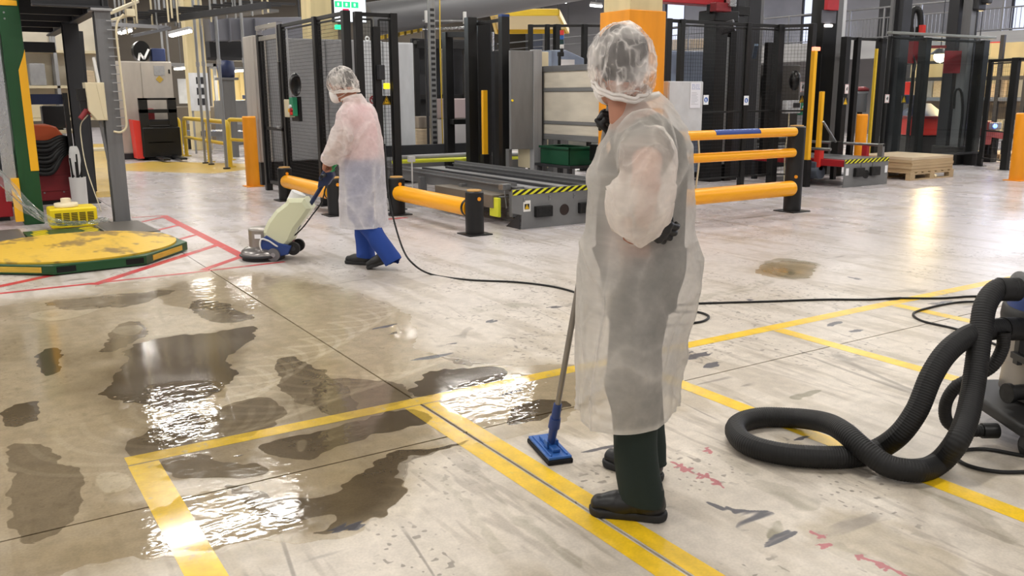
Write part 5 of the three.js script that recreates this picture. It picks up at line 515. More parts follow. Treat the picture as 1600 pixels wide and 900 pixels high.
// cabinets in a row inside the fence
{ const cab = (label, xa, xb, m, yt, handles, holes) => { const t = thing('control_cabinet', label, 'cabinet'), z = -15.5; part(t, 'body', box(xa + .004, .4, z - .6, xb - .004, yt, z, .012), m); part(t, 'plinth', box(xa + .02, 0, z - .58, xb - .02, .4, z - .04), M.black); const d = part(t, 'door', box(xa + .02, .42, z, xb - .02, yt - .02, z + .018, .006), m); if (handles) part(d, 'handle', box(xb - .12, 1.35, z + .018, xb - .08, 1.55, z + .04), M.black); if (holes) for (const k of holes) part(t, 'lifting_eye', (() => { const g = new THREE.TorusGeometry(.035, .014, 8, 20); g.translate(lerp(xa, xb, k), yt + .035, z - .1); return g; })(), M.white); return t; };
  cab('control cabinet at the open end of the fenced row, lit look painted beige', 4.629, 4.864, M.cabinet, 2.55); cab('wide grey control cabinet behind the fence door and switch box', 4.864, 5.926, M.cabinetGrey, 2.52, 1); cab('grey control cabinet directly behind the far person', 5.926, 6.53, M.cabinetGrey, 2.52, 1); cab('white control cabinet with lifting eyes behind the wire mesh', 6.53, 7.029, M.cabinetWhite, 2.52, 0, [.12, .5, .85]); cab('plain white control cabinet at the conveyor end of the row', 7.029, 7.665, M.cabinetWhite, 2.5, 0, [.5]); }  // end cabinet is beige: its lit look is put into the colour
// low tube barriers
function lowPost(t, x, z) { const p = part(t, 'post', lathe([[.105, .012], [.105, .47], [.098, .49], [.001, .492]], x, 0, z, 32), M.black); part(p, 'cap', lathe([[.082, .49], [.082, .505], [.001, .512]], x, 0, z, 28), mat('tan_cap', 0xb98d4a, .6)); part(p, 'base_plate', box(x - .15, 0, z - .15, x + .15, .014, z + .15), M.black); part(p, 'reflector', pipe(V(x, .41, z + .104), V(x, .41, z + .112), .022, 14), M.orange); }
{ const t = thing('tube_barrier', 'low yellow tube barrier between two black posts before the conveyor', 'barrier'), x = 4.95; lowPost(t, x, -8.58); lowPost(t, x, -10.62); part(t, 'tube', pipe(V(x, .29, -8.66), V(x, .29, -10.54), .1, 32), M.barrier); part(t, 'socket', pipe(V(x, .29, -8.68), V(x, .29, -8.72), .106, 32), M.black); }
{ const t = thing('tube_barrier', 'low yellow tube barrier behind the floor polisher handle', 'barrier'), x = 4.25; lowPost(t, x, -11.02); lowPost(t, x, -13.04); part(t, 'tube', pipe(V(x, .29, -11.1), V(x, .29, -12.96), .1, 32), M.barrier); part(t, 'socket', pipe(V(x, .29, -11.12), V(x, .29, -11.16), .106, 32), M.black); }
// ---- conveyor
const hazard = (() => { const n = 256, d = new Uint8Array(n * 32 * 4); for (let j = 0; j < 32; j++) for (let i = 0; i < n; i++) { const s = ((i - j + 64) / 32) % 1 < .5, k = (j * n + i) * 4; d[k] = s ? 226 : 18; d[k + 1] = s ? 224 : 18; d[k + 2] = s ? 40 : 18; d[k + 3] = 255; } return tex(d, n, 32, true, true); })();
const HAZ = mat('hazard_stripe', 0xffffff, .5, 0, { map: hazard });
function hazardStrip(x0, x1, y0, y1, z) { const g = new THREE.BoxGeometry(x1 - x0, y1 - y0, .006), u = g.attributes.uv; for (let i = 0; i < u.count; i++) u.setXY(i, u.getX(i) * (x1 - x0) / .9, u.getY(i)); g.translate((x0 + x1) / 2, (y0 + y1) / 2, z); return g; }
{ const t = thing('pallet_conveyor', 'grey steel pallet conveyor with a striped end plate behind the foreground person', 'conveyor'), z = -8.6, xl = 5.46, xr = 7.1;
  const ep = part(t, 'end_plate', (() => { const g = prism([[xl, .2], [xl, .47], [xr, .47], [xr, 0], [xl + .13, 0], [xl + .13, .17]], .012, .003); g.translate(0, 0, z); return g; })(), M.machine); part(ep, 'hazard_strip', hazardStrip(xl, xr, .405, .468, z + .017), HAZ);
  for (const x of [xl + .42, xl + 1.06]) { const b = part(ep, 'buffer', box(x - .12, .13, z + .012, x + .12, .26, z + .07, .01), M.rubber); for (const [dx, dy] of [[-.07, .17], [.07, .17], [-.07, .22], [.07, .22]]) part(b, 'bolt', pipe(V(x + dx, dy, z + .07), V(x + dx, dy, z + .073), .014, 10), M.black); }
  part(ep, 'inspection_hole', [(() => { const g = new THREE.TorusGeometry(.062, .006, 8, 28); g.translate(xl + .74, .19, z + .016); return g; })(), pipe(V(xl + .74, .19, z + .012), V(xl + .74, .19, z + .018), .06, 26)], mat('hole_brown', 0x2c1f1c, .6));
  for (let i = 0; i < 4; i++) for (const y of [.33, .365]) part(ep, 'bolt', pipe(V(xl + .16 + i * .36, y, z + .012), V(xl + .16 + i * .36, y, z + .024), .013, 8), M.galv);
  part(ep, 'warning_sticker', sheet(V(xl + .2, .27, z + .0165), RX, V(0, 1, 0), .1, .13, .003), [M.paper, M.paper, M.paper, M.paper, canvasMat('sticker', 96, 128, (g, w, h) => { g.fillStyle = '#e9e7e2'; g.fillRect(0, 0, w, h); g.save(); g.translate(w * .15, h * .3); tri(g, w * .7, h * .5); g.restore(); }), M.paper]); part(ep, 'gusset', (() => { const g = prism([[0, 0], [.3, 0], [.3, .2]], .01, .001); g.rotateY(-Math.PI / 2); g.translate(xl + .12, 0, z - .3); return g; })(), M.darkSteel);
  for (const x of [5.78, 7.0]) part(t, 'side_beam', [box(x - .03, .3, -12.75, x + .03, .44, z - .3, .004), box(x - .05, .44, -12.75, x + .05, .46, z - .3, .003), box(x - .012, .46, -12.75, x + .012, .5, z - .4, .003)], M.greySteel);
  part(t, 'drive_cover', box(5.5, .2, -10.6, 5.74, .36, -9.1, .01), mat('brown_grey', 0x6a6258, .55)); part(t, 'yellow_plate', box(5.52, .1, -9.2, 5.56, .33, -9.0), M.limeYellow);
  for (let i = 0; i < 4; i++) part(t, 'deck_plate', box(5.81, .36, -9.75 - i * 1.12, 6.97, .385, z - .03 - i * 1.12, .003), M.lightSteel); for (const x of [5.98, 6.4, 6.82]) { part(t, 'chain_guide', box(x - .03, .38, -12.7, x + .03, .42, z - .1, .003), M.darkSteel); }
  for (const zz of [-8.95, -10.2, -11.4, -12.6]) for (const x of [5.72, 7.0]) { const l = part(t, 'leg', [box(x - .05, .1, zz - .04, x + .05, .4, zz + .04)], M.greySteel); part(l, 'foot', [pipe(V(x, .02, zz), V(x, .12, zz), .014, 8), lathe([[.001, 0], [.06, 0], [.06, .015], [.02, .03], [.001, .03]], x, 0, zz, 20)], M.black); }
  part(t, 'sensor', [box(5.6, .42, -9.12, 5.72, .49, -9.02), pipe(V(5.64, .42, -9.05), V(5.64, .2, -9.0), .007, 8), pipe(V(5.55, .34, -9.03), V(5.74, .34, -9.03), .009, 8)], M.galv); part(t, 'reflector_stand', [pipe(V(5.66, .1, -11.6), V(5.66, .62, -11.6), .012, 8), box(5.61, .6, -11.64, 5.71, .68, -11.58)], M.white); part(t, 'red_edge', box(5.83, .385, -11.9, 6.3, .41, -11.8), M.darkRed); }
{ const t = thing('cross_conveyor', 'cross conveyor with a grey roller tube and a lime yellow rail inside the cell', 'conveyor'); part(t, 'roller_tube', pipe(V(6.431,0.511,-13.6), V(8.236,0.482,-14), .045, 16), M.cabinetGrey); part(t, 'yellow_rail', pipe(V(6.241,0.461,-13.5), V(8.352,0.413,-13.9), .035, 14), M.limeYellow); part(t, 'roller_tube', pipe(V(8.795,0.465,-13.9), V(9.584,0.445,-13.9), .03, 14), M.lightSteel); part(t, 'yellow_rail', pipe(V(8.794,0.394,-13.9), V(9.584,0.397,-13.9), .03, 14), M.limeYellow); part(t, 'bed', box(5.9, .1, -15.3, 9.4, .42, -14.3, .01), M.greySteel); part(t, 'side_plate', box(5.9, .4, -15.3, 9.4, .62, -15.24, .01), M.darkSteel); for (const x of [6.1, 7.5, 9.0]) part(t, 'leg', box(x - .05, 0, -14.9, x + .05, .12, -14.8), M.darkSteel); }
// lifting frame over the conveyor
{ const t = thing('pallet_lift', 'heavy black lifting frame standing over the conveyor', 'lift frame'), z = -11.9, P = (a, b, zz, yt, m = M.black) => part(t, 'upright', box(a, 0, zz - .14, b, yt, zz, .006), m); P(7.6, 7.776, -13.3, 2.806); P(7.905, 8.164, -13.5, 2.781, M.blackGloss); P(7.601, 7.756, -14.1, 2.617);
  part(t, 'upright', box(7.829, 0, -12.72, 7.978, 2.774, -12.6, .006), M.black); part(t, 'cap', box(7.829, 2.774, -12.72, 7.978, 2.814, -12.6), M.darkBlue);
  part(t, 'cross_member', beam(V(7.653,2.575,-14.15), V(7.795,2.542,-13.5), .08, .09), M.black); part(t, 'cross_member', beam(V(7.79,2.703,-13.4), V(7.938,2.74,-12.66), .06, .05), M.black); part(t, 'carriage', box(7.642, 1.03, -14.1, 8.06, 1.12, -13.95), M.black); part(t, 'guide', pipe(V(8.021,2.574,-13.2), V(8.01,0.489,-13.2), .02, 8), M.alu); part(t, 'grey_post', box(7.925, .3, -13.1, 8.077, 2.252, -13), M.darkSteel); void z; }
{ const t = thing('light_curtain', 'yellow light curtain column at the conveyor opening', 'light curtain'), x0 = 7.658, x1 = 7.745; part(t, 'column', box(x0, 0.548, -13.0, x1, 1.615, -12.93, .008), M.yellow); part(t, 'stand', [box(x0 - .02, .0, -13.02, x1 + .02, 0.559, -12.91)], M.black); }
{ const t = thing('lattice_pole', 'tall galvanised pole with a yellow air hose in the machine cell', 'pole'), x0 = 8.068, x1 = 8.193; part(t, 'pole', [box(x0, 0, -15.68, x1, 3.4, -15.6), ], M.galv); const s = []; for (let i = 0; i < 29; i++) s.push(box(x0 + .02, .3 + i * .1, -15.602, x1 - .02, .35 + i * .1, -15.596, 0)); stuff(t, 'slots', s, M.darkSteel); part(t, 'air_hose', path([V(8.249,3.392,-15.5), V(8.236,2.361,-15.5), V(8.24,1.399,-15.5), V(8.245,0.464,-15.5)], .012, 8), M.railYellow); }
// grey machine housing and cream panels
{ const t = thing('machine_housing', 'tall grey machine housing with a pale edge profile beside the cream panels', 'machine'), x0 = 7.55, x1 = 7.968, yb = 0.691, yt = 2.212; part(t, 'front', box(x0, yb, -11.96, x1, yt, -11.9, .008), M.machine); part(t, 'body', box(8.02, yb, -12.6, 8.12, yt, -11.96, .01), M.machine); part(t, 'edge_profile', box(x1, 0, -12.0, 8.127, yt + .02, -11.88, .008), M.lightSteel); part(t, 'side_panel', box(8.127, .35, -12.6, 8.377, yt - .0, -12.06, .01), M.boxBeige); part(t, 'leg', box(x0 + .02, 0, -12.1, x0 + .08, yb, -12.0), M.greySteel); part(t, 'button', pipe(V(7.57, 1.452, -11.9), V(7.57, 1.452, -11.88), .018, 12), M.brightYellow); }
{ const t = thing('panelled_machine', 'machine clad in three cream panels between grey rails', 'machine'), x = 8.2, z0 = -11.95, z1 = -10.45; part(t, 'frame', [box(x, 0, z0 - .06, x + .08, 1.98, z0), box(x, 0, z1, x + .08, 1.98, z1 + .06), box(x - .02, 1.89, z0, x + .06, 1.98, z1)], M.greySteel);
  for (const [a, b] of [[112, 137], [143, 190], [195, 212]]) part(t, 'panel', box(x, 1.13 * 0 + [0, 0][0] + (a === 112 ? 1.642 : a === 143 ? 1.13 : 0.925), z0, x + .03, (a === 112 ? 1.899 : a === 143 ? 1.584 : 1.081), z1, .006), M.panelCream); for (const [y0, y1] of [[1.584, 1.642], [1.081, 1.13], [0.837, 0.925]]) part(t, 'rail', box(x - .015, y0, z0, x + .05, y1, z1, .006), M.machine);
  part(t, 'back_plate', box(x + .5, .45, z0, x + .54, .9, z1), M.cabinetWhite); part(t, 'lower_frame', [box(x + .3, .0, -11.2, x + .36, .9, -11.14), box(x + .3, 0, z0, x + .36, .42, z0 + .06)], M.darkSteel); part(t, 'valve_block', [box(x + .1, .55, -10.85, x + .35, .8, -10.6, .01), box(x + .12, .5, -10.8, x + .2, .56, -10.7)], M.black); }
{ const t = thing('storage_crate', 'dark green plastic crate under the cream panels', 'crate'), x = 8.16, y = .472; const za = -11.75, zb = -10.98, h = .27; part(t, 'bin', [box(x - .15, y, za, x + .3, y + .012, zb), box(x - .15, y, za, x - .135, y + h, zb), box(x + .285, y, za, x + .3, y + h, zb), box(x - .15, y, za, x + .3, y + h, za + .015), box(x - .15, y, zb - .015, x + .3, y + h, zb)], M.greenBox); part(t, 'rim', [box(x - .175, y + h - .025, za - .02, x - .13, y + h + .01, zb + .02), box(x + .28, y + h - .025, za - .02, x + .32, y + h + .01, zb + .02), box(x - .17, y + h - .025, za - .02, x + .31, y + h + .01, za + .015), box(x - .17, y + h - .025, zb - .015, x + .31, y + h + .01, zb + .02)], M.greenBox); part(t, 'shelf', box(x - .2, y - .04, za - .1, x + .3, y, zb + .1), M.darkSteel); part(t, 'shelf_leg', [box(x - .18, 0, za - .05, x - .12, y - .04, za + .01), box(x - .18, 0, zb - .01, x - .12, y - .04, zb + .05)], M.darkSteel); }
{ const z = -13.2, t = thing('operator_console', 'sloped pale console with a paper notice above the cream panels', 'console'); part(t, 'housing', (() => { const g = prism([[9.236,1.625], [9.947,1.623], [9.938,2.166], [9.538,2.303], [9.232,2.296]], .4, .008); g.translate(0, 0, z - .4); return g; })(), M.cabinetBlue); part(t, 'notice', box(9.372, 2.004, z + .008, 9.724, 2.148, z + .016), M.paper); part(t, 'stand', box(9.347, 0, z - .3, 9.845, 1.647, z - .1), M.greySteel); }
{ const t = thing('signal_tower', 'signal tower lamp with red, blue and white segments on a black bracket', 'signal lamp'), x = 9.31, z = -13, s = [[48, 54, M.redBright], [55, 62, M.blue], [62, 69, M.darkBlue], [70, 76, M.white]]; const ys = [2.322, 2.392, 2.473, 2.548, 2.634]; [M.white, mat('dark_teal', 0x123a3a, .4), M.blue, M.redBright].forEach((m, i) => part(t, 'segment', post(x, z, .036, ys[i] + .004, ys[i + 1] - .004, 20), m)); part(t, 'bracket', [post(x, z, .03, 2.235, ys[0], 14), box(x - .08, 2.191, z - .03, x + .03, 2.266, z + .03, .01)], M.black); part(t, 'stalk', box(x - .07, 0, z - .02, x - .03, 2.212, z + .02), M.black); void s; }
fence('black frame fence with clear gaps behind the signal tower', [[10.115, -15.2], [10.382, -15.0], [10.546, -14.9, .12], [11.006, -14.6, .1], [11.481, -14.4]], 2.9, { panels: [2, 2, 2, 2] });
// cream column of the building with an orange bumper cover
function column(label, cx, cz, w, H, cover, m = M.beige) { const c = tag(new THREE.Group(), label, null, null, 'structure'); c.name = numbered('pillar'); scene.add(c); part(c, 'shaft', box(cx - w / 2, 0, cz - w / 2, cx + w / 2, HY, cz + w / 2, .012), m); if (cover) part(c, 'orange_cover', box(cx - w / 2 - .035, 0, cz - w / 2 - .035, cx + w / 2 + .035, H, cz + w / 2 + .035, .012), M.orange, 'orange painted lower cover'); return c; }
column('cream building column with an orange lower half behind the foreground person', 8.173, -9.75, .57, 2.639, true);
column('cream building column behind the grey control cabinets', 6.633, -17.6, .55, 0, false); column('cream building column far beyond the yellow railings', 6.373, -27, .5, 0, false); column('cream column in the aisle behind the machines', 24.201, -28, .5, 0, false);
{ // overhead display
  const z = -16.2, t = thing('overhead_display', 'overhead display screen with green and red tiles on a white picture', 'screen'), xa = 6.403, xb = 7.03, ya = 2.893, yb = ya + .72; part(t, 'casing', box(xa - .02, ya - .02, z - .1, xb + .02, yb + .02, z - .005, .01), M.blackGloss);
  const scr = canvasMat('display', 256, 256, (g, w, h) => { g.fillStyle = '#f4fbff'; g.fillRect(0, 0, w, h); g.fillStyle = '#bfe9f2'; g.fillRect(0, 0, w, h * .48); for (let i = 0; i < 3; i++) { g.fillStyle = '#17b877'; g.fillRect(w * (.02 + i * .26), h * .5, w * .23, h * .15); g.fillStyle = '#d8fff0'; g.fillRect(w * (.1 + i * .26), h * .535, w * .06, h * .08); } g.fillStyle = '#c81e50'; g.fillRect(w * .26, h * .68, w * .2, h * .14); g.fillStyle = '#fff'; g.fillRect(w * .33, h * .715, w * .06, h * .07); }, .4, .55); part(t, 'screen', sheet(V((xa + xb) / 2, (ya + yb) / 2, z), RX, V(0, 1, 0), xb - xa, yb - ya, .008), [M.blackGloss, M.blackGloss, M.blackGloss, M.blackGloss, scr, M.blackGloss]); part(t, 'bracket', box((xa + xb) / 2 - .04, yb, z - .08, (xa + xb) / 2 + .04, HY, z - .03), M.darkSteel);
  part(t, 'indicator', box(xa + .02, ya - .14, z - .08, xa + .16, ya - .06, z - .02, .01), glow('green_glow', 0x18c878, 1.2)); const l = new THREE.RectAreaLight(0xdff4ff, 2, xb - xa, yb - ya); l.position.set((xa + xb) / 2, (ya + yb) / 2, z + .03); l.lookAt((xa + xb) / 2, (ya + yb) / 2, z + 2); scene.add(l); }

// ================================================================ right: barrier, second cell, masts, pallet
const U = (t, name, p, px, y1, m, y0 = 0, k = 1) => { const w = px; return part(t, name, cbox(p[0], (y0 + y1) / 2, p[2], w, y1 - y0, w * k, .006), m); };
{ // three-rail barrier
  const z = -7.91, xr = 9.46, xl = 7.0, t = thing('rail_barrier', 'three-rail yellow barrier with a black end post and a blue strip', 'barrier');
  for (const x of [xr, xl]) { const p = part(t, 'post', lathe([[.115, .012], [.115, 1.1], [.108, 1.12], [.001, 1.122]], x, 0, z, 32), M.black); part(p, 'cap', lathe([[.085, 1.12], [.085, 1.132], [.001, 1.138]], x, 0, z, 28), mat('tan_cap', 0xb98d4a, .6)); part(p, 'base_plate', box(x - .17, 0, z - .17, x + .17, .014, z + .17), M.black); part(p, 'reflector', pipe(V(x - .08, .47, z + .1), V(x - .085, .47, z + .11), .022, 14), M.orange); }
  const rail = (y, r) => part(t, 'rail', [pipe(V(xl, y, z + .06), V(xr - .12, y, z + .06), r, 28), (() => { const g = new THREE.SphereGeometry(r, 24, 12); g.scale(.6, 1, 1); g.translate(xr - .12, y, z + .06); return g; })()], M.barrier); rail(0.318, .1); rail(0.784, .058); const y3 = 1.053; rail(y3, .058);
  const strip = canvasMat('blue_strip', 512, 64, (g, w, h) => { g.fillStyle = '#26418c'; g.fillRect(0, 0, w, h); g.fillStyle = '#8fa6dd'; g.font = 'bold 26px sans-serif'; g.textBaseline = 'middle'; const r = rng(8); let x = 20; g.fillRect(12, h * .25, 16, h * .45); x = 40; while (x < w - 30) { const q = 8 + r() * 22; g.fillRect(x, h * .38 + r() * 4, q, h * .24); x += q + 5 + r() * 6; } }); const xa = 7.882, xb = 8.661; const g = new THREE.CylinderGeometry(.0595, .0595, xb - xa, 24, 1, true, 0, Math.PI); g.rotateZ(Math.PI / 2); { const u = g.attributes.uv; for (let i = 0; i < u.count; i++) u.setXY(i, 1 - u.getY(i), u.getX(i)); } g.rotateX(0); g.translate((xa + xb) / 2, y3, z + .06); strip.side = THREE.DoubleSide; part(t, 'blue_strip', g, strip); }
{ const z = -9.55, t = thing('wall_cabinet', 'pale grey cabinet with a paper notice behind the three-rail barrier', 'cabinet'), x0 = 8.679, x1 = 9.348, y0 = 1.006, y1 = 1.715; part(t, 'body', box(x0, y0, z - .3, x1, y1, z, .01), M.cabinetWhite); part(t, 'door', box(x0 + .01, y0 + .01, z, x1 - .01, y1 - .01, z + .015, .005), M.cabinetWhite); part(t, 'notice', sheet(V(9.187, 1.519, z + .0185), RX, V(0, 1, 0), .2, .36, .005), [M.paper, M.paper, M.paper, M.paper, canvasMat('notice', 128, 230, (g, w, h) => { g.fillStyle = '#e4e6ee'; g.fillRect(0, 0, w, h); const r = rng(3); g.fillStyle = '#8e9cc8'; for (let i = 0; i < 4; i++) for (let x = 18; x < w - 30; x += 26) g.fillRect(x, 16 + i * 13, 10 + r() * 14, 6); g.fillStyle = '#a4a6ae'; for (let i = 0; i < 9; i++) g.fillRect(14, 90 + i * 13, 50 + r() * 46, 3); }), M.paper]); for (const x of [x0 + .08, x1 - .12]) part(t, 'support', box(x, 0, z - .2, x + .06, y0, z - .14), M.black); part(t, 'cable', path([V(x1 - .02, y0, z - .05), V(x1 + .0, .6, z - .02), V(x1 - .02, .1, z - .05), V(x1 - .02, .02, z - .05)], .014, 6), M.boxBeige); }
{ const z = -12.2, t = thing('control_cabinet', 'blue-grey two-door cabinet behind the second fence', 'cabinet'), x0 = 10.88, x1 = 12.256, xm = 11.608, y1 = 2.292; part(t, 'body', box(x0, .1, z - .5, x1, y1, z, .01), M.cabinetBlue); part(t, 'plinth', box(x0 + .02, 0, z - .48, x1 - .02, .1, z - .02), M.black); part(t, 'door', box(x0 + .01, .12, z, xm - .005, y1 - .02, z + .015, .005), M.cabinetBlue); part(t, 'door', box(xm + .005, .12, z, x1 - .01, y1 - .02, z + .015, .005), M.cabinetBlue); }
const zC = -10.5, FC = 2.66;
fence('black safety fence behind the three-rail barrier with blue notices', [[9.5, zC, .1], [9.777, zC, .09], [11.227, zC, .09], [11.974, zC, .13], [12.309, -10.1, .1]], FC, { panels: [2, 1, 1, 1], mid: 1.25, pitch: .055 });
sign('sign', 'blue round mandatory sign beside the paper notice on the fence', V(10.31,1.445,-10.455), RX, .11, .15, mand); sign('sign', 'blue round mandatory sign on the black mesh right of the grey cabinet', V(11.216,1.428,-10.45), RX, .11, .15, mand);
sign('sign', 'white pictogram sign above the yellow triangle beside the switch box', V(12.263,1.641,-10.19), RX, .11, .17, pict); sign('sign', 'yellow warning triangle directly above the green button panel', V(12.267,1.441,-10.19), RX, .13, .12, tri);
{ const z = -10.4, t = thing('switch_box', 'pale grey switch box with a green button panel on the right-hand fence', 'switch box'), x0 = 12.095, x1 = 12.434, y0 = 1.205, y1 = 1.42; part(t, 'housing', box(x0, y0, z - .06, x1, y1, z + .06, .01), M.cabinetWhite); part(t, 'display', box(x0 + .14, y1 - .12, z + .06, x1 - .03, y1 - .04, z + .066), M.darkSteel); part(t, 'button_panel', box(x1 + .01, y0 - .03, z - .03, x1 + .17, y1 - .02, z + .05, .008), mat('panel_green', 0x1f7f5a, .5)); for (const [dx, dy, m] of [[.03, .05, M.yellow], [.09, .03, M.redBright], [.13, .08, M.paper], [.06, .1, M.paper]]) part(t, 'button', pipe(V(x1 + dx + .01, y0 + dy, z + .05), V(x1 + dx + .01, y0 + dy, z + .08), .024, 12), m); part(t, 'conduit', path([V(x0 + .12, y0, z), V(x0 + .1, y0 - .3, z + .02), V(x0 + .08, .6, z), V(x0 + .1, .05, z)], .011, 6), M.boxBeige); }
single('black_helmet', 'black face shield hanging above the right-hand switch box', 'face shield', mesher((x, y, z) => Math.max(ell(0, 0, 0, .1, .17, .1)(x, y, z), -ell(.07, -.03, .03, .08, .13, .1)(x, y, z)), [-.14, -.22, -.14], [.14, .22, .14], .012).translate(12.288,1.748,-10.38), M.blackGloss);
// machine masts behind that fence
{ const t = thing('gantry_mast', 'tall black gantry mast with a red beam over the fenced cell', 'gantry'), z = -11.4; part(t, 'mast', [box(11.419, 0, z - .3, 11.698, 2.747, z)], M.black); part(t, 'mast', box(11.776, 0, z - .25, 11.934, 3.5, z), M.blackGloss); part(t, 'mast', box(11.965, 0, z - .25, 12.141, 3.5, z - .05), M.darkSteel); part(t, 'guide_rail', box(11.713, .3, z - .1, 11.776, 2.5, z - .02), M.galv); part(t, 'head', [box(11.322, 2.749, z - .35, 11.905, 2.939, z + .05, .02), box(11.262, 2.876, z - .1, 12.253, 3.03, z - .02, .01)], M.black); part(t, 'motor', pipe(V(11.416, 2.611, -11.3), V(11.538, 2.673, -11.1), .1, 18), M.darkSteel); part(t, 'red_beam', box(10.212, 3.038, -11.9, 12.194, 3.257, -11.6, .01), M.red); part(t, 'red_clamp', box(11.147, 2.89, -11.3, 11.506, 3.034, -11.15, .01), M.darkRed); part(t, 'plate', box(11.418, 2.974, -11.2, 11.562, 3.138, -11.1), M.alu); }
{ const t = thing('added_dark_machine', 'large dark machine block added to darken the second fenced cell', 'machine'), z = -13; part(t, 'frame', [box(13.152, .0, z - 2, 15.896, .5, z, .02), box(13.882, 0, z - .3, 14.066, 2.3, z)], M.black); part(t, 'body', box(13.152, .5, z - 2, 13.976, 2.18, z - .2, .02), M.blackGloss); part(t, 'body', box(14.547, .5, z - 1.6, 16.022, 2.137, z - .4, .02), M.black); part(t, 'control_panel', box(14.828, 1.481, z - .4, 15.262, 1.902, z - .36), M.darkSteel); part(t, 'valve_block', box(13.853, 0.652, -12.9, 14.153, 1.04, -12.75, .01), M.darkSteel); part(t, 'red_bracket', box(14.02, 1.922, z - .1, 14.32, 2.049, z), M.darkRed); part(t, 'green_lamp', box(13.571, 1.601, -12.65, 13.625, 1.65, -12.6), glow('green_glow', 0x18c878, 1.2)); for (const [px, k] of [[0, 0], [1, 1], [2, 2]]) part(t, 'roller', pipe(V(12.61, .3 + k * .16, -12.4 - px * .1), V(15.033, .3 + k * .16, -12.4 - px * .1), .04, 12), M.darkSteel); }  // block added so that the interior behind this fence stays dark
{ const t = thing('grey_mast', 'grey steel mast behind the black fence with a blue-grey arm', 'mast'); part(t, 'mast', box(12.617, 0, -12.0, 12.937, 3.6, -11.8, .01), M.darkSteel); part(t, 'face_strip', box(12.954, 0, -12, 13.04, 3.6, -11.82, .01), M.greySteel); part(t, 'arm', beam(V(12.701,2.18,-11.7), V(12.533,2.393,-11.5), .07, .05), mat('arm_blue_grey', 0x4a5a6c, .5)); }
{ const t = thing('black_tower', 'broad black tower beside the right-hand switch box', 'mast'); part(t, 'tower', box(13.066, 0, -11.8, 13.273, 2.462, -11.7, .01), M.black); part(t, 'side', box(13.36, 0, -11.85, 13.483, FC, -11.7, .01), M.blackGloss); }
function sensorPost(label, px, z, y0, y1, w, lit, base = 0) { const t = thing('light_curtain', label, 'light curtain'); part(t, 'column', box(px - w / 2, y0, z - w, px + w / 2, y1, z, .006), M.yellow); part(t, 'stand', box(px - w * .7, base, z - w * 1.2, px + w * .7, y0, z + .01), M.black); if (lit) part(t, 'lamp_cap', box(px - .05, y1, z - .06, px + .1, y1 + .06, z, .01), glow('red_glow', 0xff6a50, 1.3)); return t; }
sensorPost('tall yellow light curtain column with a red lamp on top', 12.134, -9.85, .45, 2.214, .075, true);
{ const t = sensorPost('short yellow light curtain column on the red conveyor', 12.826, -10.2, .48, 1.566, .07, false, .462); part(t, 'brace', pipe(V(12.797,1.06,-10.15), V(13.175,0.7,-10.15), .02, 8), M.galv); part(t, 'brace_foot', box(13.173, 0.496, -10.25, 13.312, 0.708, -10.1), M.black); }
{ const t = thing('lift_mast', 'grey lift mast with a bright edge and a red head', 'mast'), z = -11.2; part(t, 'mast', box(13.953, 0, z - .3, 14.336, 3.7, z, .01), M.blackGloss); part(t, 'upper_plate', box(13.868, 2.802, z, 14.263, 3.028, z + .02), mat('slate', 0x55565e, .5)); part(t, 'side_profile', box(14.336, 0, z - .25, 14.484, 3.7, z, .01), M.greySteel); part(t, 'bright_edge', box(14.484, 1.2, z - .1, 14.578, 3.7, z, .01), M.cabinetWhite); part(t, 'red_head', box(13.924, 3.029, -11.2, 14.246, 3.3, -11.12, .01), M.red); part(t, 'lamp', box(13.959, 2.733, -11.2, 14.121, 2.778, -11.13, .01), glow('white_glow', 0xfff2e8, 2)); }
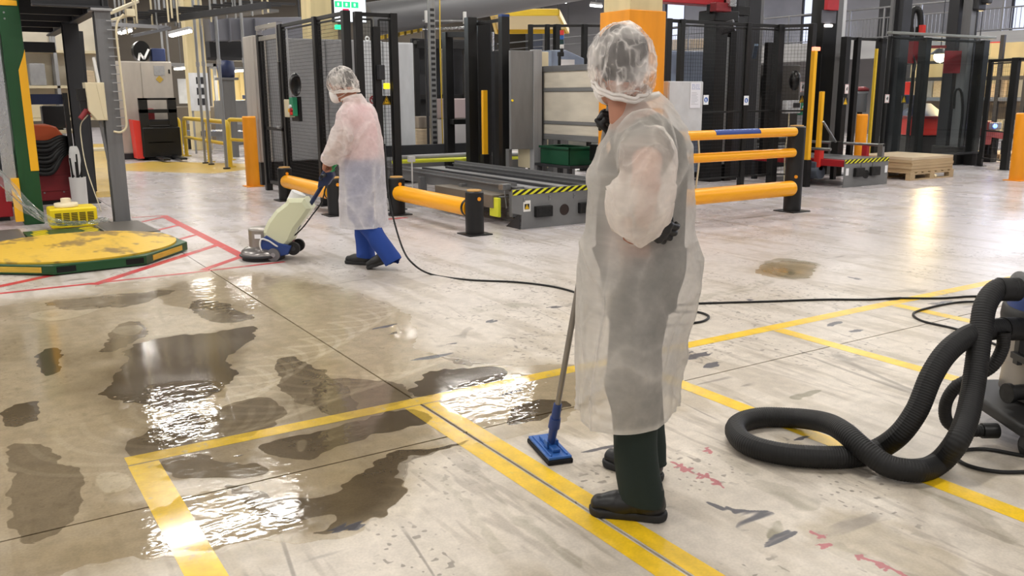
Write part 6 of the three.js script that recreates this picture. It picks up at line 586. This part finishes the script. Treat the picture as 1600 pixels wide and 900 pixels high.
// second conveyor
{ const t = thing('transfer_conveyor', 'red framed pallet conveyor with a grey striped end plate and rail', 'conveyor'), z = -9.42, x0 = 12.497, x1 = 13.664, yt = 0.472; const ep = part(t, 'end_plate', box(x0, 0, z - .014, x1, yt, z, .003), M.machine); part(ep, 'hazard_strip', hazardStrip(x0, x1, yt - .075, yt - .01, z + .003), HAZ);
  for (const k of [.3, .66]) part(ep, 'buffer', box(lerp(x0, x1, k - .1), .17, z, lerp(x0, x1, k + .1), .32, z + .06, .01), M.rubber); part(ep, 'wheel_hole', pipe(V(lerp(x0, x1, .48), .2, z), V(lerp(x0, x1, .48), .2, z + .02), .07, 22), M.rubber); for (const k of [.06, .95]) part(ep, 'sticker', box(lerp(x0, x1, k) - .03, .2, z, lerp(x0, x1, k) + .04, .32, z + .004, 0), M.paper); for (const k of [.36, .62]) part(ep, 'seam', box(lerp(x0, x1, k), .3, z, lerp(x0, x1, k) + .008, yt - .08, z + .003, 0), M.darkSteel);
  part(t, 'red_beam', [box(x0, .34, -11.5, x0 + .1, .45, z - .03, .006)], M.red); part(t, 'red_beam', box(x1 - .1, .34, -11.5, x1, .45, z - .03, .006), M.red); part(t, 'red_post', box(x0 - .04, .25, -10.02, x0 + .07, .62, -9.9, .01), M.redBright); part(t, 'red_post', box(x1 - .1, .4, -9.9, x1 - .02, .64, -9.8), M.red); part(t, 'deck', box(x0 + .1, .42, -11.5, x1 - .1, .46, z - .1), M.greySteel);
  part(t, 'guide_rail', pipe(V(x0 - .04, .6, -11), V(x0 - .02, .62, -9.7), .025, 12), M.galv); part(t, 'guide_rail', [pipe(V(x1 - .05, .66, -11.4), V(x1 - .05, .66, -9.5), .025, 12), box(x1 - .08, .4, -9.6, x1 - .02, .68, -9.5)], M.galv); part(t, 'motor', [pipe(V(x0 + .02, .22, -10.5), V(x0 + .02, .22, -9.9), .11, 22), box(x0 - .06, .26, -10.2, x0 + .12, .4, -9.95, .015)], mat('motor_slate', 0x525a66, .5)); part(t, 'junction_box', box(12.582, .06, -10.5, 12.87, .28, -10.3, .01), M.greySteel); for (const zz of [-10.5, -11.4]) for (const x of [x0 + .05, x1 - .05]) part(t, 'leg', box(x - .04, 0, zz - .04, x + .04, .34, zz + .04), M.darkSteel); }
// fence of the third cell
const zD = -10.9;
fence('black safety fence behind the red framed conveyor', [[14.232, zD, .13], [14.566, zD, .1], [15.276, zD, .15]], 2.55, { panels: [2, 2], mid: 1.2 });
sign('sign', 'white pictogram sign above the triangle left of the yellow bollard', V(14.219,1.611,-10.8), RX, .1, .17, pict); sign('sign', 'yellow warning triangle left of the grey lamp head', V(14.208,1.391,-10.8), RX, .12, .13, tri); sign('sign', 'white pictogram sign on the black post right of the grey lamp head', V(15.544,1.428,-10.868), RX, .13, .16, pict); sign('sign', 'yellow warning triangle on the grey mast above the boards', V(16.696,1.406,-11.434).add(V(.0, 0, .15)), RX, .15, .14, tri);
bollard('yellow-orange bollard standing behind the red framed conveyor', [14.206,0.446,-10.408].filter((v, i) => i !== 1), .1, 1.16);
{ const p = [15.281,1.133,-11.266], t = thing('warning_beacon', 'grey lamp head with a red top above the yellow bollard', 'beacon'); part(t, 'stand', post(p[0], p[2], .05, 0, 1.2, 14), M.darkSteel); part(t, 'head', lathe([[.001, 1.17], [.12, 1.17], [.12, 1.5], [.14, 1.52], [.14, 1.56], [.001, 1.56]], p[0], 0, p[2], 24), mat('smoky_grey', 0x6a6e74, .3)); part(t, 'top', lathe([[.001, 1.57], [.145, 1.57], [.145, 1.62], [.06, 1.66], [.001, 1.66]], p[0], 0, p[2], 24), M.darkRed); }
{ const p = [15.043,1.479,-10.825], t = thing('yellow_guard_post', 'thin tall yellow post beside the black fence post', 'post'); U(t, 'post', p, .05, 2.352, M.railYellow); U(t, 'foot', p, .12, .02, M.black); }
{ const t = thing('grey_column_mast', 'wide dark grey mast behind the stacked boards', 'mast'); U(t, 'mast', [16.629,1.856,-11.477], .29, 3.9, M.darkSteel); U(t, 'profile', [16.396,1.856,-11.506], .07, 3.9, M.greySteel); part(t, 'base', cbox(...[16.756,0.294,-11.395].map((v, i) => i === 1 ? .15 : v), .6, .3, .6, .02), M.black); }
{ const p = [17.754,2.666,-11.828], t = thing('energy_chain', 'black cable chain looping over a red bracket at the top', 'cable chain'); const pts = [V(17.672,2.535,-11.88), V(17.62,3.059,-11.913), V(17.652,3.241,-11.893), V(17.707,3.267,-11.858), V(17.77,3.189,-11.818), V(17.823,2.665,-11.784), V(17.832,2.269,-11.779)]; part(t, 'chain', path(pts, .07, 8, 50), M.black); part(t, 'bracket', cbox(17.752,2.842,-11.711, .1, .18, .1), M.redBright); part(t, 'carriage', [cbox(17.685,2.376,-11.872, .2, .45, .2), beam(V(17.63,2.482,-11.907), V(18.299,2.491,-11.482), .06, .06)], M.darkRed); part(t, 'post', [post(p[0], p[2], .04, 0, 2.9, 10)], M.black); part(t, 'gripper', [path([V(17.609,2.332,-11.802), V(17.682,2.133,-11.756), V(17.671,1.974,-11.762)], .03, 6), path([V(17.732,2.371,-11.724), V(17.772,2.159,-11.698), V(17.736,2.027,-11.721)], .025, 6)], M.darkSteel); }
fence('black fence posts with a clear panel before the red machine', [[15.532, zD, .06], [16.665, zD, .17], [18.675, zD, .2]], 2.6, { panels: [2, 2] });
{ const t = thing('glazed_screen', 'clear polycarbonate screen in a pale rail on the right-hand fence', 'screen'), x0 = 15.272, x1 = 18.742; part(t, 'top_rail', box(x0, 2.62, zD + .1, x1 + .05, 2.67, zD + .22, .01), mat('rail_pale', 0x8f938f, .35, .4)); part(t, 'pane', box(x0 + .2, .3, zD + .15, x1, 2.6, zD + .153, 0), M.clear); part(t, 'bottom_rail', box(x0, .26, zD + .13, x1, .3, zD + .17), M.darkSteel); for (const x of [x0 + .2, x1 - .05]) part(t, 'foot', box(x, 0, zD + .13, x + .05, .27, zD + .17), M.darkSteel); }
{ const t = thing('hoist_mast', 'dark hoist mast carrying a square red panel', 'mast'); U(t, 'mast', [18.528,1.867,-11.455], .24, 4.0, M.darkSteel); U(t, 'side_mast', [18.571,1.862,-11.192], .2, 4.0, M.greySteel); U(t, 'strip', [18.458,3.185,-11.382], .05, 4.0, M.cabinetGrey, 2.0); part(t, 'red_panel', beam(V(18.01,2.164,-11.311), V(18.307,2.162,-11.122), .03, .46), M.darkRed); part(t, 'head', [cbox(18.666,3.355,-11.131, .34, .3, .3, .05), cbox(18.716,3.432,-11.099, .22, .2, .5, .05)], M.darkSteel); part(t, 'cable', path([V(18.17,1.197,-11.091), V(18.181,1.595,-11.084), V(18.25,1.594,-11.04), V(18.325,1.263,-10.992), V(18.332,0.389,-10.988)], .03, 7), M.black); U(t, 'chain_tube', [18.696,2.654,-11.112], .06, 3.3, M.black); part(t, 'base', cbox(...[18.717,0.36,-11.336].map((v, i) => i === 1 ? .2 : v), .7, .4, .6, .02), M.black); }
{ const t = thing('red_palletiser', 'bright red machine head seen through the clear screen', 'machine'); part(t, 'body', beam(V(18.634,0.8,-12.572), V(19.331,0.796,-12.13), .7, .42, .03), M.redBright); part(t, 'cover', beam(V(18.505,0.991,-12.536), V(19.246,0.986,-12.066), .72, .06, .01), M.darkRed); part(t, 'hopper', (() => { const g = new THREE.CylinderGeometry(.18, .55, .3, 4); g.rotateY(.5); g.translate(18.98,1.144,-12.353); return g; })(), M.navy); part(t, 'block', cbox(18.713,1.39,-12.522, .35, .2, .3, .02), M.navy); part(t, 'base', beam(V(18.768,0.225,-12.606), V(19.522,0.221,-12.127), .6, .7, .03), M.black); part(t, 'side', cbox(19.593,0.746,-11.608, .14, .8, .2, .02), M.redBright); part(t, 'pedestal', [cbox(...[19.663,0.243,-11.564].map((v, i) => i === 1 ? .3 : v), .2, .6, .2)], M.black); }
{ const t = thing('robot_gripper', 'small red gripper unit with a blue signal light', 'gripper'), r = rng(6); part(t, 'arm', [beam(V(19.491,0.687,-11.318), V(20.021,0.585,-10.982), .2, .16, .02), beam(V(19.713,0.896,-11.177), V(19.7,0.388,-11.185), .16, .16, .02)], mat('faded_red', 0xa6504e, .6)); part(t, 'cover', cbox(19.744,0.801,-11.039, .3, .16, .14, .03), M.cabinetGrey); part(t, 'signal_light', (() => { const g = new THREE.SphereGeometry(.045, 14, 10); g.translate(19.595,0.807,-10.956); return g; })(), glow('blue_glow', 0x4a6cff, 3)); part(t, 'fingers', [0, 1, 2, 3].map((i) => { const p = [19.632,0.474,-11.229]; return pipe(V(p[0] + i * .13, p[1], p[2] + i * .08), V(p[0] + i * .13 + r() * .1, p[1] - .3, p[2] + i * .08), .03, 8); }), M.darkSteel); part(t, 'pedestal', cbox(...[19.879,0.182,-11.191].map((v, i) => i === 1 ? .35 : v), .25, .7, .25), M.black); }
fence('black fence at the frame edge before the warm lit storage', [[18.557,1.46,-10.608].filter((v, i) => i !== 1).concat([.08]), [17.994,1.462,-9.781].filter((v, i) => i !== 1).concat([.13]), [18.096,1.461,-9.124].filter((v, i) => i !== 1).concat([.1])], 2.201, { panels: [1, 2], mid: .75, pitch: .08 });
bollard('orange bollard at the far edge of the frame', [16.042,-8.481], .125, 1.18);
// pallet with boards
{ const x0 = 14.48, x1 = 15.8, z1 = -9.52, z0 = -10.7, t = thing('wooden_pallet', 'wooden pallet carrying a stack of flat boards', 'pallet'); for (const z of [z0 + .05, (z0 + z1) / 2, z1 - .05]) { part(t, 'runner', box(x0, 0, z - .05, x1, .022, z + .05, .003), M.wood); for (const x of [x0 + .07, (x0 + x1) / 2, x1 - .07]) part(t, 'block', box(x - .07, .022, z - .05, x + .07, .1, z + .05, .003), M.wood); part(t, 'stringer', box(x0, .1, z - .05, x1, .122, z + .05, .003), M.wood); } for (let i = 0; i < 7; i++) { const x = lerp(x0 + .06, x1 - .06, i / 6); part(t, 'deck_board', box(x - .065, .122, z0, x + .065, .144, z1, .003), M.wood); }
  const r = rng(2), L = ['lowest flat board in the stack on the wooden pallet', 'second flat board from the bottom of the stack on the pallet', 'middle flat board in the stack on the wooden pallet', 'fourth flat board up in the stack on the pallet', 'topmost pale flat board on the wooden pallet stack']; let y = .145; for (let i = 0; i < 5; i++) { const h = .052, a = (r() - .5) * .03, b = (r() - .5) * .03; single('board', L[i], 'board', box(x0 + .02 + a, y, z0 + .01 + b, x1 - .03 + a, y + h, z1 - .01 + b, .004), i === 4 ? M.woodTop : M.wood, 'boards stacked on the pallet'); y += h + .001; } }
{ const p = [20.469,-11.163], t = thing('wooden_pallet', 'empty wooden pallet lying beyond the far fence', 'pallet'); for (const dz of [0, .5, 1]) { part(t, 'stringer', cbox(p[0] + .5, .07, p[1] - dz, 1.2, .13, .1), M.wood); } for (let i = 0; i < 6; i++) part(t, 'deck_board', cbox(p[0] + i * .2, .147, p[1] - .5, .14, .022, 1.15), M.woodTop); }

// ================================================================ far background: overhead conveyor, ducts, low lamps, stores
function lowLamp(label, a, b, w, color, glowK, power) { const L = a.distanceTo(b), mid = a.clone().add(b).multiplyScalar(.5), t = thing('strip_lamp', label, 'lamp', 'low strip lamps in the far bays'); part(t, 'housing', beam(a.clone().add(V(0, .06, 0)), b.clone().add(V(0, .06, 0)), w + .04, .07), M.lightSteel); part(t, 'tube', beam(a, b, w, .07, .02), glow('tube_' + color.toString(16) + glowK, color, glowK)); part(t, 'hanger', pipe(mid.clone().add(V(0, .09, 0)), V(mid.x, HY, mid.z), .01, 6), M.greySteel); const l = new THREE.RectAreaLight(color, power, L, w); l.position.copy(mid).add(V(0, -.045, 0)); l.lookAt(mid.x, 0, mid.z); scene.add(l); }
lowLamp('bright strip lamp beside the steel platform over the switch cabinet', V(4.113,3.125,-25.222), V(4.383,3.202,-25.051), .16, 0xfff6ea, 5, 14);
lowLamp('wide bright strip lamp in front of the far cream column', V(5.106,3.023,-24), V(5.548,3.144,-23.719), .22, 0xfff6ea, 5, 14);
lowLamp('long low strip lamp glowing behind the orange bollard', V(8.109,2.322,-30.385), V(9.184,2.397,-29.703), .3, 0xfff2d8, 5, 24);
lowLamp('low strip lamp glowing left of the far cream column', V(6.947,2.441,-32.307), V(7.282,2.481,-32.094), .3, 0xfff2d8, 5, 18);
lowLamp('low strip lamp glowing behind the lattice pole', V(12.067,2.142,-24.32), V(12.421,2.121,-24.096), .4, 0xfff6ea, 5, 18);
lowLamp('strip lamp under the yellow ceiling frame', V(14.045,4.068,-20.696), V(14.689,3.981,-20.287), .12, 0xffffff, 5, 10);
lowLamp('short strip lamp beside the cream column head', V(18.261,4.364,-23.943), V(18.595,4.323,-23.73), .14, 0xffffff, 5, 8);
for (const [l, px] of [['warm lamp under the gallery beside the square red panel', 0], ['warm lamp under the gallery near the frame edge', 1]]) { const p = px ? V(20.836,2.336,-12.241) : V(21.014,2.407,-13.313), t = thing('gallery_lamp', l, 'lamp', 'warm lamps under the gallery'); part(t, 'shade', lathe([[.001, .2], [.1, .18], [.24, .06], [.22, .05], [.001, .1]], p.x, p.y, p.z, 20), M.darkSteel); part(t, 'bulb', (() => { const g = new THREE.SphereGeometry(.15, 16, 12); g.translate(p.x, p.y, p.z); return g; })(), glow('warm_bulb', 0xffe6b8, 4)); part(t, 'hanger', pipe(V(p.x, p.y + .18, p.z), V(p.x, HY, p.z), .012, 6), M.black); const li = new THREE.PointLight(0xffdca0, 3, 0, 2); li.position.set(p.x, p.y - .2, p.z); li.castShadow = true; scene.add(li); }
// overhead conveyor above the switch cabinet
{ const t = thing('overhead_conveyor', 'grey overhead conveyor bridge with hanging rods above the switch cabinet', 'conveyor'), a = V(3.113,2.696,-20.528), b = V(5.972,3.277,-18.713); 
  part(t, 'lower_beam', beam(V(2.889,2.849,-18.301), V(4.296,2.969,-20.369), .05, .07), M.lightSteel); part(t, 'lower_beam', beam(V(3.359,2.706,-19.187), V(4.34,2.956,-20.341), .05, .06), M.greySteel); part(t, 'side_beam', beam(V(3.799,3.076,-21.277), V(5.348,3.175,-16.741), .1, .12), M.darkSteel); part(t, 'side_beam', beam(V(2.867,3.054,-18.315), V(3.897,3.555,-21.214), .06, .06), M.boxBeige); part(t, 'side_beam', beam(V(2.875,2.918,-18.31), V(3.42,3.135,-19.741), .05, .05), M.boxBeige); part(t, 'motor_box', cbox(3.363,3.14,-19.185, .16, .14, .2, .01), M.boxBeige); part(t, 'walkway', beam(V(5.612,3.367,-22.495), V(6.285,3.355,-19.699), .5, .06), M.greySteel);
  const r = rng(21); for (let i = 0; i < 26; i++) { const k = i / 25, p = V(lerp(a.x, b.x, k) + (r() - .5) * .5, 0, lerp(a.z, b.z, k) + (r() - .5) * 1.5); part(t, 'rod', pipe(V(p.x, 2.75 + k * .35 + r() * .2, p.z), V(p.x, 4.3, p.z), .02, 6), r() > .4 ? M.boxBeige : M.galv); } for (let i = 0; i < 12; i++) { const k = i / 11; part(t, 'cross_bar', beam(V(lerp(a.x, b.x, k) - .6, 3.1 + k * .3, lerp(a.z, b.z, k)), V(lerp(a.x, b.x, k) + .7, 3.15 + k * .3, lerp(a.z, b.z, k) - .4), .05, .05), M.darkSteel); } }
{ const poles = [['tall bright pole right of the switch cabinet', V(5.305,0.856,-26.006), .032], ['second tall pole right of the switch cabinet', V(5.512,0.844,-26.348), .028], ['tall pole beside the far cream column', V(5.101,0.964,-21.398), .032], ['tall pole behind the middle of the yellow railing', V(5.113,0.975,-20.916), .032], ['tall bright pole above the yellow railings', V(5.09,1.007,-19.51), .036], ['tall bright pole left of the end control cabinet', V(5.367,1.021,-18.623), .032]]; for (const [l, p, r] of poles) { const t = thing('steel_pole', l, 'pole'); part(t, 'tube', post(p.x, p.z, r, 0, 5, 12), M.galv); part(t, 'foot', post(p.x, p.z, r * 2.2, 0, .03, 12), M.darkSteel); part(t, 'clamp', post(p.x, p.z, r * 1.35, 2.2, 2.3, 12), M.lightSteel); } }
single('ventilation_duct', 'long grey-blue ventilation duct panel above the far bright bay', 'duct', [beam(V(6.641,3.367,-26.579), V(9.76,3.547,-26.968), .6, .62, .02), ...[330, 350, 368, 388].map((p, i) => cbox(...[[6.814,3.359,-26.351], [7.22,3.371,-26.33], [7.585,3.383,-26.335], [7.985,3.402,-26.437]][i], .03, .64, .3))], mat('duct_blue_grey', 0x6b6d76, .5));
single('dark_canopy', 'dark canopy beam over the far bright bay', 'canopy', [beam(V(7.077,2.884,-28.671), V(10.777,2.919,-28.692), 1.2, .56, .02), beam(V(6.841,2.616,-27.637), V(10.064,2.639,-27.96), .3, .08), ...[V(7.414,2.976,-28.457), V(10.114,3.044,-28.639)].map((p) => pipe(p, V(p.x, HY, p.z), .03, 8))], M.darkSteel);
{ const t = thing('strip_curtain', 'pale yellow strip curtain lit from above behind the orange bollard', 'curtain'); const p0 = V(8.471,1.538,-33.709), p1 = V(10.05,1.528,-32.706); for (let i = 0; i < 9; i++) { const p = p0.clone().lerp(p1, (i + .5) / 9); part(t, 'strip', cbox(p.x, 1.35, p.z, .2, 2.3, .01, .002), mat('strip_pvc', 0xf3dc9a, .5)); } part(t, 'rail', beam(V(p0.x, 2.52, p0.z), V(p1.x, 2.52, p1.z), .06, .06), M.lightSteel); part(t, 'post', cbox(p0.x, 1.28, p0.z, .08, 2.55, .08), M.lightSteel); part(t, 'post', cbox(p1.x, 1.28, p1.z, .08, 2.55, .08), M.lightSteel); }
{ const t = thing('drum', 'dark blue drum on a grey stand behind the yellow railings', 'drum'); const p = V(6.235,2.204,-23.284); part(t, 'shell', lathe([[.001, -.22], [.2, -.2], [.22, 0], [.2, .2], [.001, .22]], p.x, p.y, p.z, 20), M.navy); part(t, 'stand', [cbox(p.x, (p.y - .22) / 2, p.z, .3, p.y - .22, .3, .01), cbox(p.x, p.y - .24, p.z, .5, .06, .4)], M.greySteel); }
{ const t = thing('roller_conveyor', 'grey roller conveyor with blue rollers behind the yellow railings', 'conveyor'), a = V(6.083,0.467,-27.644), b = V(7.079,0.504,-24.169); part(t, 'side_frame', beam(a, b, .06, .14), M.greySteel); part(t, 'side_frame', beam(a.clone().add(V(.5, 0, -.6)), b.clone().add(V(.5, 0, -.6)), .06, .14), M.greySteel); for (let i = 0; i < 22; i++) { const p = a.clone().lerp(b, (i + .5) / 22).add(V(0, .05, 0)); part(t, 'roller', pipe(p, p.clone().add(V(.5, 0, -.6)), .035, 8), i % 3 ? M.galv : M.blue); } for (const k of [.05, .35, .65, .95]) { const p = a.clone().lerp(b, k); part(t, 'leg', cbox(p.x, p.y / 2 - .03, p.z, .08, p.y - .06, .08), M.darkSteel); } part(t, 'guide', beam(a.clone().add(V(.1, .32, 0)), b.clone().add(V(.1, .32, 0)), .04, .1), M.lightSteel); }
{ const t = thing('notice_board', 'white notice board with dark pictures behind the poles', 'board'), p = V(5.971,1.543,-25.109); part(t, 'board', cbox(p.x, 1.65, p.z, .5, 1.0, .04), M.cabinetWhite); part(t, 'stand', [cbox(p.x - .2, .6, p.z - .04, .05, 1.2, .05), cbox(p.x + .2, .6, p.z - .04, .05, 1.2, .05)], M.lightSteel); for (let i = 0; i < 3; i++) part(t, 'picture', cbox(p.x + .05, 1.95 - i * .28, p.z + .025, .24, .18, .012), M.darkSteel); }
{ const t = thing('far_machine', 'grey machine body standing beyond the yellow railings', 'machine'), p = V(8.383,0.919,-29.619); part(t, 'body', cbox(p.x, .7, p.z, 1.6, 1.4, 1, .03), M.machine); part(t, 'mast', cbox(p.x - .5, 1.2, p.z + .3, .35, 2.2, .3, .02), M.greySteel); part(t, 'shelf', cbox(p.x + .6, 1.5, p.z + .2, 1.1, .12, .7, .01), M.navy); part(t, 'panel', cbox(p.x + .4, 1.2, p.z + .52, .5, .4, .04), M.darkSteel); }
{ const t = thing('far_machine', 'brown and grey frame machine left of the far bright bay', 'machine'), p = V(7.082,0.917,-31.037); part(t, 'body', cbox(p.x, .6, p.z, 1.8, 1.2, .9, .03), mat('brown_grey', 0x6a6258, .55)); part(t, 'frame', [cbox(p.x - .85, 1.3, p.z, .1, 2.6, .1), cbox(p.x + .85, 1.3, p.z, .1, 2.6, .1), cbox(p.x, 2.55, p.z, 1.8, .1, .1)], M.lightSteel); part(t, 'panel', cbox(p.x + .1, 1.7, p.z - .1, .9, .8, .05), M.cabinetWhite); }
// behind the cell
single('round_duct', 'thick grey round duct running under the ceiling behind the cell', 'duct', [pipe(V(7.314,2.989,-16.914), V(14.769,4.341,-17.868), .33, 32)], M.greySteel);
{ const t = thing('yellow_ceiling_frame', 'yellow edged cream ceiling panel above the machine housing', 'ceiling panel'), y = 3.62, c = [V(12.441,3.655,-20.53), V(13.907,3.518,-19.6), V(18.251,4.462,-25.133), V(16.199,4.577,-26.435)].map((v) => v.setY(y)); for (let i = 0; i < 4; i++) part(t, 'edge', beam(c[i], c[(i + 1) % 4], .08, .16), M.railYellow); part(t, 'panel', (() => { const g = new THREE.BufferGeometry(), P = []; for (const dy of [.06, .1]) for (const v of c) P.push(v.x, y + dy, v.z); g.setAttribute('position', new THREE.Float32BufferAttribute(P, 3)); g.setIndex([0, 2, 1, 0, 3, 2, 4, 5, 6, 4, 6, 7, 0, 1, 5, 0, 5, 4, 1, 2, 6, 1, 6, 5, 2, 3, 7, 2, 7, 6, 3, 0, 4, 3, 4, 7]); const q = g.toNonIndexed(); q.computeVertexNormals(); return q; })(), M.beige); for (const v of c) part(t, 'hanger', pipe(V(v.x, y + .05, v.z), V(v.x, HY, v.z), .015, 6), M.black); }
{ const t = thing('yellow_gantry_beam', 'yellow corrugated gantry beam over the grey control cabinets', 'beam'); part(t, 'beam', beam(V(9.089,2.948,-20.288), V(10.159,3.193,-19.609), .12, .22), M.railYellow); for (let i = 0; i < 9; i++) { const p = V(9.089,2.948,-20.288).lerp(V(10.159,3.193,-19.609), i / 8); part(t, 'rib', cbox(p.x, p.y - .02, p.z + .07, .05, .24, .04), mat('rib_olive', 0x6b5a22, .6)); } part(t, 'tube', beam(V(9.459,3.036,-19.816), V(9.911,3.121,-19.53), .05, .04), M.cabinetWhite); for (const k of [0, 1]) { const p = V(9.089,2.948,-20.288).lerp(V(10.159,3.193,-19.609), k); part(t, 'hanger', pipe(p, V(p.x, HY, p.z), .02, 6), M.black); } }
{ const t = thing('pneumatic_rack', 'pale pneumatic rail with white valves beside the lattice pole', 'rail'), a = V(8.511,2.915,-16.628), b = V(9.244,2.848,-16.163); part(t, 'rail', pipe(V(8.459,3.002,-16.661), V(9.279,2.997,-16.141), .02, 8), M.lightSteel); part(t, 'rail', pipe(V(8.455,2.84,-16.664), V(9.278,2.873,-16.142), .03, 8), M.alu); for (const p of [V(8.527,3.138,-16.618), V(9.182,3.11,-16.202)]) part(t, 'valve', cbox(p.x, p.y - .05, p.z, .06, .24, .06, .01), M.white); part(t, 'post', post(a.x, a.z, .03, 0, a.y, 10), M.darkSteel); part(t, 'post', post(b.x, b.z, .03, 0, b.y, 10), M.darkSteel); }
{ const t = thing('dark_machine_cell', 'dark machine frames filling the bay behind the pallet lift', 'machine'), p = V(9.711,1.097,-17.525), q = V(9.502,1.079,-18.842); part(t, 'frame', [cbox(p.x, 1.5, p.z - .3, 2.0, .1, .2), cbox(p.x - 1, 1.3, p.z, .12, 2.6, .12), cbox(p.x + .9, 1.3, p.z, .12, 2.6, .12), cbox(p.x, 2.6, p.z, 2.0, .16, .16)], M.black); part(t, 'back_panel', cbox(p.x + .1, 1.9, p.z - .5, 1.9, 1.7, .1, .01), M.darkSteel); part(t, 'post', cbox(p.x - .2, 1.6, p.z - .2, .1, 2.0, .1), M.boxBeige); part(t, 'post', cbox(p.x + .35, 1.6, p.z - .2, .14, 2.0, .1), M.greySteel); part(t, 'column', cbox(q.x, 1.3, q.z, .35, 1.5, .35, .02), M.cabinetGrey); part(t, 'bed', cbox(q.x + .5, .35, q.z + .2, 2.4, .5, 1.2, .02), M.darkSteel); part(t, 'rail', beam(V(q.x - .8, 2.35, q.z), V(p.x, 2.3, p.z - .5), .1, .14), M.black); part(t, 'rail', beam(V(q.x - .8, 2.0, q.z), V(p.x, 1.95, p.z - .5), .1, .1), M.darkSteel); }
{ const p = V(8.788,0.699,-15.742), t = thing('wrapped_stack', 'pale wrapped stack of goods behind the pallet lift', 'stack'); part(t, 'load', cbox(p.x, .75, p.z, .75, .62, .75, .02), mat('wrapped_white', 0xc9c6c8, .35)); part(t, 'load', cbox(p.x + .02, 1.28, p.z, .78, .38, .76, .02), mat('wrapped_red_white', 0xb9a8aa, .35)); part(t, 'pallet', cbox(p.x, .37, p.z, .85, .14, .85), M.wood); part(t, 'stand', cbox(p.x, .15, p.z, .8, .3, .8), M.darkSteel); }
{ const p = V(8.538,0.514,-16.966), t = thing('brown_stack', 'brown stacked cartons behind the lattice pole', 'stack'); part(t, 'carton', cbox(p.x, .68, p.z, .55, .35, .55, .02), M.woodTop); part(t, 'carton', cbox(p.x + .05, .98, p.z, .5, .24, .5, .02), mat('grey_carton', 0x8d8378, .8)); part(t, 'stand', cbox(p.x, .25, p.z, .6, .5, .6), M.darkSteel); }
// gallery goods and stores at the right
{ const t = thing('slatted_boards', 'pale upright boards leaning behind the gallery railing', 'boards'); for (let i = 0; i < 9; i++) { const p = V(29.451,3.778,-32.238).lerp(V(30.404,3.773,-30.449), i / 8); part(t, 'board', cbox(p.x, 3.66, p.z, .38, .7, .03, .005), M.woodTop); }  }
{ const t = thing('storage_rack', 'tall dark storage rack with pale goods beneath the gallery', 'rack'), a = V(23.378,1.439,-15.958), b = V(23.877,1.433,-12.68), dir = b.clone().sub(a); for (let i = 0; i <= 5; i++) { const p = a.clone().add(dir.clone().multiplyScalar(i / 5)); part(t, 'upright', cbox(p.x, 1.5, p.z, .1, 3.0, .1), M.darkSteel); } for (const y of [.4, 1.35, 1.9, 2.35]) part(t, 'beam', beam(V(a.x, y, a.z), V(b.x, y, b.z), .08, y > 2 ? .08 : .1), y === 1.35 ? mat('beam_slate', 0x5c6470, .5) : M.darkSteel); part(t, 'back_panel', beam(V(a.x + .9, 2.2, a.z - .3), V(b.x + .9, 2.2, b.z - .3), .04, 1.3), M.beige); part(t, 'back_panel', beam(V(a.x + .9, .9, a.z - .3), V(b.x + .9, .9, b.z - .3), .04, 1.2), mat('brown_grey', 0x6a6258, .55));
  const r = rng(33), kinds = [['pale sack', M.boxBeige], ['white carton', M.cabinetWhite], ['brown carton', M.woodTop], ['orange crate', M.redBright], ['grey drum', M.cabinetGrey]]; let n = 0; for (const y of [.45, 1.4]) for (let k = .04; k < .97; k += .085) { const p = a.clone().add(dir.clone().multiplyScalar(k + .015)), q = kinds[Math.floor(r() * 5)], h = .3 + r() * .24; part(t, 'goods', cbox(p.x + .35, y + h / 2, p.z - .1, .26, h, .26, .02), q[1]); n++; } void n; }
for (const [l, p, y] of [['small red sign plate on the gallery edge near the frame edge', V(28.262,2.93,-16.121), .3], ['small red sign plate on the gallery edge beside the fence post', V(28.262,2.895,-16.657), .3]]) single('sign', l, 'sign', cbox(p.x, p.y, p.z, .03, y, .5, .008), M.redBright);

renderer.render(scene, camera);
